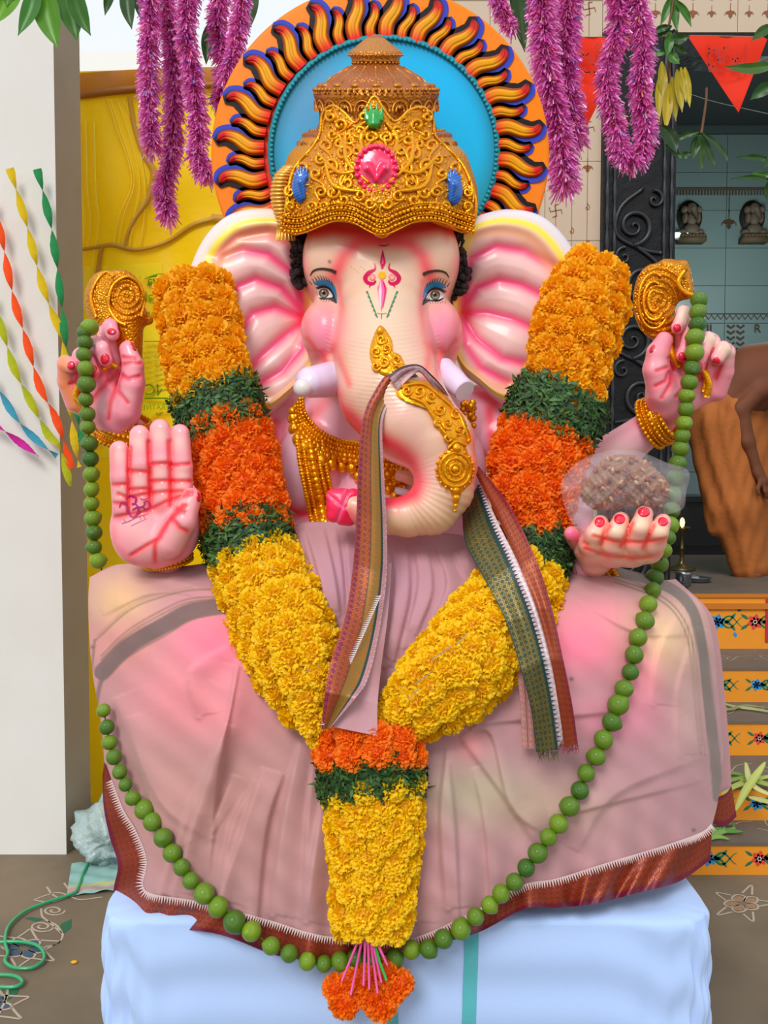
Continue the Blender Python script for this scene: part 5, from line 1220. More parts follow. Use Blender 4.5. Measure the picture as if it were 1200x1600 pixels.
# dye of the plaster showing as tinted patches in the thin cotton
blob(C, pl2, (335, 1010), (75, 60), '#ff7f9a', 1.0); blob(C, pl2, (290, 1080), (95, 60), '#f39aa2', .8); blob(C, pl2, (345, 1115), (70, 40), '#f0949c', .6); blob(C, pl2, (185, 940), (50, 45), '#e8bf8a', .85); blob(C, pl2, (180, 1010), (70, 40), '#e89a92', .7)
blob(C, pl2, (905, 1010), (95, 45), '#fc88a0', 1.0); blob(C, pl2, (935, 960), (70, 26), '#f593a2', .6); blob(C, pl2, (1035, 1000), (55, 60), '#f0cfa2', .85); blob(C, pl2, (1000, 1060), (34, 50), '#fb96a4', .8); blob(C, pl2, (960, 1120), (90, 40), '#f09ab0', .7); blob(C, pl2, (1075, 1120), (30, 60), '#dcbcb0', .6)
blob(C, pl2, (745, 1240), (90, 50), '#b4b596', .75); blob(C, pl2, (860, 1260), (90, 40), '#c4b090', .5); blob(C, pl2, (735, 1165), (22, 22), '#ffa4a4', .7); blob(C, pl2, (560, 900), (60, 50), '#b88aa4', .5)
for x, y in ((893, 1061), (1084, 1297), (145, 1011)): blob(C, pl2, (x, y), (3, 3), '#2c2436', .9)
# woven grey bands
def band(pts, wd, c, a=1): 
    d = pdist(pl2, catmull(pts, 8)); blend(C, a * np.clip((wd/2 + 1 - d) / 2, 0, 1), c)
for pts, wd in (([(160, 1050), (200, 1010), (260, 975), (300, 955), (360, 945)], 26), ): band(pts, wd, '#6b5a56', .95)
for o_ in (-19, -25, 17): band([(158, 1050 + o_), (200, 1010 + o_), (260, 975 + o_), (300, 955 + o_*.8), (360, 945 + o_*.5)], 2.2, '#7a6448', .9)
band([(150, 1000), (200, 955), (245, 935), (300, 922), (350, 922)], 2.5, '#7a6448', .8); band([(150, 995), (200, 950), (245, 930), (300, 917)], 1.6, '#a88a60', .8)
band([(163, 1045), (152, 1090), (150, 1130)], 7, '#6b5a56', .8); band([(148, 1000), (142, 1060)], 4, '#7a6448', .8)
band([(890, 884), (960, 892), (1040, 915), (1080, 950), (1097, 1010), (1106, 1090), (1117, 1180), (1122, 1245)], 17, '#716b62', .95)
for o_ in (-14, -20): band([(960, 893 - o_*.8), (1035 + o_*.6, 915 - o_*.9), (1078 + o_, 955 - o_*.4), (1097 + o_, 1010), (1106 + o_, 1090), (1115 + o_, 1180)], 2.2, '#6f6a46', .8)
band([(900, 872), (960, 897), (1030, 925)], 2, '#6f6a46', .7)
link_mesh('cloth_drape', Q(np.c_[p, q_]), gridf(nu, nv), cottn, dh, C)
# side closing panels so the cloth wraps to the back
for ed, dirn in ((0, -1), (nu - 1, 1)):
    e_ = np.c_[X[ed], Y[ed], q_.reshape(nu, nv)[ed]]; m = 26; back = e_.copy(); back[:, 0] += -dirn * 30; back[:, 2] = -200
    s_ = np.linspace(0, 1, m); Vs = e_[:, None]*(1 - s_)[None, :, None] + back[:, None]*s_[None, :, None]; Vs[..., 0] += dirn * -4 * np.sin(s_ * 9)[None] * s_[None]
    link_mesh('side_drape', Q(Vs.reshape(-1, 3)), gridf(nv, m), cottn, dh, np.tile(lin('#b88c8e'), (nv*m, 1)))
# top closing: from upper edge back to the waist
e_ = np.c_[X[:, 0], Y[:, 0], q_.reshape(nu, nv)[:, 0]]; back = e_.copy(); back[:, 2] -= 120; back[:, 1] += 4
Vs, Ff, _ = strip(e_, back, 8); link_mesh('waist_fold', Q(Vs.reshape(-1, 3)), Ff, cottn, dh, np.tile(lin('#bd9294'), (nu*8, 1)))
# ---- woven border
def brocade(name, c1, c2, scale, thr=.165):
    m = mat(name, c1, .5, metal=.12, attr=True); nt = m.node_tree; N = nt.nodes; L = nt.links; b = N['Principled BSDF']
    uvn = N.new('ShaderNodeUVMap'); mp = N.new('ShaderNodeMapping'); mp.inputs['Scale'].default_value = scale
    w1 = N.new('ShaderNodeTexWave'); w1.wave_type = 'BANDS'; w1.bands_direction = 'DIAGONAL'; w1.inputs['Scale'].default_value = 1; w1.inputs['Distortion'].default_value = 0
    vo = N.new('ShaderNodeTexVoronoi'); vo.distance = 'MANHATTAN'; vo.inputs['Scale'].default_value = 1; vo.inputs['Randomness'].default_value = .15
    L.new(uvn.outputs[0], mp.inputs[0]); L.new(mp.outputs[0], vo.inputs['Vector'])
    rp = N.new('ShaderNodeValToRGB'); rp.color_ramp.interpolation = 'CONSTANT'; rp.color_ramp.elements[0].position = 0; rp.color_ramp.elements[0].color = (1, 1, 1, 1); rp.color_ramp.elements[1].position = .22; rp.color_ramp.elements[1].color = (0, 0, 0, 1)
    k = rp.color_ramp.elements.new(.42); k.color = (1, 1, 1, 1); k = rp.color_ramp.elements.new(.58); k.color = (0, 0, 0, 1)
    L.new(vo.outputs['Distance'], rp.inputs[0])
    at = N.new('ShaderNodeAttribute'); at.attribute_name = 'Col'
    # copper thread only where the painted colour alpha says band: mix by luminance of red channel
    se = N.new('ShaderNodeSeparateColor'); L.new(at.outputs['Color'], se.inputs[0])
    mt = N.new('ShaderNodeMath'); mt.operation = 'GREATER_THAN'; mt.inputs[1].default_value = thr; L.new(se.outputs[0], mt.inputs[0])
    ml = N.new('ShaderNodeMath'); ml.operation = 'MULTIPLY'; L.new(mt.outputs[0], ml.inputs[0]); L.new(rp.outputs[0], ml.inputs[1])
    m2 = N.new('ShaderNodeMath'); m2.operation = 'MULTIPLY'; m2.inputs[1].default_value = .75; L.new(ml.outputs[0], m2.inputs[0])
    mx = N.new('ShaderNodeMix'); mx.data_type = 'RGBA'; L.new(m2.outputs[0], mx.inputs[0]); L.new(at.outputs['Color'], mx.inputs[6]); mx.inputs[7].default_value = (*lin(c2), 1)
    L.new(mx.outputs[2], b.inputs['Base Color']); L.new(m2.outputs[0], b.inputs['Metallic']); return m
cop = brocade('copper_brocade', '#8a3a24', '#b96a36', (5.5, 105, 1), .165)
MAR, COP = '#64102c', '#742620'
def border_C(uv, c0=.10, c1=.84):
    u_ = uv[:, 0]; C = np.tile(lin(MAR), (len(u_), 1)); blend(C, ((u_ > c0) & (u_ < c1)) * 1.0, COP); return C
up = [(163, 1190), (190, 1262), (212, 1300), (228, 1345), (222, 1382), (238, 1398), (300, 1408), (368, 1425), (430, 1442), (480, 1458), (530, 1466), (640, 1468), (740, 1425), (818, 1384), (870, 1374), (960, 1346), (1040, 1322), (1095, 1302), (1113, 1288)]
lo = [(160, 1212), (162, 1262), (172, 1310), (184, 1352), (178, 1400), (205, 1445), (250, 1449), (342, 1460), (422, 1490), (470, 1500), (525, 1511), (640, 1482), (740, 1460), (820, 1420), (872, 1418), (930, 1412), (1000, 1394), (1060, 1378), (1110, 1344)]
n = 420; A = resample(catmull(up, 8), n); 
# match parameter by control index
def bykey(pts, n):
    c = catmull(pts, 12); return np.stack([np.interp(np.linspace(0, len(c) - 1, n), np.arange(len(c)), c[:, k]) for k in range(2)], 1)
A = bykey(up, n); B = bykey(lo, n); s = np.arange(n)
xs_ = A[:, 0]; wav = 7*np.sin(xs_*.055) + 5*np.sin(xs_*.13 + 1)
A3 = np.c_[A, clothq(A[:, 0], A[:, 1]) + 8 + (5*np.sin(xs_*.055) + 3*np.sin(xs_*.13 + 1))]; B3 = np.c_[B, np.maximum(clothq(B[:, 0], np.minimum(B[:, 1], 1500)), 60) + 9 + wav*1.2]
A3[:12, 2] += 2
Vb, Fb, uvb = strip(A3, B3, 24); Vb = Vb.copy()
fz = np.zeros((n, 24)); fz += 1.5*np.sin(np.linspace(0, math.pi, 24))[None] * np.sin(s*.12)[:, None]
Vb[..., 2] += fz; uvb[:, 1] = np.repeat(np.r_[0, np.cumsum(np.linalg.norm(np.diff(B, axis=0), axis=1))] / 1000, 24)
bm_ = link_mesh('woven_border', Q(Vb.reshape(-1, 3)), Fb, cop, dh, border_C(uvb), uv=uvb)
# white temple-teeth along the border
mb = MB(); L_ = resample(A3, 300); L_ = L_[8:]
T = np.gradient(L_[:, :2], axis=0); T /= np.linalg.norm(T, axis=1)[:, None]; Nn = np.c_[T[:, 1], -T[:, 0]]
for i in range(len(L_) - 1):
    c = L_[i]; t_ = T[i]; n_ = Nn[i]; w_ = 2.0; hgt = 10 + (i % 3)
    mb.add((np.array([[*(c[:2] - t_*w_ + n_*1.5), c[2] + 2.5], [*(c[:2] + t_*w_ + n_*1.5), c[2] + 2.5], [*(c[:2] - n_*hgt), c[2] + 2.6]]), [(0, 1, 2)]), lin('#e6cfcc'))
mb.build('temple_teeth', cottn, dh, smooth=False)
# the loose end at the right
A = bykey([(1122, 1245), (1134, 1240), (1143, 1228)], 30); B = bykey([(1114, 1288), (1134, 1290), (1151, 1276)], 30)
Vb, Fb, uvb = strip(np.c_[A, np.linspace(70, 40, 30)], np.c_[B, np.linspace(74, 44, 30)], 16); uvb[:, 1] /= 1000; link_mesh('woven_border', Q(Vb.reshape(-1, 3)), Fb, cop, dh, border_C(uvb), uv=uvb)
A = bykey([(1036, 907), (1086, 952), (1100, 1010), (1108, 1090), (1114, 1170), (1112, 1245)], 60); B = bykey([(1056, 905), (1108, 955), (1124, 1010), (1133, 1090), (1140, 1170), (1143, 1230)], 60)
Vb, Fb, uvb = strip(np.c_[A, np.full(60, 60)], np.c_[B, np.full(60, 30)], 5); link_mesh('loose_end', Q(Vb.reshape(-1, 3)), Fb, cottn, dh, np.tile(lin('#b88c8e'), (300, 1)))

# ================================================================== SCARF over the trunk
scarf = thing('scarf', 'folded stole with maroon, copper, green and gold borders hung over the trunk', 'stole', P(650, 1180, D0 - .5))
colr_bands_L = [(0, .16, '#6e0c38'), (.16, .46, '#7c3220'), (.46, .50, '#5a3a1c'), (.50, .80, '#7a6428'), (.80, .88, '#10302e'), (.88, 1.01, '#b393a0')]
def bandsC(uv, bands):
    C = np.zeros((len(uv), 3))
    for a, b, c in bands:
        k = (uv[:, 0] >= a - 1e-6) & (uv[:, 0] < b); C[k] = lin(c)
    return C
def runner(name, A, B, qv, bands, par=scarf, m=60, n=150, ripple=2.0, mtl=None):
    A = bykey(A, n); B = bykey(B, n); q_ = np.interp(np.linspace(0, 1, n), np.linspace(0, 1, len(qv)), qv)
    Vb, Fb, uvb = strip(np.c_[A, q_], np.c_[B, q_], m); Vb = Vb.copy(); uu = np.linspace(0, 1, m)
    Vb[..., 2] += ripple*np.sin(uu*7)[None]*np.sin(np.linspace(0, 9, n))[:, None] + 1.5*np.sin(uu*3.14)[None]; uvb[:, 1] /= 1000
    return link_mesh(name, Q(Vb.reshape(-1, 3)), Fb, mtl or cop, par, bandsC(uvb, bands), uv=uvb)
# over the trunk and down in front
tq = lambda x, y: float(hq(np.array(x, float), np.array(y, float)))
runner('front_fall', [(640, 574), (606, 584), (586, 610), (568, 650), (560, 720), (557, 800), (552, 880), (540, 960), (518, 1030), (508, 1080), (502, 1140)],
       [(655, 590), (632, 596), (614, 622), (598, 660), (600, 740), (604, 820), (604, 900), (592, 990), (575, 1060), (556, 1090), (516, 1138)],
       [205, 205, 210, 216, 220, 226, 236, 262, 300, 325, 325], colr_bands_L)
runner('front_fall_end', [(596, 880), (584, 940), (560, 1000), (530, 1080), (522, 1136)], [(612, 880), (606, 960), (596, 1040), (590, 1100), (590, 1150)], [208, 240, 270, 305, 318], [(0, 1.01, '#bd9298')], m=12, mtl=cottn)
# crest over the trunk
runner('crest_fold', [(606, 586), (630, 572), (655, 570), (674, 585), (690, 602), (701, 618)], [(622, 610), (638, 592), (655, 582), (670, 598), (684, 612), (698, 622)], [216, 212, 208, 202, 186, 170], [(0, .2, '#3a2030'), (.2, .45, '#b393a0'), (.45, .6, '#806a78'), (.6, 1.01, '#b9a0aa')], m=24, n=60)
# right fall: two borders and white teeth between
runner('side_fall_green', [(722, 800), (728, 850), (760, 910), (790, 970), (815, 1050), (830, 1110), (838, 1175)], [(746, 760), (768, 820), (798, 885), (828, 960), (848, 1030), (862, 1100), (872, 1172)], [120, 190, 250, 285, 300, 296, 290], [(0, .05, '#0f3a3a'), (.05, .88, '#37402c'), (.88, 1.01, '#0f3a3a')], m=40, mtl=brocade('gold_brocade', '#4a4a28', '#a8904a', (5, 110, 1), .02))
runner('side_fall_white', [(746, 760), (768, 820), (798, 885), (828, 960), (848, 1030), (862, 1100), (872, 1165)], [(752, 756), (778, 816), (812, 885), (838, 950), (860, 1030), (872, 1098), (882, 1150)], [120, 190, 250, 285, 300, 296, 290], [(0, 1.01, '#e6dce4')], m=6)
runner('side_fall_maroon', [(740, 735), (776, 806), (812, 885), (838, 950), (860, 1030), (872, 1098), (882, 1168)], [(748, 728), (795, 788), (836, 870), (862, 950), (880, 1030), (894, 1100), (903, 1162)], [122, 192, 252, 287, 302, 298, 292], [(0, .80, '#78291b'), (.80, 1.01, '#6e0c38')], m=40)
runner('pleated_layer', [(806, 1030), (812, 1090), (816, 1168)], [(838, 1040), (842, 1100), (846, 1172)], [262, 268, 272], [(0, .28, '#c09292'), (.28, .34, '#8a6466'), (.34, .62, '#c09292'), (.62, .68, '#8a6466'), (.68, 1.01, '#bd9092')], m=40, n=60, ripple=0)
mb = MB(); L_ = resample(np.c_[bykey([(746, 760), (768, 820), (798, 885), (828, 960), (848, 1030), (862, 1100), (872, 1165)], 100), np.interp(np.linspace(0, 1, 100), np.linspace(0, 1, 7), [120, 190, 250, 285, 300, 296, 290])], 70); T = np.gradient(L_[:, :2], axis=0); T /= np.linalg.norm(T, axis=1)[:, None]; Nn = np.c_[T[:, 1], -T[:, 0]]
for i in range(69): c = L_[i]; mb.add((np.array([[*(c[:2] - T[i]*2), c[2] + 4], [*(c[:2] + T[i]*2), c[2] + 4], [*(c[:2] + Nn[i]*7), c[2] + 4]]), [(0, 1, 2)]), lin('#12303a'))
mb.build('temple_teeth', cottn, scarf, smooth=False)
mb = MB(); 
L_ = resample(bykey([(598, 930), (574, 985), (554, 1030), (534, 1076), (512, 1130)], 60), 60)
for i in range(60): x, y = L_[i]; z_ = 262 + i*1.1; mb.add((np.array([[x - 3, y, z_], [x - 3, y + 3, z_], [x - 12, y + 2, z_]]), [(0, 1, 2)]), lin('#e8e0e8'))
# fringes
for x0, x1, y0 in ((840, 872, 1174), (876, 903, 1163), (504, 518, 1140), (518, 530, 1128)):
    for k in range(22): x = x0 + (x1 - x0)*k/21; mb.add(tube([(x, y0, 279), (x + R.gauss(0, 2), y0 + 5, 280), (x + R.gauss(0, 4), y0 + R.uniform(8, 18), 280)], .6, 4), lin('#5a5a30' if x0 in (840, 518) else '#9a3a4a'))
mb.build('fringe', cottn, scarf)['kind'] = 'stuff'

# ================================================================== MARIGOLD GARLAND
def pompom(nm, colr, colr2, seed, n=150):
    r_ = random.Random(seed); mb = MB(False)
    mb.add(ball((0, 0, 0), .72, 10, 8), lin(colr2))
    ga = math.pi*(3 - 5**.5)
    for i in range(n):
        z = 1 - (i + .5)/n*1.55; rad = math.sqrt(max(0, 1 - z*z)); a = i*ga + r_.uniform(-.15, .15)
        d = np.array([rad*math.cos(a), rad*math.sin(a), z]); up_ = np.array([0, 0, 1.]); t_ = np.cross(up_, d) if rad > .05 else np.array([1., 0, 0]); t_ /= np.linalg.norm(t_) + 1e-9
        tw = r_.uniform(-1.0, 1.0); b_ = np.cross(d, t_); t2 = t_*math.cos(tw) + b_*math.sin(tw); L0 = r_.uniform(.92, 1.1); w_ = r_.uniform(.13, .2)
        base = d*.60; mid = d*.84*L0 + b_*.04; tip = d*L0 + b_*r_.uniform(-.1, .1)
        Vv = [base - t2*w_*.4, base + t2*w_*.4, mid - t2*w_, mid + b_*.05, mid + t2*w_, tip - t2*w_*.75 + d*r_.uniform(-.06, .04), tip + b_*.08, tip + t2*w_*.75 + d*r_.uniform(-.06, .04)]
        c0, c1 = lin(colr2), lin(colr); Cv = np.array([c0, c0, c1*.85 + c0*.15, c1*.85 + c0*.15, c1*.85 + c0*.15, c1, c1, c1])
        mb.add((np.array(Vv), [(0, 1, 3), (0, 3, 2), (1, 4, 3), (2, 3, 6, 5), (3, 4, 7, 6)]), Cv)
    V, Fc, C, U = mb.arrays(); me = bpy.data.meshes.new(nm); me.from_pydata(V.tolist(), [], Fc); ca = me.color_attributes.new('Col', 'FLOAT_COLOR', 'POINT'); cc = np.ones((len(V), 4), np.float32); cc[:, :3] = C; ca.data.foreach_set('color', cc.ravel())
    return me
ym_ = mat('marigold_yellow', '#ffc400', .6, attr=True, transl=.35, rand=None); om_ = mat('marigold_orange', '#ff5a00', .6, attr=True, transl=.35)
PY_ = [pompom('marigold_yellow', '#ffd800', '#ffc800', s) for s in (1, 2, 3)]; PG_ = [pompom('marigold_golden', '#ffc000', '#ffb000', s) for s in (4, 5)]; PO_ = [pompom('marigold_orange', '#ff8a10', '#ff7400', s) for s in (6, 7, 8)]
for m_ in PY_ + PG_: m_.materials.append(ym_)
for m_ in PO_: m_.materials.append(om_)
garland = thing('marigold_garland', 'thick yellow and orange marigold garland with green leaf bands hanging on the idol', 'garland', P(580, 1470, D0 - .5))
leafm = mat('herb_leaf', '#2f5a2a', .55, transl=.15, attr=True, spec=.4)
# centre lines: x, y, q, rx(px half width), kind
LG = [(302, 452, 20, 56, 'G'), (312, 510, 40, 62, 'G'), (322, 570, 60, 62, 'G'), (332, 606, 72, 62, 'G'), (342, 640, 84, 68, 'L'), (352, 668, 92, 66, 'O'), (368, 720, 104, 64, 'O'), (378, 775, 118, 65, 'O'), (384, 806, 128, 66, 'O'), (386, 845, 142, 68, 'L'), (400, 885, 160, 68, 'Y'), (424, 940, 190, 76, 'Y'), (450, 1000, 222, 76, 'Y'), (472, 1060, 250, 64, 'Y'), (496, 1118, 268, 38, 'Y'), (506, 1145, 272, 22, 'Y')]
RG = [(932, 422, 20, 46, 'G'), (915, 470, 36, 64, 'G'), (900, 520, 50, 66, 'G'), (888, 570, 62, 62, 'G'), (884, 604, 68, 60, 'G'), (868, 645, 84, 74, 'L'), (852, 680, 92, 72, 'O'), (838, 730, 104, 72, 'O'), (834, 780, 118, 64, 'O'), (838, 812, 126, 52, 'O'), (842, 860, 140, 52, 'L'), (820, 905, 168, 62, 'Y'), (790, 960, 206, 76, 'Y'), (742, 1020, 240, 78, 'Y'), (690, 1072, 262, 72, 'Y'), (640, 1110, 270, 50, 'Y'), (606, 1128, 270, 30, 'Y')]
BG = [(578, 1150, 275, 78, 'O'), (578, 1180, 276, 84, 'O'), (580, 1215, 276, 80, 'L'), (586, 1250, 276, 74, 'Y'), (586, 1310, 280, 72, 'Y'), (583, 1370, 282, 66, 'Y'), (581, 1430, 284, 62, 'Y'), (580, 1450, 284, 56, 'Y')]
PITCHF = 31.0; count = 0
rp_ = random.Random(11)
leaf_specs = []
def place_garland(path, flat=.72, pitch=PITCHF):
    global count
    pts = np.array([p_[:4] for p_ in path], float); kinds = [p_[4] for p_ in path]
    fine = catmull(pts, 12); kf = [kinds[min(len(kinds) - 1, int(i / 12 + .5))] for i in range(len(fine))]
    core = fine.copy(); mb = MB(); T, A, B = frames(core[:, :3]); 
    s_ = np.r_[0, np.cumsum(np.linalg.norm(np.diff(fine[:, :2], axis=0), axis=1))]; nrow = int(s_[-1] / (pitch*.86))
    # across axis: in picture plane
    def frame(i):
        a, b = fine[max(0, i-2)], fine[min(len(fine)-1, i+2)]; t_ = (b - a)[:3]; t_ /= np.linalg.norm(t_); ac = np.cross(t_, [0, 0, 1]); ac /= np.linalg.norm(ac); return t_, ac, np.cross(ac, t_)
    th = np.arange(20)*2*math.pi/20; Vc = []
    for i in range(0, len(fine), 4):
        t_, ac, fw = frame(i); rx = (fine[i, 3] - 14); Vc.append(fine[i, :3] + np.cos(th)[:, None]*ac*rx + np.sin(th)[:, None]*fw*rx*flat)
    mb.add((np.concatenate(Vc), gridf(len(Vc), 20, False, True))); mb.build('garland_core', mat('garland_core', '#c98a08', .9), garland)
    for row in range(nrow + 1):
        i = int(np.searchsorted(s_, row * s_[-1] / nrow)); i = min(i, len(fine) - 1); k = kf[i]
        if k == 'L': continue
        t_, ac, fw = frame(i); rx = fine[i, 3] - 13; rz = rx * flat; m_ = max(1, round(math.pi * (rx + rz)/2 * 1.08 / pitch))
        for j in range(m_):
            a = math.pi * (j + .5 + (.25 if row % 2 else -.25)) / m_; a = (a - math.pi/2)*1.12 + math.pi/2
            a += rp_.uniform(-.05, .05)
            nrm = np.cos(a)*ac/rx + np.sin(a)*fw/rz; nrm /= np.linalg.norm(nrm)
            pos = fine[i, :3] + np.cos(a)*ac*rx + np.sin(a)*fw*rz + t_*rp_.uniform(-4, 4)
            w0 = Q(pos); w1 = Q(pos + nrm*5); d = Vector((w1 - w0).tolist()).normalized(); e_ = d.to_track_quat('Z', 'Y').to_euler()
            e_.rotate_axis('Z', rp_.uniform(0, 6.28)); me = rp_.choice({'G': PG_, 'Y': PY_, 'O': PO_}[k]); sc_ = rp_.uniform(24.5, 28) * SPX * (1 - pos[2]*SPX/D0)
            o = inst('marigold', me, w0, garland, e_, (sc_, sc_, sc_*.8)); count += 1
    for i in range(1, len(path) - 1):
        if path[i][4] == 'L': leaf_specs.append((np.array(path[i-1][:4], float), np.array(path[i][:4], float), np.array(path[i+1][:4], float), flat))
place_garland(LG); place_garland(RG); place_garland(BG, .5)
print('marigolds', count)
# green leaf bands
def leafband(a, c, b, flat, L_=64, n=950):
    t_ = (b - a)[:3]; t_ /= np.linalg.norm(t_); ac = np.cross(t_, [0, 0, 1]); ac /= np.linalg.norm(ac); fw = np.cross(ac, t_); mb = MB(); r_ = random.Random(int(c[0]))
    for _ in range(n):
        th = r_.uniform(-.45, math.pi + .45); s = r_.uniform(-.5, .5)*L_; rx = c[3] + 0 + r_.uniform(-6, 5) - abs(s)*.12; p0 = c[:3] + t_*s + math.cos(th)*ac*rx + math.sin(th)*fw*rx*flat
        nrm = math.cos(th)*ac*flat + math.sin(th)*fw; nrm /= np.linalg.norm(nrm); d = np.array([r_.gauss(0, 1) for _ in range(3)]); d -= nrm*np.dot(d, nrm)*.75; d /= np.linalg.norm(d); w_ = np.cross(d, nrm); w_ /= np.linalg.norm(w_) + 1e-9
        ln = r_.uniform(9, 22); wd = r_.uniform(1.4, 3.4); g_ = lin(r_.choice(['#3a5a2c', '#446832', '#284622', '#54763e', '#34502e', '#22381e']))
        p1 = p0 + d*ln*.5 + nrm*r_.uniform(1, 5); p2 = p0 + d*ln + nrm*r_.uniform(-3, 5)
        mb.add((np.array([p0 - w_*.5, p0 + w_*.5, p1 - w_*wd, p1 + w_*wd, p2]), [(0, 1, 3, 2), (2, 3, 4)]), g_)
    o = mb.build('leaf_band', leafm, garland); o['kind'] = 'stuff'
for i, (a, c, b, fl_) in enumerate(leaf_specs): leafband(a, c, b, fl_, 78 if i < 4 else 60, 1600)
# loose sprigs at the sides of the lower band
# tassel of orange marigolds on straws
tas = [(524, 1542, 18), (548, 1532, 18), (570, 1528, 20), (603, 1520, 19), (626, 1536, 19), (540, 1562, 24), (580, 1552, 22), (595, 1565, 24), (612, 1548, 20), (565, 1545, 18)]
for (x, y, r) in tas:
    w0 = Q(np.array([x, y, 284.])); sc_ = r*1.12*SPX*.82; d = Vector((rp_.uniform(-.3, .3), -1, rp_.uniform(-.5, .2))).to_track_quat('Z', 'Y').to_euler()
    inst('marigold', rp_.choice(PO_), w0, garland, d, sc_)
pinks = mat('pink_straw', '#d85f9c', .35); greens = mat('green_straw', '#3fa04a', .35)
for i, (x0, x1, y1) in enumerate(((563, 534, 1533), (567, 548, 1555), (571, 568, 1540), (575, 577, 1545), (578, 590, 1552), (580, 596, 1535), (584, 605, 1508))):
    mb = MB(); mb.add(tube([(x0, 1462, 300), ((x0 + x1)/2, (1462 + y1)/2, 312), (x1, y1, 306)], 2.2, 8)); mb.build('straw', pinks, garland)
mb = MB(); mb.add(tube([(583, 1462, 300), (592, 1500, 314), (604, 1532, 308)], 2.4, 8)); mb.build('straw', greens, garland)['label'] = 'green straw'
# thin silver strips put in as glints on the clear plastic wrapping
mb = MB()
for (x, y, a, L_) in [(660, 1060, -.6, 30), (690, 1020, -.6, 40), (720, 1000, -.8, 26), (745, 985, -.5, 24), (640, 1090, 1.0, 14), (700, 1045, .4, 20), (735, 1040, -.7, 22), (770, 1000, -.6, 20), (760, 1030, 1.0, 10), (650, 1080, -.6, 12), (680, 1075, -.6, 16), (486, 1046, -.4, 26), (425, 890, 1.0, 8), (410, 880, .5, 6), (790, 960, -.6, 16), (780, 1015, .9, 8)]:
    path_q = 262 + 60; dx, dy = math.cos(a)*L_/2, math.sin(a)*L_/2
    qv = 52 + np.interp(x, [420, 490, 640, 700, 790], [190, 240, 268, 258, 206]); mb.add((np.array([(x - dx, y - dy - 1, qv), (x + dx, y + dy - 1, qv), (x + dx, y + dy + 1, qv), (x - dx, y - dy + 1, qv)]), [(0, 1, 2, 3)]))
mb.build('wrap_glints', mat('glint_silver', '#f4f4f4', .15, metal=.9), garland, smooth=False)['kind'] = 'stuff'

# ================================================================== LIME GARLAND
lg = thing('lime_garland', 'long string of green limes looped over both upper hands and across the lap', 'garland', P(600, 1500, D0 - .5))
mbl = MB(False); V, Fc = ball((0, 0, 0), (1, 1.04, 1), 24, 16); V = V.copy()
yy = V[:, 1]; V[:, 1] += .14*np.clip((yy - .9)/.14, 0, 1)**2; V[:, 1] -= -.05*np.clip((-yy - .92)/.12, 0, 1); mbl.add((V, Fc))
lm = mat('lime_skin', '#386410', .34, coat=.2, noise=(30, .4, '#2c5610'), rand='#7c9a1c', bump=('noise', 60, .35, .01))
V_, F_, C_, U_ = mbl.arrays(); lime_me = bpy.data.meshes.new('lime'); lime_me.from_pydata(V_.tolist(), [], F_); lime_me.polygons.foreach_set('use_smooth', [True]*len(F_)); lime_me.materials.append(lm)
lp = [(141, 511, 34, 12), (131, 520, 36, 10), (133, 535, 38, 11), (131, 554, 40, 11), (134, 576, 42, 12), (135, 600, 40, 13), (134, 624, 36, 11), (137, 647, 34, 11), (137, 667, 32, 11), (140, 693, 30, 12), (141, 717, 28, 12), (143, 741, 28, 12), (143, 765, 30, 11), (143, 787, 30, 11), (145, 810, 30, 12), (147, 832, 32, 12), (147, 855, 34, 11), (153, 876, 36, 12),
      (165, 905, -20, 11), (172, 940, -60, 11), (174, 975, -60, 11), (174, 1010, -60, 11), (174, 1045, -50, 11), (172, 1080, -20, 11), (162, 1110, 40, 10), (167, 1136, 56, 11), (171, 1160, 66, 11), (178, 1183, 86, 11.5), (187, 1206, 110, 11), (196, 1226, 126, 10), (207, 1247, 140, 11)]
lp = [(x, y, float(clothq(x + 12, y)) + 24, r) if y > 1100 else (x, y, q_, r) for x, y, q_, r in lp]
for (x, y, r) in ((225, 1265, 14), (238, 1284, 13.5), (255, 1309, 14), (269, 1333, 13.5), (284, 1355, 12.5), (298, 1376, 12.5), (319, 1396, 15.5), (341, 1417, 15), (366, 1440, 16.5), (393, 1455, 14.5), (424, 1478, 13), (452, 1490, 13), (480, 1502, 13), (506, 1506, 12), (531, 1502, 13.5), (556, 1497, 13), (587, 1499, 12.5), (617, 1497, 14), (643, 1484, 13.5), (670, 1483, 13.5), (693, 1467, 14), (720, 1452, 15), (743, 1432, 13), (765, 1414, 12.5), (783, 1396, 13.5), (804, 1378, 13), (822, 1356, 13), (840, 1333, 14.5), (857, 1308, 13), (873, 1287, 14), (890, 1260, 14.5), (906, 1235, 13.5), (916, 1208, 13), (932, 1182, 13.5), (943, 1155, 14), (956, 1128, 14), (966, 1101, 15.5), (975, 1076, 13.5), (985, 1050, 12.5), (991, 1023, 13.5), (997, 996, 13.5), (1008, 970, 13.5), (1013, 944, 13), (1020, 922, 12), (1023, 902, 13), (1031, 881, 12.5)):
    lp.append((x, y, float(clothq(x, min(y, 1480))) + 22 + (6 if 250 < x < 900 else 0) - 16*math.exp(-((x - 570)/90)**4), r))
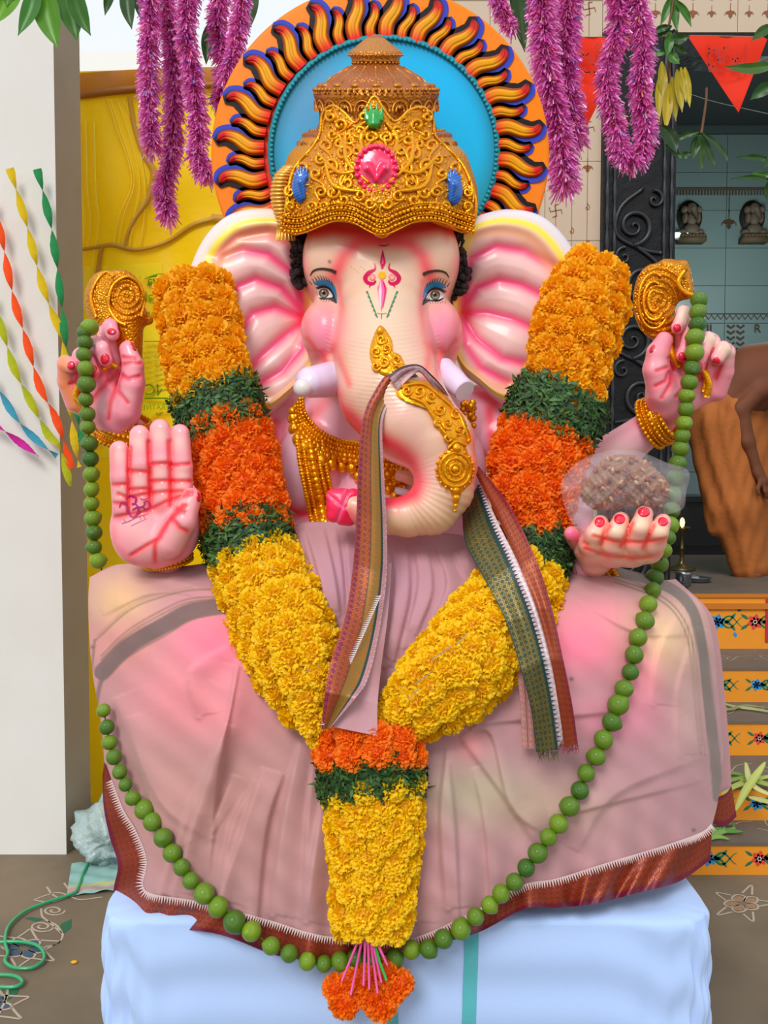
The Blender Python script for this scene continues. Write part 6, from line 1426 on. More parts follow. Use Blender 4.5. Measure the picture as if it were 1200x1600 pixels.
lp += [(1038, 860, 120, 11), (1044, 840, 90, 11), (1048, 820, 60, 12), (1050, 797, 40, 12), (1052, 772, 30, 12), (1055, 747, 26, 12), (1059, 724, 24, 12.5), (1063, 701, 24, 12), (1066, 681, 26, 11.5), (1069, 661, 28, 12), (1072, 639, 30, 11.5), (1073, 618, 32, 12), (1077, 597, 36, 12.5), (1081, 575, 38, 12), (1085, 551, 40, 13.5), (1086, 527, 38, 13), (1090, 507, 34, 12), (1090, 488, 30, 12), (1092, 469, 22, 12)]
rl = random.Random(5)
for (x, y, q_, r) in lp:
    rr_ = r * (D0 - q_*SPX) / F
    inst('lime', lime_me, Q(np.array([x, y, q_], float)), lg, (rl.uniform(0, 6), rl.uniform(0, 6), rl.uniform(0, 6)), rr_ * 1.08)
mb = MB(); mb.add(tube(np.array([p_[:3] for p_ in lp], float), 1.3, 5)); mb.build('thread', mat('green_thread', '#2f5a1a', .8), lg)
# ================================================================== TINSEL
foil = mat('pink_foil', '#d75fc0', .25, metal=.15, transl=.3, attr=True)
def tinsel(pts, d, r, label, dens=13):
    pts = catmull([(x, y, 0) for x, y in pts], 8); pts = resample(pts, max(4, int(len(pts)))); s = d / F
    root = thing('tinsel_garland', label, 'tinsel', P(pts[-1][0], pts[-1][1], d), 'pink tinsel garlands hanging at the top')
    W = P(pts[:, 0], pts[:, 1], d); mb = MB(False); mb.add(tube(W, .0012, 5)); mb.build('string', mat('tinsel_string', '#8a3a7a', .6), root)
    Ls = np.r_[0, np.cumsum(np.linalg.norm(np.diff(pts, axis=0), axis=1))]; n = int(Ls[-1]*dens); r_ = random.Random(int(pts[0][0]*7)); mb = MB(False)
    tt = np.array([r_.uniform(0, Ls[-1]) for _ in range(n)]); base = np.stack([np.interp(tt, Ls, W[:, k]) for k in range(3)], 1)
    cols_ = [lin(c) for c in ('#ee8cd4', '#e476c8', '#f6a8e2', '#d866b4', '#ee90c8', '#f8c0ea', '#e488d4')]; sp_ = [lin(c) for c in ('#ffffff', '#8fa4ff', '#ffc07a', '#ff8f8f')]
    Vs = []; Cs = []; Fs = []
    for i in range(n):
        dv = np.array([r_.gauss(0, 1) for _ in range(3)]); dv /= np.linalg.norm(dv); dv[2] -= .25; L_ = r*s*r_.uniform(.6, 1.25)
        w_ = np.cross(dv, [r_.gauss(0, 1), r_.gauss(0, 1), r_.gauss(0, 1)]); w_ /= np.linalg.norm(w_) + 1e-9; w_ *= s*r_.uniform(.7, 1.5)
        p0 = base[i]; p1 = p0 + dv*L_*.6; p2 = p0 + dv*L_ + np.array([0, 0, -.2*L_]); k = len(Vs)*6
        Vs.append([p0 - w_, p0 + w_, p1 - w_, p1 + w_, p2 - w_*.8, p2 + w_*.8]); Fs += [(k, k+1, k+3, k+2), (k+2, k+3, k+5, k+4)]
        Cs.append(np.tile(r_.choice(sp_) if r_.random() < .05 else r_.choice(cols_), (6, 1)))
    o = link_mesh('foil_strips', np.array(Vs).reshape(-1, 3), Fs, foil, root, np.concatenate(Cs), smooth=False); o['kind'] = 'stuff'
DTI = 2.85; tdz = 0.0
for pts, r, lb in [([(236, -40), (233, 60), (232, 150), (238, 232)], 17, 'pink tinsel garland nearest the white pillar, ending level with halo'),
                   ([(262, -40), (258, 10), (268, 60), (272, 150), (268, 240), (256, 290), (264, 338)], 18, 'longest pink tinsel garland left of halo, its end reaching lowest'),
                   ([(300, -40), (290, 40), (302, 120), (310, 200), (308, 240), (326, 272)], 18, 'pink tinsel garland left of halo with a forked tip bending right'),
                   ([(348, -40), (340, 40), (352, 110), (342, 160)], 18, 'short pink tinsel garland beside the left rim of the halo'),
                   ([(378, -40), (376, 20), (362, 90), (350, 120)], 16, 'pink tinsel garland passing behind the upper left rim of halo'),
                   ([(776, -40), (778, 0), (800, 40)], 15, 'short pink tinsel end behind the upper right rim of halo'),
                   ([(846, -40), (850, 60), (862, 150), (876, 220), (884, 288)], 24, 'thick pink tinsel garland right of halo, over the swastika tiles'),
                   ([(892, -40), (884, 50), (886, 120), (892, 180), (898, 216)], 23, 'pink tinsel garland in front of the left orange pennant'),
                   ([(962, -40), (966, 40), (948, 120), (962, 190), (974, 240), (994, 244), (1010, 200), (1000, 130), (1006, 60), (986, -40)], 19, 'pink tinsel garland hanging as a long loop over the black door frame')]:
    tinsel(pts, DTI + tdz, r, lb, 16 if r < 22 else 20); tdz = .12 - tdz

# ================================================================== LEAVES
leafg = mat('mango_leaf', '#4f7d1e', .38, attr=True, transl=.3, spec=.5)
def leaf(mb, a, b, wd, d, c, sag=0.0, bend=0.0, dd=0.0):
    """leaf blade from stalk end a to tip b (pixels) at distance d, wd pixels wide"""
    a = np.array(a, float); b = np.array(b, float); L_ = np.linalg.norm(b - a); t_ = (b - a)/L_; n_ = np.array([-t_[1], t_[0]]); n = 14; m = 7; V = []; C = []
    for i in range(n):
        s = i/(n - 1); w_ = wd/2*(math.sin(math.pi*min(1, s*1.02 + .02))**.8)*(1 - .25*s) + .4; ctr = a + (b - a)*s + n_*bend*math.sin(math.pi*s)
        for j in range(m):
            u_ = -1 + 2*j/(m - 1); p_ = ctr + n_*u_*w_; q_ = (abs(u_)*w_*.35 - sag*math.sin(math.pi*s) + .8*math.sin(s*14)*abs(u_)) + dd*s
            V.append(P(p_[0], p_[1], d - q_*d/F)); C.append(lin(c)*(1.35 if j == 3 else 1.0))
    mb.add((np.array(V), gridf(n, m)), np.array(C))
def bunch(name, label, cat, leaves, d, twig, group=None):
    root = thing(name, label, cat, P(twig[0][0], twig[0][1], d), group)
    mb = MB(False); tp = catmull([(x, y, 0) for x, y in twig], 6) if len(twig) > 2 else np.array([(x, y, 0) for x, y in twig], float); mb.add(tube(P(tp[:, 0], tp[:, 1], d + .012), 2.0*d/F, 6)); mb.build('twig', mat('twig_brown', '#6a4a30', .7), root)
    for (a, b, w_, c, bend) in leaves:
        mb = MB(False); leaf(mb, a, b, w_, d + R.uniform(-.02, .02), c, 3, bend, R.uniform(-8, 8)); mb.build('leaf', leafg, root)
    return root
G1, G2, G3 = '#5a8f22', '#3f7020', '#2c4f1c'
grp = 'green mango leaf bunches hung above the idol'
bunch('mango_leaves', 'bright green mango leaf bunch at the top of the white pillar', 'leaves', [((30, -30), (-6, 38), 44, '#6ba02a', 4), ((58, -30), (28, 56), 32, '#3f7a2a', -4), ((64, -30), (90, 76), 46, G1, 3), ((96, -30), (120, 64), 44, G2, -3), ((112, -30), (142, 56), 32, G2, 5), ((18, -30), (10, 10), 24, G1, 0)], 2.5, [(70, -60), (66, -20)], grp)
bunch('mango_leaves', 'small dark mango leaf bunch between pillar and first tinsel garland', 'leaves', [((176, -30), (164, 24), 18, G3, 0), ((198, -30), (206, 46), 26, G3, 3), ((214, -20), (220, 30), 18, G3, 0)], 3.0, [(190, -60), (190, -20)], grp)
bunch('mango_leaves', 'single dark mango leaf hanging between tinsel garlands left of halo', 'leaves', [((332, 30), (322, 101), 24, G3, 2)], 3.0, [(340, -60), (336, 0), (332, 32)], grp)
bunch('mango_leaves', 'dark mango leaf peeking behind the upper left rim of halo', 'leaves', [((396, -30), (388, 50), 30, G3, 2)], 3.0, [(398, -60), (396, -20)], grp)
bunch('mango_leaves', 'dark mango leaf peeking behind the upper right rim of halo', 'leaves', [((812, -30), (820, 82), 30, G3, 3), ((806, -30), (812, 40), 20, G3, 3)], 3.0, [(812, -60), (812, -20)], grp)
DG = 3.2
bunch('mango_leaves', 'green mango leaf cluster above the yellow dried leaves', 'leaves', [((1052, -10), (1032, 40), 14, G2, 0), ((1055, -10), (1058, 50), 16, G2, 2), ((1056, 0), (1080, 42), 14, G2, -3), ((1046, 40), (1018, 50), 12, G3, 0), ((1048, 50), (1042, 88), 16, G2, 0), ((1046, 60), (1078, 56), 18, G3, 3), ((1044, 82), (994, 92), 14, G2, 4), ((1044, 82), (1062, 100), 18, G2, 0), ((1050, 70), (1074, 84), 14, G3, 0), ((1050, 40), (1022, 60), 10, G3, 0)], DG, [(1054, -60), (1052, 0), (1044, 50), (1046, 86)], grp)
bunch('dried_leaves', 'yellow dried leaf tassel hanging in front of shrine doorway', 'leaves', [((1016, 110), (1010, 184), 14, '#a89a2c', 0), ((1034, 96), (1038, 160), 16, '#b3a62e', 0), ((1034, 110), (1030, 190), 14, '#b8a72c', 2), ((1046, 130), (1040, 204), 18, '#c2ad2c', 0), ((1058, 108), (1066, 176), 16, '#b3a62e', 0), ((1070, 105), (1078, 168), 14, '#c7b540', 0), ((1050, 120), (1056, 190), 16, '#a2932a', 0), ((1064, 105), (1072, 160), 12, '#b8a72c', 0)], DG, [(1050, 60), (1046, 100), (1048, 130)])
bunch('mango_leaves', 'dark drooping mango leaves below the yellow dried leaf tassel', 'leaves', [((1030, 192), (1020, 215), 12, G3, 0), ((1032, 195), (1058, 240), 26, '#26431e', -4), ((1040, 225), (1068, 250), 12, G3, 0), ((1060, 246), (1082, 238), 12, G3, 0)], DG, [(1044, 120), (1036, 170), (1032, 196)], grp)
bunch('mango_leaves', 'mango leaf sprig hanging on a thin twig against the dark doorway', 'leaves', [((1092, 206), (1052, 222), 10, G3, 3), ((1092, 210), (1082, 250), 14, '#36542a', 0), ((1094, 212), (1096, 268), 14, '#3a5a2c', 0), ((1096, 210), (1118, 264), 14, '#33522a', 0), ((1098, 208), (1140, 258), 9, '#33522a', -6), ((1090, 212), (1080, 240), 12, G3, 0)], DG, [(1104, 136), (1103, 160), (1096, 208)], grp)
bunch('mango_leaves', 'large mango leaves in front of the right orange pennant', 'leaves', [((1215, 100), (1132, 104), 20, '#4a6e30', -5), ((1215, 40), (1174, 64), 18, '#3c5f26', 4), ((1215, 130), (1172, 156), 22, '#33572a', 3), ((1215, 60), (1186, 50), 14, G3, 0)], 2.9, [(1225, 30), (1222, 90), (1216, 140)], grp)
bunch('mango_leaves', 'mango leaf sprig at the right photo edge above the figurines', 'leaves', [((1210, 252), (1150, 246), 10, G3, 3), ((1210, 282), (1142, 280), 8, G3, 4), ((1210, 276), (1172, 270), 8, G2, 0), ((1200, 284), (1200, 318), 12, G3, 0), ((1212, 240), (1194, 262), 14, G3, 0)], 3.0, [(1215, 200), (1208, 250), (1204, 288)], grp)

# ================================================================== PENNANTS and streamers
flagm = mat('orange_cloth', '#e83410', .75, transl=.25, attr=True)
def pennant(A, B, C_, label, d):
    A, B, C_ = (np.array(v, float) for v in (A, B, C_)); n = 26; V = []; 
    for i in range(n):
        s = i/(n-1); l = A*(1-s) + C_*s; r = B*(1-s) + C_*s
        for j in range(n):
            p_ = l + (r - l)*j/(n-1); V.append(P(p_[0], p_[1], d + .008*math.sin(p_[0]*.09) + .006*math.sin(p_[1]*.07)))
    r_ = thing('pennant', label, 'flag', P(C_[0], C_[1], d), 'orange triangular pennants'); 
    link_mesh('cloth', np.array(V), gridf(n, n), flagm, r_, np.tile(lin('#f0380f'), (n*n, 1)))
    fl = Flat(P(*((A + B)/2*[1, 1] + [0, 8]), d - .02), (d/F, 0, 0), (0, 0, -d/F), (0, 0, 0)); rr_ = random.Random(int(A[0])); c = (A + B)/2
    for k in range(16):
        x, y = rr_.uniform(-26, 26), rr_.uniform(4, 44 if k % 2 else 30); t = np.linspace(0, rr_.uniform(2, 5), 8); fl.line('m', np.c_[x + 5*np.cos(t + k), y + 4*np.sin(t + k)], .9)
    fl.line('m', [(-28, 2), (-28, 42)], .9); fl.line('m', [(28, 2), (28, 42)], .9); fl.line('m', [(-28, 44), (28, 44)], .9)
    fl.build('ink_print', r_, {'m': mat('ink_maroon', '#a83a3a', .8)}); return r_
pennant((870, 57), (986, 60), (914, 203), 'orange triangular pennant half hidden by pink tinsel garlands', 3.3)
pennant((1074, 56), (1200, 58), (1154, 176), 'orange triangular pennant with faint print hanging in shrine doorway', 3.3)
mb = MB(False); p_ = catmull([(860, 56, 0), (930, 58, 0), (1080, 56, 0), (1210, 58, 0)], 6); mb.add(tube(P(p_[:, 0], p_[:, 1], 3.3), .002, 5)); o = mb.build('pennant_string', mat('string_tan', '#9a8a70', .8)); tag(o, 'thin string carrying the two orange triangular pennants', 'string')
mb = MB(False); p_ = catmull([(1075, 146, 0), (1120, 160, 0), (1210, 180, 0)], 6); mb.add(tube(P(p_[:, 0], p_[:, 1], 3.6), .0015, 5)); o = mb.build('wire', mat('wire_grey', '#7c8486', .5)); tag(o, 'thin grey wire sagging across the dark shrine doorway', 'wire')
def streamer(pts, c, label, wd=13, tw=1.0, d=3.2):
    pts = catmull([(x, y, 0) for x, y in pts], 12); L_ = np.r_[0, np.cumsum(np.linalg.norm(np.diff(pts, axis=0), axis=1))]; W = P(pts[:, 0], pts[:, 1], d); T, A, B = frames(W); s_ = d/F; V = []
    # A rotated to picture plane
    for i in range(len(W)):
        t_ = T[i]; ac = np.cross(t_, [0, 1, 0]); ac /= np.linalg.norm(ac); fw = np.cross(ac, t_); ang = L_[i]/62*math.pi*tw; e_ = ac*math.cos(ang) + fw*math.sin(ang)*.6
        for u_ in (-1, -.5, 0, .5, 1): V.append(W[i] + e_*u_*wd/2*s_*(1 + .04*math.sin(i*2.1)) + fw*.001*math.sin(i*2.3))
    o = link_mesh('paper_streamer', np.array(V), gridf(len(W), 5), mat('crepe_' + c[1:], c, .85, transl=.2, bump=('noise', 260, .5, .002)))
    tag(o, label, 'streamer', 'twisted paper streamers on the white pillar')
streamer([(15, 263), (42, 354), (62, 432), (78, 480), (97, 532), (110, 640), (118, 700), (124, 730)], '#dcc024', 'long yellow twisted paper streamer on the white pillar')
streamer([(58, 264), (78, 347), (88, 409), (97, 484), (104, 545), (119, 640), (128, 690)], '#2f8a54', 'dark green twisted paper streamer nearest the pillar corner')
streamer([(-20, 300), (0, 363), (20, 461), (39, 526), (62, 604), (88, 656), (112, 732)], '#f25a22', 'orange-red twisted paper streamer crossing the white pillar')
streamer([(-20, 450), (0, 506), (23, 578), (49, 630), (75, 679), (94, 701), (110, 760)], '#b5bc2a', 'olive yellow twisted paper streamer below the orange-red one')
streamer([(-20, 580), (0, 613), (29, 659), (62, 692), (89, 713)], '#4b9ab4', 'blue twisted paper streamer low on the white pillar', 12)
streamer([(-20, 655), (0, 669), (32, 692), (60, 713)], '#c22a92', 'short magenta twisted paper streamer, lowest on the pillar', 12)

# ================================================================== BAG of peanut sweet on the offering hand
film = mat('clear_film', '#f4eef4', .10, alpha=.13, spec=.9, bump=('noise', 40, .8, .01))
bag = thing('sweet_packet', 'clear plastic bag of brown peanut prasad resting on the raised open hand', 'bag', Q(np.array([975., 805., 195.])))
lump = union([ell((975, 750, 205), (52, 40, 26)), (ell((1010, 765, 205), (36, 30, 22)), 12), (ell((945, 770, 205), (38, 28, 22)), 12)], 12)
def lp_(C, V, Nn): C *= (0.85 + .25*np.sin(V[:, 0]*.5)*np.sin(V[:, 1]*.6))[:, None]
V, Fc = surfnet(lump, 2.2); Nn = normals(V, Fc); V = V + Nn*(1.6*np.sin(V[:, 0]*.45 + V[:, 2]*.3)*np.sin(V[:, 1]*.5))[:, None]
C = np.tile(lin('#946444'), (len(V), 1)); lp_(C, V, Nn); link_mesh('ground_sweet', Q(V), Fc, mat('crumb', '#946444', .85, attr=True, noise=(90, .5, '#b08460'), bump=('noise', 200, .8, .004)), bag, C)
mb = MB(); rn = random.Random(2)
for _ in range(80):
    x, y = rn.uniform(925, 1045), rn.uniform(715, 795); z = float(surf_q(lump, x, y, 300))
    if z < 150: continue
    dx, dy = rn.gauss(0, 1), rn.gauss(0, 1); l_ = math.hypot(dx, dy); dx, dy = dx/l_*3.4, dy/l_*3.4; V_, F_ = tube([(x-dx*1.5, y-dy*1.5, z), (x-dx, y-dy, z+1.4), (x, y, z+2.2), (x+dx, y+dy, z+1.4), (x+dx*1.5, y+dy*1.5, z)], [.6, 2.8, 3.0, 2.8, .6], 7); mb.add((V_, F_), lin(rn.choice(['#8e3d22', '#8c4426', '#a8603a', '#b08050', '#6e3a2c', '#c09468', '#7a3820'])))
o = mb.build('peanuts', mat('nut', '#9a5030', .45, attr=True), bag); o['kind'] = 'stuff'
o = catmull([(876, 760), (888, 735), (915, 715), (960, 702), (1000, 706), (1040, 722), (1076, 736), (1072, 770), (1066, 796), (1030, 806), (990, 812), (930, 815), (896, 818), (884, 795)], 6, True); n = len(o); c_ = np.array([975, 762.]); rg = 22
for sgn, nm in ((1, 'film_front'), (-1, 'film_back')):
    V = [np.array([[c_[0], c_[1], 205 + sgn*34]])]
    for k in range(1, rg + 1):
        f = k/rg; p_ = c_ + (o - c_)*f; a_ = np.arctan2(p_[:, 1]-c_[1], p_[:, 0]-c_[0]); V.append(np.c_[p_, 205 + sgn*(34*math.sqrt(max(0, 1 - f**2.4))) + (3.2*np.sin(a_*9 + f*5) + 2.2*np.sin(a_*17 - f*8))*f**3 + 2*np.sin(p_[:, 0]*.2)*np.sin(p_[:, 1]*.23)])
    f_ = [(0, 1 + (i+1) % n, 1 + i) for i in range(n)] + [(1 + k*n + i, 1 + k*n + (i+1) % n, 1 + (k+1)*n + (i+1) % n, 1 + (k+1)*n + i) for k in range(rg-1) for i in range(n)]
    link_mesh(nm, Q(np.concatenate(V)), f_, film, bag)

# ================================================================== PRIEST bending in the shrine
DPR = 5.25
def QP(a): a = np.asarray(a, float); return P(a[..., 0], a[..., 1], DPR - a[..., 2]*DPR/F)
person = thing('person', 'bare-backed man in an orange dhoti bending forward in the shrine room', 'person', QP(np.array([1165., 903., 0.])))
def psolid(name, fn, h, m, base, paint=None, disp=None):
    V, Fc = surfnet(fn, h); Nn = normals(V, Fc)
    if disp is not None: V = V + disp(V, Nn)
    C = np.tile(lin(base), (len(V), 1))
    if paint: paint(C, V, Nn)
    return link_mesh(name, QP(V), Fc, m, person, C)
sk = mat('brown_skin', '#6a3d28', .75, attr=True)
arm1 = chain([(1222, 590, 30, 17), (1190, 608, 42, 15), (1158, 640, 46, 13), (1168, 690, 46, 11.5), (1184, 738, 40, 8.5), (1192, 752, 40, 9)])
arm2 = chain([(1240, 590, -30, 17), (1215, 650, -30, 13), (1220, 700, -20, 11), (1222, 745, -15, 8)])
pf = union([cap((1128, 640, 0), (1180, 590, 0), 46, 48), cap((1180, 590, 0), (1250, 570, 0), 50, 46), cap((1250, 570, 0), (1290, 565, 0), 26, 16), ell((1312, 570, 0), (24, 30, 22))] + [(c, 7) for c in arm1 + arm2] +
           [cap((1145, 700, 14), (1150, 800, 10), 30, 20), cap((1150, 800, 10), (1158, 893, 0), 18, 9), cap((1150, 700, -20), (1172, 800, -24), 30, 20), cap((1172, 800, -24), (1180, 893, -20), 18, 9), (cap((1155, 897, 0), (1185, 900, 12), 9, 6), 4), (cap((1178, 897, -20), (1208, 900, -10), 9, 6), 4)] +
           [(c, 2) for k in range(4) for c in chain([(1192 + k*3, 756, 44 - k*4, 3.6), (1196 + k*3, 768, 45 - k*4, 3.2), (1197 + k*3, 778 - abs(k-1)*2, 42 - k*4, 2.6)])] + [(c, 2) for c in chain([(1188, 752, 46, 4), (1184, 764, 50, 3.4), (1186, 772, 50, 2.8)])], 14)
psolid('body', pf, 2.4, sk, '#70432c')
mb = MB(); mb.V = []; 
hd = union([ell((1318, 562, 0), (24, 28, 23))], 2); psolid('hair', hd, 2.4, mat('dark_hair', '#17110f', .7, attr=True), '#17110f')
dhf = union([ell((1130, 650, 0), (54, 52, 56)), cap((1130, 660, 10), (1150, 790, 8), 52, 44), cap((1150, 790, 8), (1168, 885, 0), 42, 26), (cap((1105, 680, 10), (1118, 825, 20), 26, 14), 14), cap((1160, 660, -20), (1180, 880, -20), 46, 28)], 16)
def dd_(V, Nn):
    x, y = V[:, 0], V[:, 1]; return Nn * (1.6*np.sin((x - (y - 600)*.25)*.22 + 1.5*np.sin(y*.02)) + .8*np.sin((x + y*.3)*.31))[:, None]
def dp_(C, V, Nn): stroke(C, V, [(1100, 600), (1140, 640), (1200, 650)], '#8a4c24', 8, .5)
psolid('dhoti', dhf, 2.4, mat('orange_dhoti', '#a8622c', .85, attr=True, bump=('noise', 40, .3, .01)), '#b06c38', dp_, dd_)

# ================================================================== INSIDE THE SHRINE
dark = mat('altar_black', '#0f0f12', .35, coat=.2)
mb = MB(False); mb.add(box((2.1, 6.7, zland), (4.3, 7.55, 1.30))); mb.add(box((2.05, 6.65, 1.30), (4.35, 7.55, 1.345))); mb.add(box((2.15, 6.66, .95), (4.25, 6.7, 1.25)))
o = mb.build('altar', dark, None, smooth=False); tag(o, 'low black stone altar at the back of the shrine behind the man', 'altar')
# trims and printed borders on the rear wall
YW = YB - .014
mb = MB(False)
xs_ = np.linspace(float(P(1048, 300, YW)[0]), 4.2, 60); z300 = float(P(1100, 300, YW)[2]); z492 = float(P(1100, 492, YW)[2])
for x in xs_: mb.add(box((x, YW - .012, z300 - .03), (x + .012, YW - .004, z300 + .02)))
mb.add(box((xs_[0], YW - .014, z300 + .015), (4.2, YW - .002, z300 + .03))); mb.build('lace_trim', mat('trim_brown', '#6a5a4c', .7), wall_shrine, smooth=False)
mb = MB(False)
zz = [(x, z492 - .04*abs(math.sin(i*math.pi/2))) for i, x in enumerate(np.linspace(xs_[0], 4.2, 60))]; seg(mb, zz, .006, YW); seg(mb, [(xs_[0], z492 + .01), (4.2, z492 + .01)], .005, YW)
for px in (1142, 1157):
    for k in range(7): z = float(P(px, 508 + k*9, YW)[2]); x = float(P(px, 510, YW)[0]); seg(mb, [(x - .035, z), (x, z - .025), (x + .035, z)], .010, YW)
mb.build('printed_border', mat('print_dark', '#59442f', .7), wall_shrine, smooth=False)
text_mesh('printed_text', 'JI', mat('print_dark'), 1104, 519, YW - .01, 13, parent=wall_shrine); text_mesh('printed_text', 'R', mat('print_dark'), 1178, 519, YW - .01, 13, parent=wall_shrine)
mb = MB(False); x, z = [float(v) for v in P(1139, 348, YW)[[0, 2]]]; m_lamp(mb, x, z, .075, YW); seg(mb, [(x, z + .08), (x, z300)], .004, YW); mb.build('printed_lamp', mat('print_dark'), wall_shrine, smooth=False)
for px, lb in ((1084, 'small stone figurine on dark oval plaque left of the printed lamp'), (1183, 'small stone figurine on dark oval plaque at the right edge')):
    c = P(px, 368, YW - .12); r_ = thing('figurine', lb, 'figurine', c, 'seated figurines on the shrine wall'); s = YW/F
    mb = MB(False); t = np.arange(28)*2*math.pi/28; o_ = np.c_[c[0] + 19*s*np.cos(t), c[2] + 33*s + 25*s*np.sin(t)]
    V = np.r_[np.c_[o_[:, 0], np.full(28, YW - .02), o_[:, 1]], np.c_[o_[:, 0], np.full(28, YW), o_[:, 1]], [[c[0], YW - .03, c[2] + 33*s]]]; mb.add((V, [(i, (i+1) % 28, 56) for i in range(28)] + [(i, 28 + i, 28 + (i+1) % 28, (i+1) % 28) for i in range(28)])); mb.build('plaque', mat('plaque_dark', '#2d2723', .6), r_)
    mb = MB(False)
    for (dx, dz, rx, rz) in ((0, 12, 12, 10), (0, 28, 8, 11), (0, 44, 8, 9), (-13, 8, 7, 5), (13, 8, 7, 5), (-10, 30, 4, 9), (10, 30, 4, 9), (-11, 42, 5, 6), (11, 42, 5, 6)): mb.add(ball((c[0] + dx*s, YW - .06, c[2] + dz*s), (rx*s, 6*s, rz*s), 12, 8))
    mb.add(tube([(c[0], YW - .09, c[2] + 42*s), (c[0] + 2*s, YW - .12, c[2] + 32*s), (c[0] + 6*s, YW - .12, c[2] + 24*s)], [4*s, 3*s, 2*s], 8)); mb.build('seated_figure', mat('figurine_stone', '#77685a', .6), r_)
    mb = MB(False); mb.add(box((c[0] - 20*s, YW - .12, c[2] - 8*s), (c[0] + 20*s, YW, c[2]))); 
    for k in range(7): mb.add(ball((c[0] + (k - 3)*5.4*s, YW - .10, c[2] + 1*s), 4*s, 8, 6))
    mb.build('bracket', mat('bracket_stone', '#6f5c48', .7), r_)
# tube light
mb = MB(False); a, b = P(1050, 367, YW - .06), P(1095, 367, YW - .06); b[2] = a[2]; mb.add(tube([a, b], .022, 10)); tl = thing('tube_light', 'short glowing white tube light on the shrine wall below figurine', 'light', a); mb.build('tube', mat('lit_tube', '#ffffff', .5, emit=('#e8fff6', 3.0)), tl)
mb = MB(False); mb.add(box((a[0] - .03, YW - .03, a[2] - .03), (b[0] + .03, YW, a[2] + .03))); mb.build('fixture', mat('fixture_white', '#cfd6d4', .5), tl)
pl_ = bpy.data.lights.new('shrine_glow', 'POINT'); pl_.energy = 26; pl_.shadow_soft_size = .25; pl_.color = (.85, 1, .97); plo = bpy.data.objects.new('shrine_glow', pl_); col.objects.link(plo); plo.location = (2.9, 6.4, 3.2)
# oil lamps, bowls
brass = mat('steel_vessel', '#8c8f92', .25, metal=.9)
def lathe(pr, c, n=20):
    V = []; t = np.arange(n)*2*math.pi/n
    for r_, z in pr: V.append(np.c_[c[0] + r_*np.cos(t), c[1] + r_*np.sin(t), np.full(n, c[2] + z)])
    return np.concatenate(V), gridf(len(pr), n, False, True)
for px, lb in ((1066, 'tall brass oil lamp with small flame left of the man'), (1197, 'tall brass oil lamp with small flame right of the man')):
    d = 5.6; c = P(px, 820, d); r_ = thing('oil_lamp', lb, 'lamp', (c[0], c[1], zland), 'lit oil lamps'); h = c[2] - zland - .03
    mb = MB(False); mb.add(lathe([(.001, 0), (.09, 0), (.09, .012), (.03, .03), (.015, .06), (.012, h*.5), (.02, h*.52), (.012, h*.55), (.012, h*.9), (.05, h), (.055, h + .015), (.03, h + .008), (.001, h + .005)], (c[0], c[1], zland))); mb.build('stand', mat('old_brass', '#8a7a55', .35, metal=.8), r_)
    mb = MB(False); V, Fc = ball((c[0], c[1], c[2] + .015), (.016, .016, .034), 10, 8); mb.add((V, Fc)); mb.build('flame', mat('oil_flame', '#ffcf90', .5, emit=('#ffb060', 9.0)), r_)
def vessel(px, py, r_, h, label, mt=brass, d=4.75):
    c = P(px, py, d); o = MB(False).add(lathe([(.001, 0), (r_*.75, 0), (r_, h*.3), (r_*.95, h*.8), (r_*1.12, h), (r_*1.05, h), (r_*.85, h*.8), (r_*.85, h*.3), (.001, h*.1)], (c[0], c[1], zland), 24)).build('vessel', mt); tag(o, label, 'vessel', 'steel vessels on the landing')
vessel(1068, 890, .045, .085, 'small steel cup standing on the landing left of the man'); vessel(1090, 893, .075, .03, 'flat steel dish on the landing beside the man', d=4.95); vessel(1058, 898, .06, .022, 'low steel plate at the landing edge beside the door frame', d=4.66)

# ================================================================== HOSE, wrapper and sack by the pillar
hose_pts = [(230, 1318), (195, 1326), (172, 1333), (150, 1345), (132, 1365), (122, 1392), (112, 1402), (70, 1416), (38, 1430), (14, 1452), (8, 1476), (12, 1495), (8, 1508), (22, 1518), (50, 1518), (68, 1506), (66, 1490), (50, 1480), (20, 1477), (-20, 1480), (-60, 1490), (-60, 1530), (-10, 1529), (22, 1531), (35, 1540), (24, 1548), (-10, 1548)]
hp_ = catmull([(*floor_pt(x, y)[:2], .012 + (.03 if i < 4 else 0)) for i, (x, y) in enumerate(hose_pts)], 8); 
mb = MB(False); mb.add(tube(hp_, .0055, 8)); o = mb.build('garden_hose', mat('green_hose', '#2f9a68', .3, coat=.4)); tag(o, 'thin green hose coiled on the grey floor in front of pillar', 'hose')
wrap = mat('pale_wrapper', '#b8c8c4', .3, alpha=.8, bump=('noise', 18, .9, .03), noise=(6, .5, '#93b4c0'), coat=.4)
c = floor_pt(160, 1352); wf = None
def wraplump(x, y, z): pass
V, Fc = ball((0, 0, 0), 1, 48, 32); V = V.copy(); n_ = V / np.linalg.norm(V, axis=1)[:, None]
bmpv = .10*np.sin(n_[:, 0]*7 + n_[:, 2]*4) + .08*np.sin(n_[:, 1]*9 - n_[:, 2]*8) + .05*np.sin(n_[:, 0]*19 + n_[:, 1]*13) + .04*np.sin(n_[:, 2]*27 - n_[:, 0]*16)
V = n_ * (1 + bmpv)[:, None] * [.15, .14, .13]; V[:, 2] = np.maximum(V[:, 2], -.10)
o = link_mesh('plastic_wrapper', V + [c[0] + .03, c[1] + .08, .105], Fc, wrap); tag(o, 'crumpled pale plastic wrapper bundle at the foot of the pillar', 'wrapper')
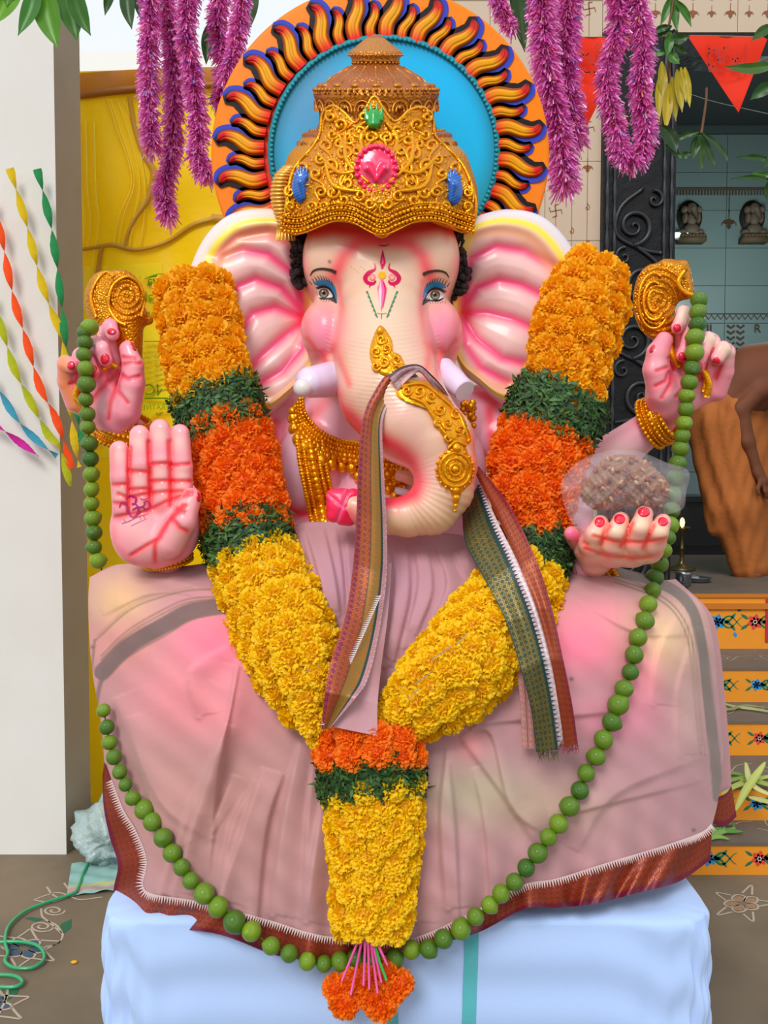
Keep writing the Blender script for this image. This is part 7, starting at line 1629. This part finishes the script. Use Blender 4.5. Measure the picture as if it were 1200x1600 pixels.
V = V * [1.0, .8, 1.2]; o = link_mesh('plastic_wrapper', V + [c[0] + .12, c[1] + .36, .205 - .08], Fc, mat('clear_wrapper', '#d2d6d0', .25, alpha=.7, bump=('noise', 22, .9, .03))); tag(o, 'upright clear plastic wrapper under the hanging yellow sheet', 'wrapper')
pp = [(112, 1352), (200, 1348), (204, 1392), (104, 1402)]; A = np.array([floor_pt(*p_) for p_ in pp]); n = 20; V = []
for i in range(n):
    for j in range(n):
        a_ = A[0]*(1-j/19) + A[1]*j/19; b_ = A[3]*(1-j/19) + A[2]*j/19; p_ = a_*(1-i/19) + b_*i/19; p_[2] = .008 + .006*math.sin(i*.9 + j*.3)*math.sin(j*.7); V.append(p_)
C = np.tile(lin('#8fb3ac'), (n*n, 1)); ii = np.repeat(np.arange(n), n); C[(ii == 14)] = lin('#c7b04a'); C[(ii == 16) | (ii == 17)] = lin('#b9908a')
o = link_mesh('woven_sack', np.array(V), gridf(n, n), mat('sack_weave', '#8fb3ac', .7, attr=True, bump=('weave', 300, .4, .003)), None, C); tag(o, 'flat pale green woven sack with striped hem lying beside the pillar', 'sack')
# fallen petal
mb = MB(False); c = floor_pt(116, 1503, .004); mb.add(ball(c, (.011, .008, .004), 8, 5)); o = mb.build('petal', mat('petal_yellow', '#e0a818', .6)); tag(o, 'single fallen yellow marigold petal on the floor left of pedestal', 'petal')

# ================================================================== long leaves scattered on the steps
stalk = mat('maize_leaf', '#8f9a52', .5, attr=True, transl=.2)
def steplf(pts, z, wd, c):
    p3 = np.array([floor_pt(x, y, z_) for (x, y), z_ in zip(pts, z)]); p3 = catmull(p3, 6); n = len(p3); T = np.gradient(p3, axis=0); T /= np.linalg.norm(T, axis=1)[:, None]; sd2 = np.cross(T, [0, -.5, 1]); sd2 /= np.linalg.norm(sd2, axis=1)[:, None]; w_ = wd*np.sin(np.linspace(.12, math.pi*.98, n))**.6
    V = np.stack([p3 - sd2*w_[:, None], p3 + [0, 0, -.004], p3 + sd2*w_[:, None]], 1).reshape(-1, 3) + [0, 0, .012]; C = np.tile(lin(c), (len(V), 1)); C[1::3] *= 1.3; return V, gridf(n, 3), C
piles = [('pile of long pale green leaves on the second step', [([(1128, 1245), (1150, 1232), (1180, 1222), (1215, 1215)], [.265]*4, .013, '#a9b36a'), ([(1150, 1270), (1165, 1240), (1182, 1215), (1196, 1195)], [.27, .29, .31, .34], .015, '#b4ba70'), ([(1155, 1222), (1185, 1226), (1215, 1236)], [.27, .28, .27], .014, '#8fa050'), ([(1165, 1195), (1175, 1230), (1210, 1250)], [.32, .29, .27], .014, '#c2c48a'), ([(1120, 1215), (1145, 1212), (1175, 1220), (1205, 1232)], [.265]*4, .010, '#6f8a44'), ([(1170, 1250), (1190, 1255), (1215, 1262)], [.265]*3, .014, '#b4b478'), ([(1118, 1228), (1140, 1224), (1170, 1216)], [.27]*3, .010, '#7f9a4c')]),
         ('two long drying leaves on the third step', [([(1120, 1100), (1150, 1108), (1180, 1112), (1215, 1118)], [.42]*4, .010, '#a4a67a'), ([(1118, 1108), (1140, 1112), (1165, 1106), (1200, 1110)], [.422]*4, .008, '#7f8a58')]),
         ('green blade leaves spread on the lowest step beside the dhoti', [([(1090, 1300), (1120, 1302), (1160, 1304)], [.128]*3, .014, '#5f8a48'), ([(1090, 1312), (1115, 1308), (1150, 1298)], [.128]*3, .012, '#7fa05a'), ([(1088, 1296), (1120, 1290), (1150, 1292)], [.13]*3, .012, '#4f7a3c'), ([(1095, 1320), (1120, 1312), (1140, 1316)], [.128]*3, .010, '#8aa45c')])]
for lb, ls in piles:
    r_ = None
    for pts, z, wd, c in ls:
        V, Fc, C = steplf(pts, z, wd, c)
        if r_ is None: r_ = thing('long_leaves', lb, 'leaves', (V[:, 0].mean(), V[:, 1].mean(), z[0]))
        link_mesh('leaf', V, Fc, stalk, r_, C)
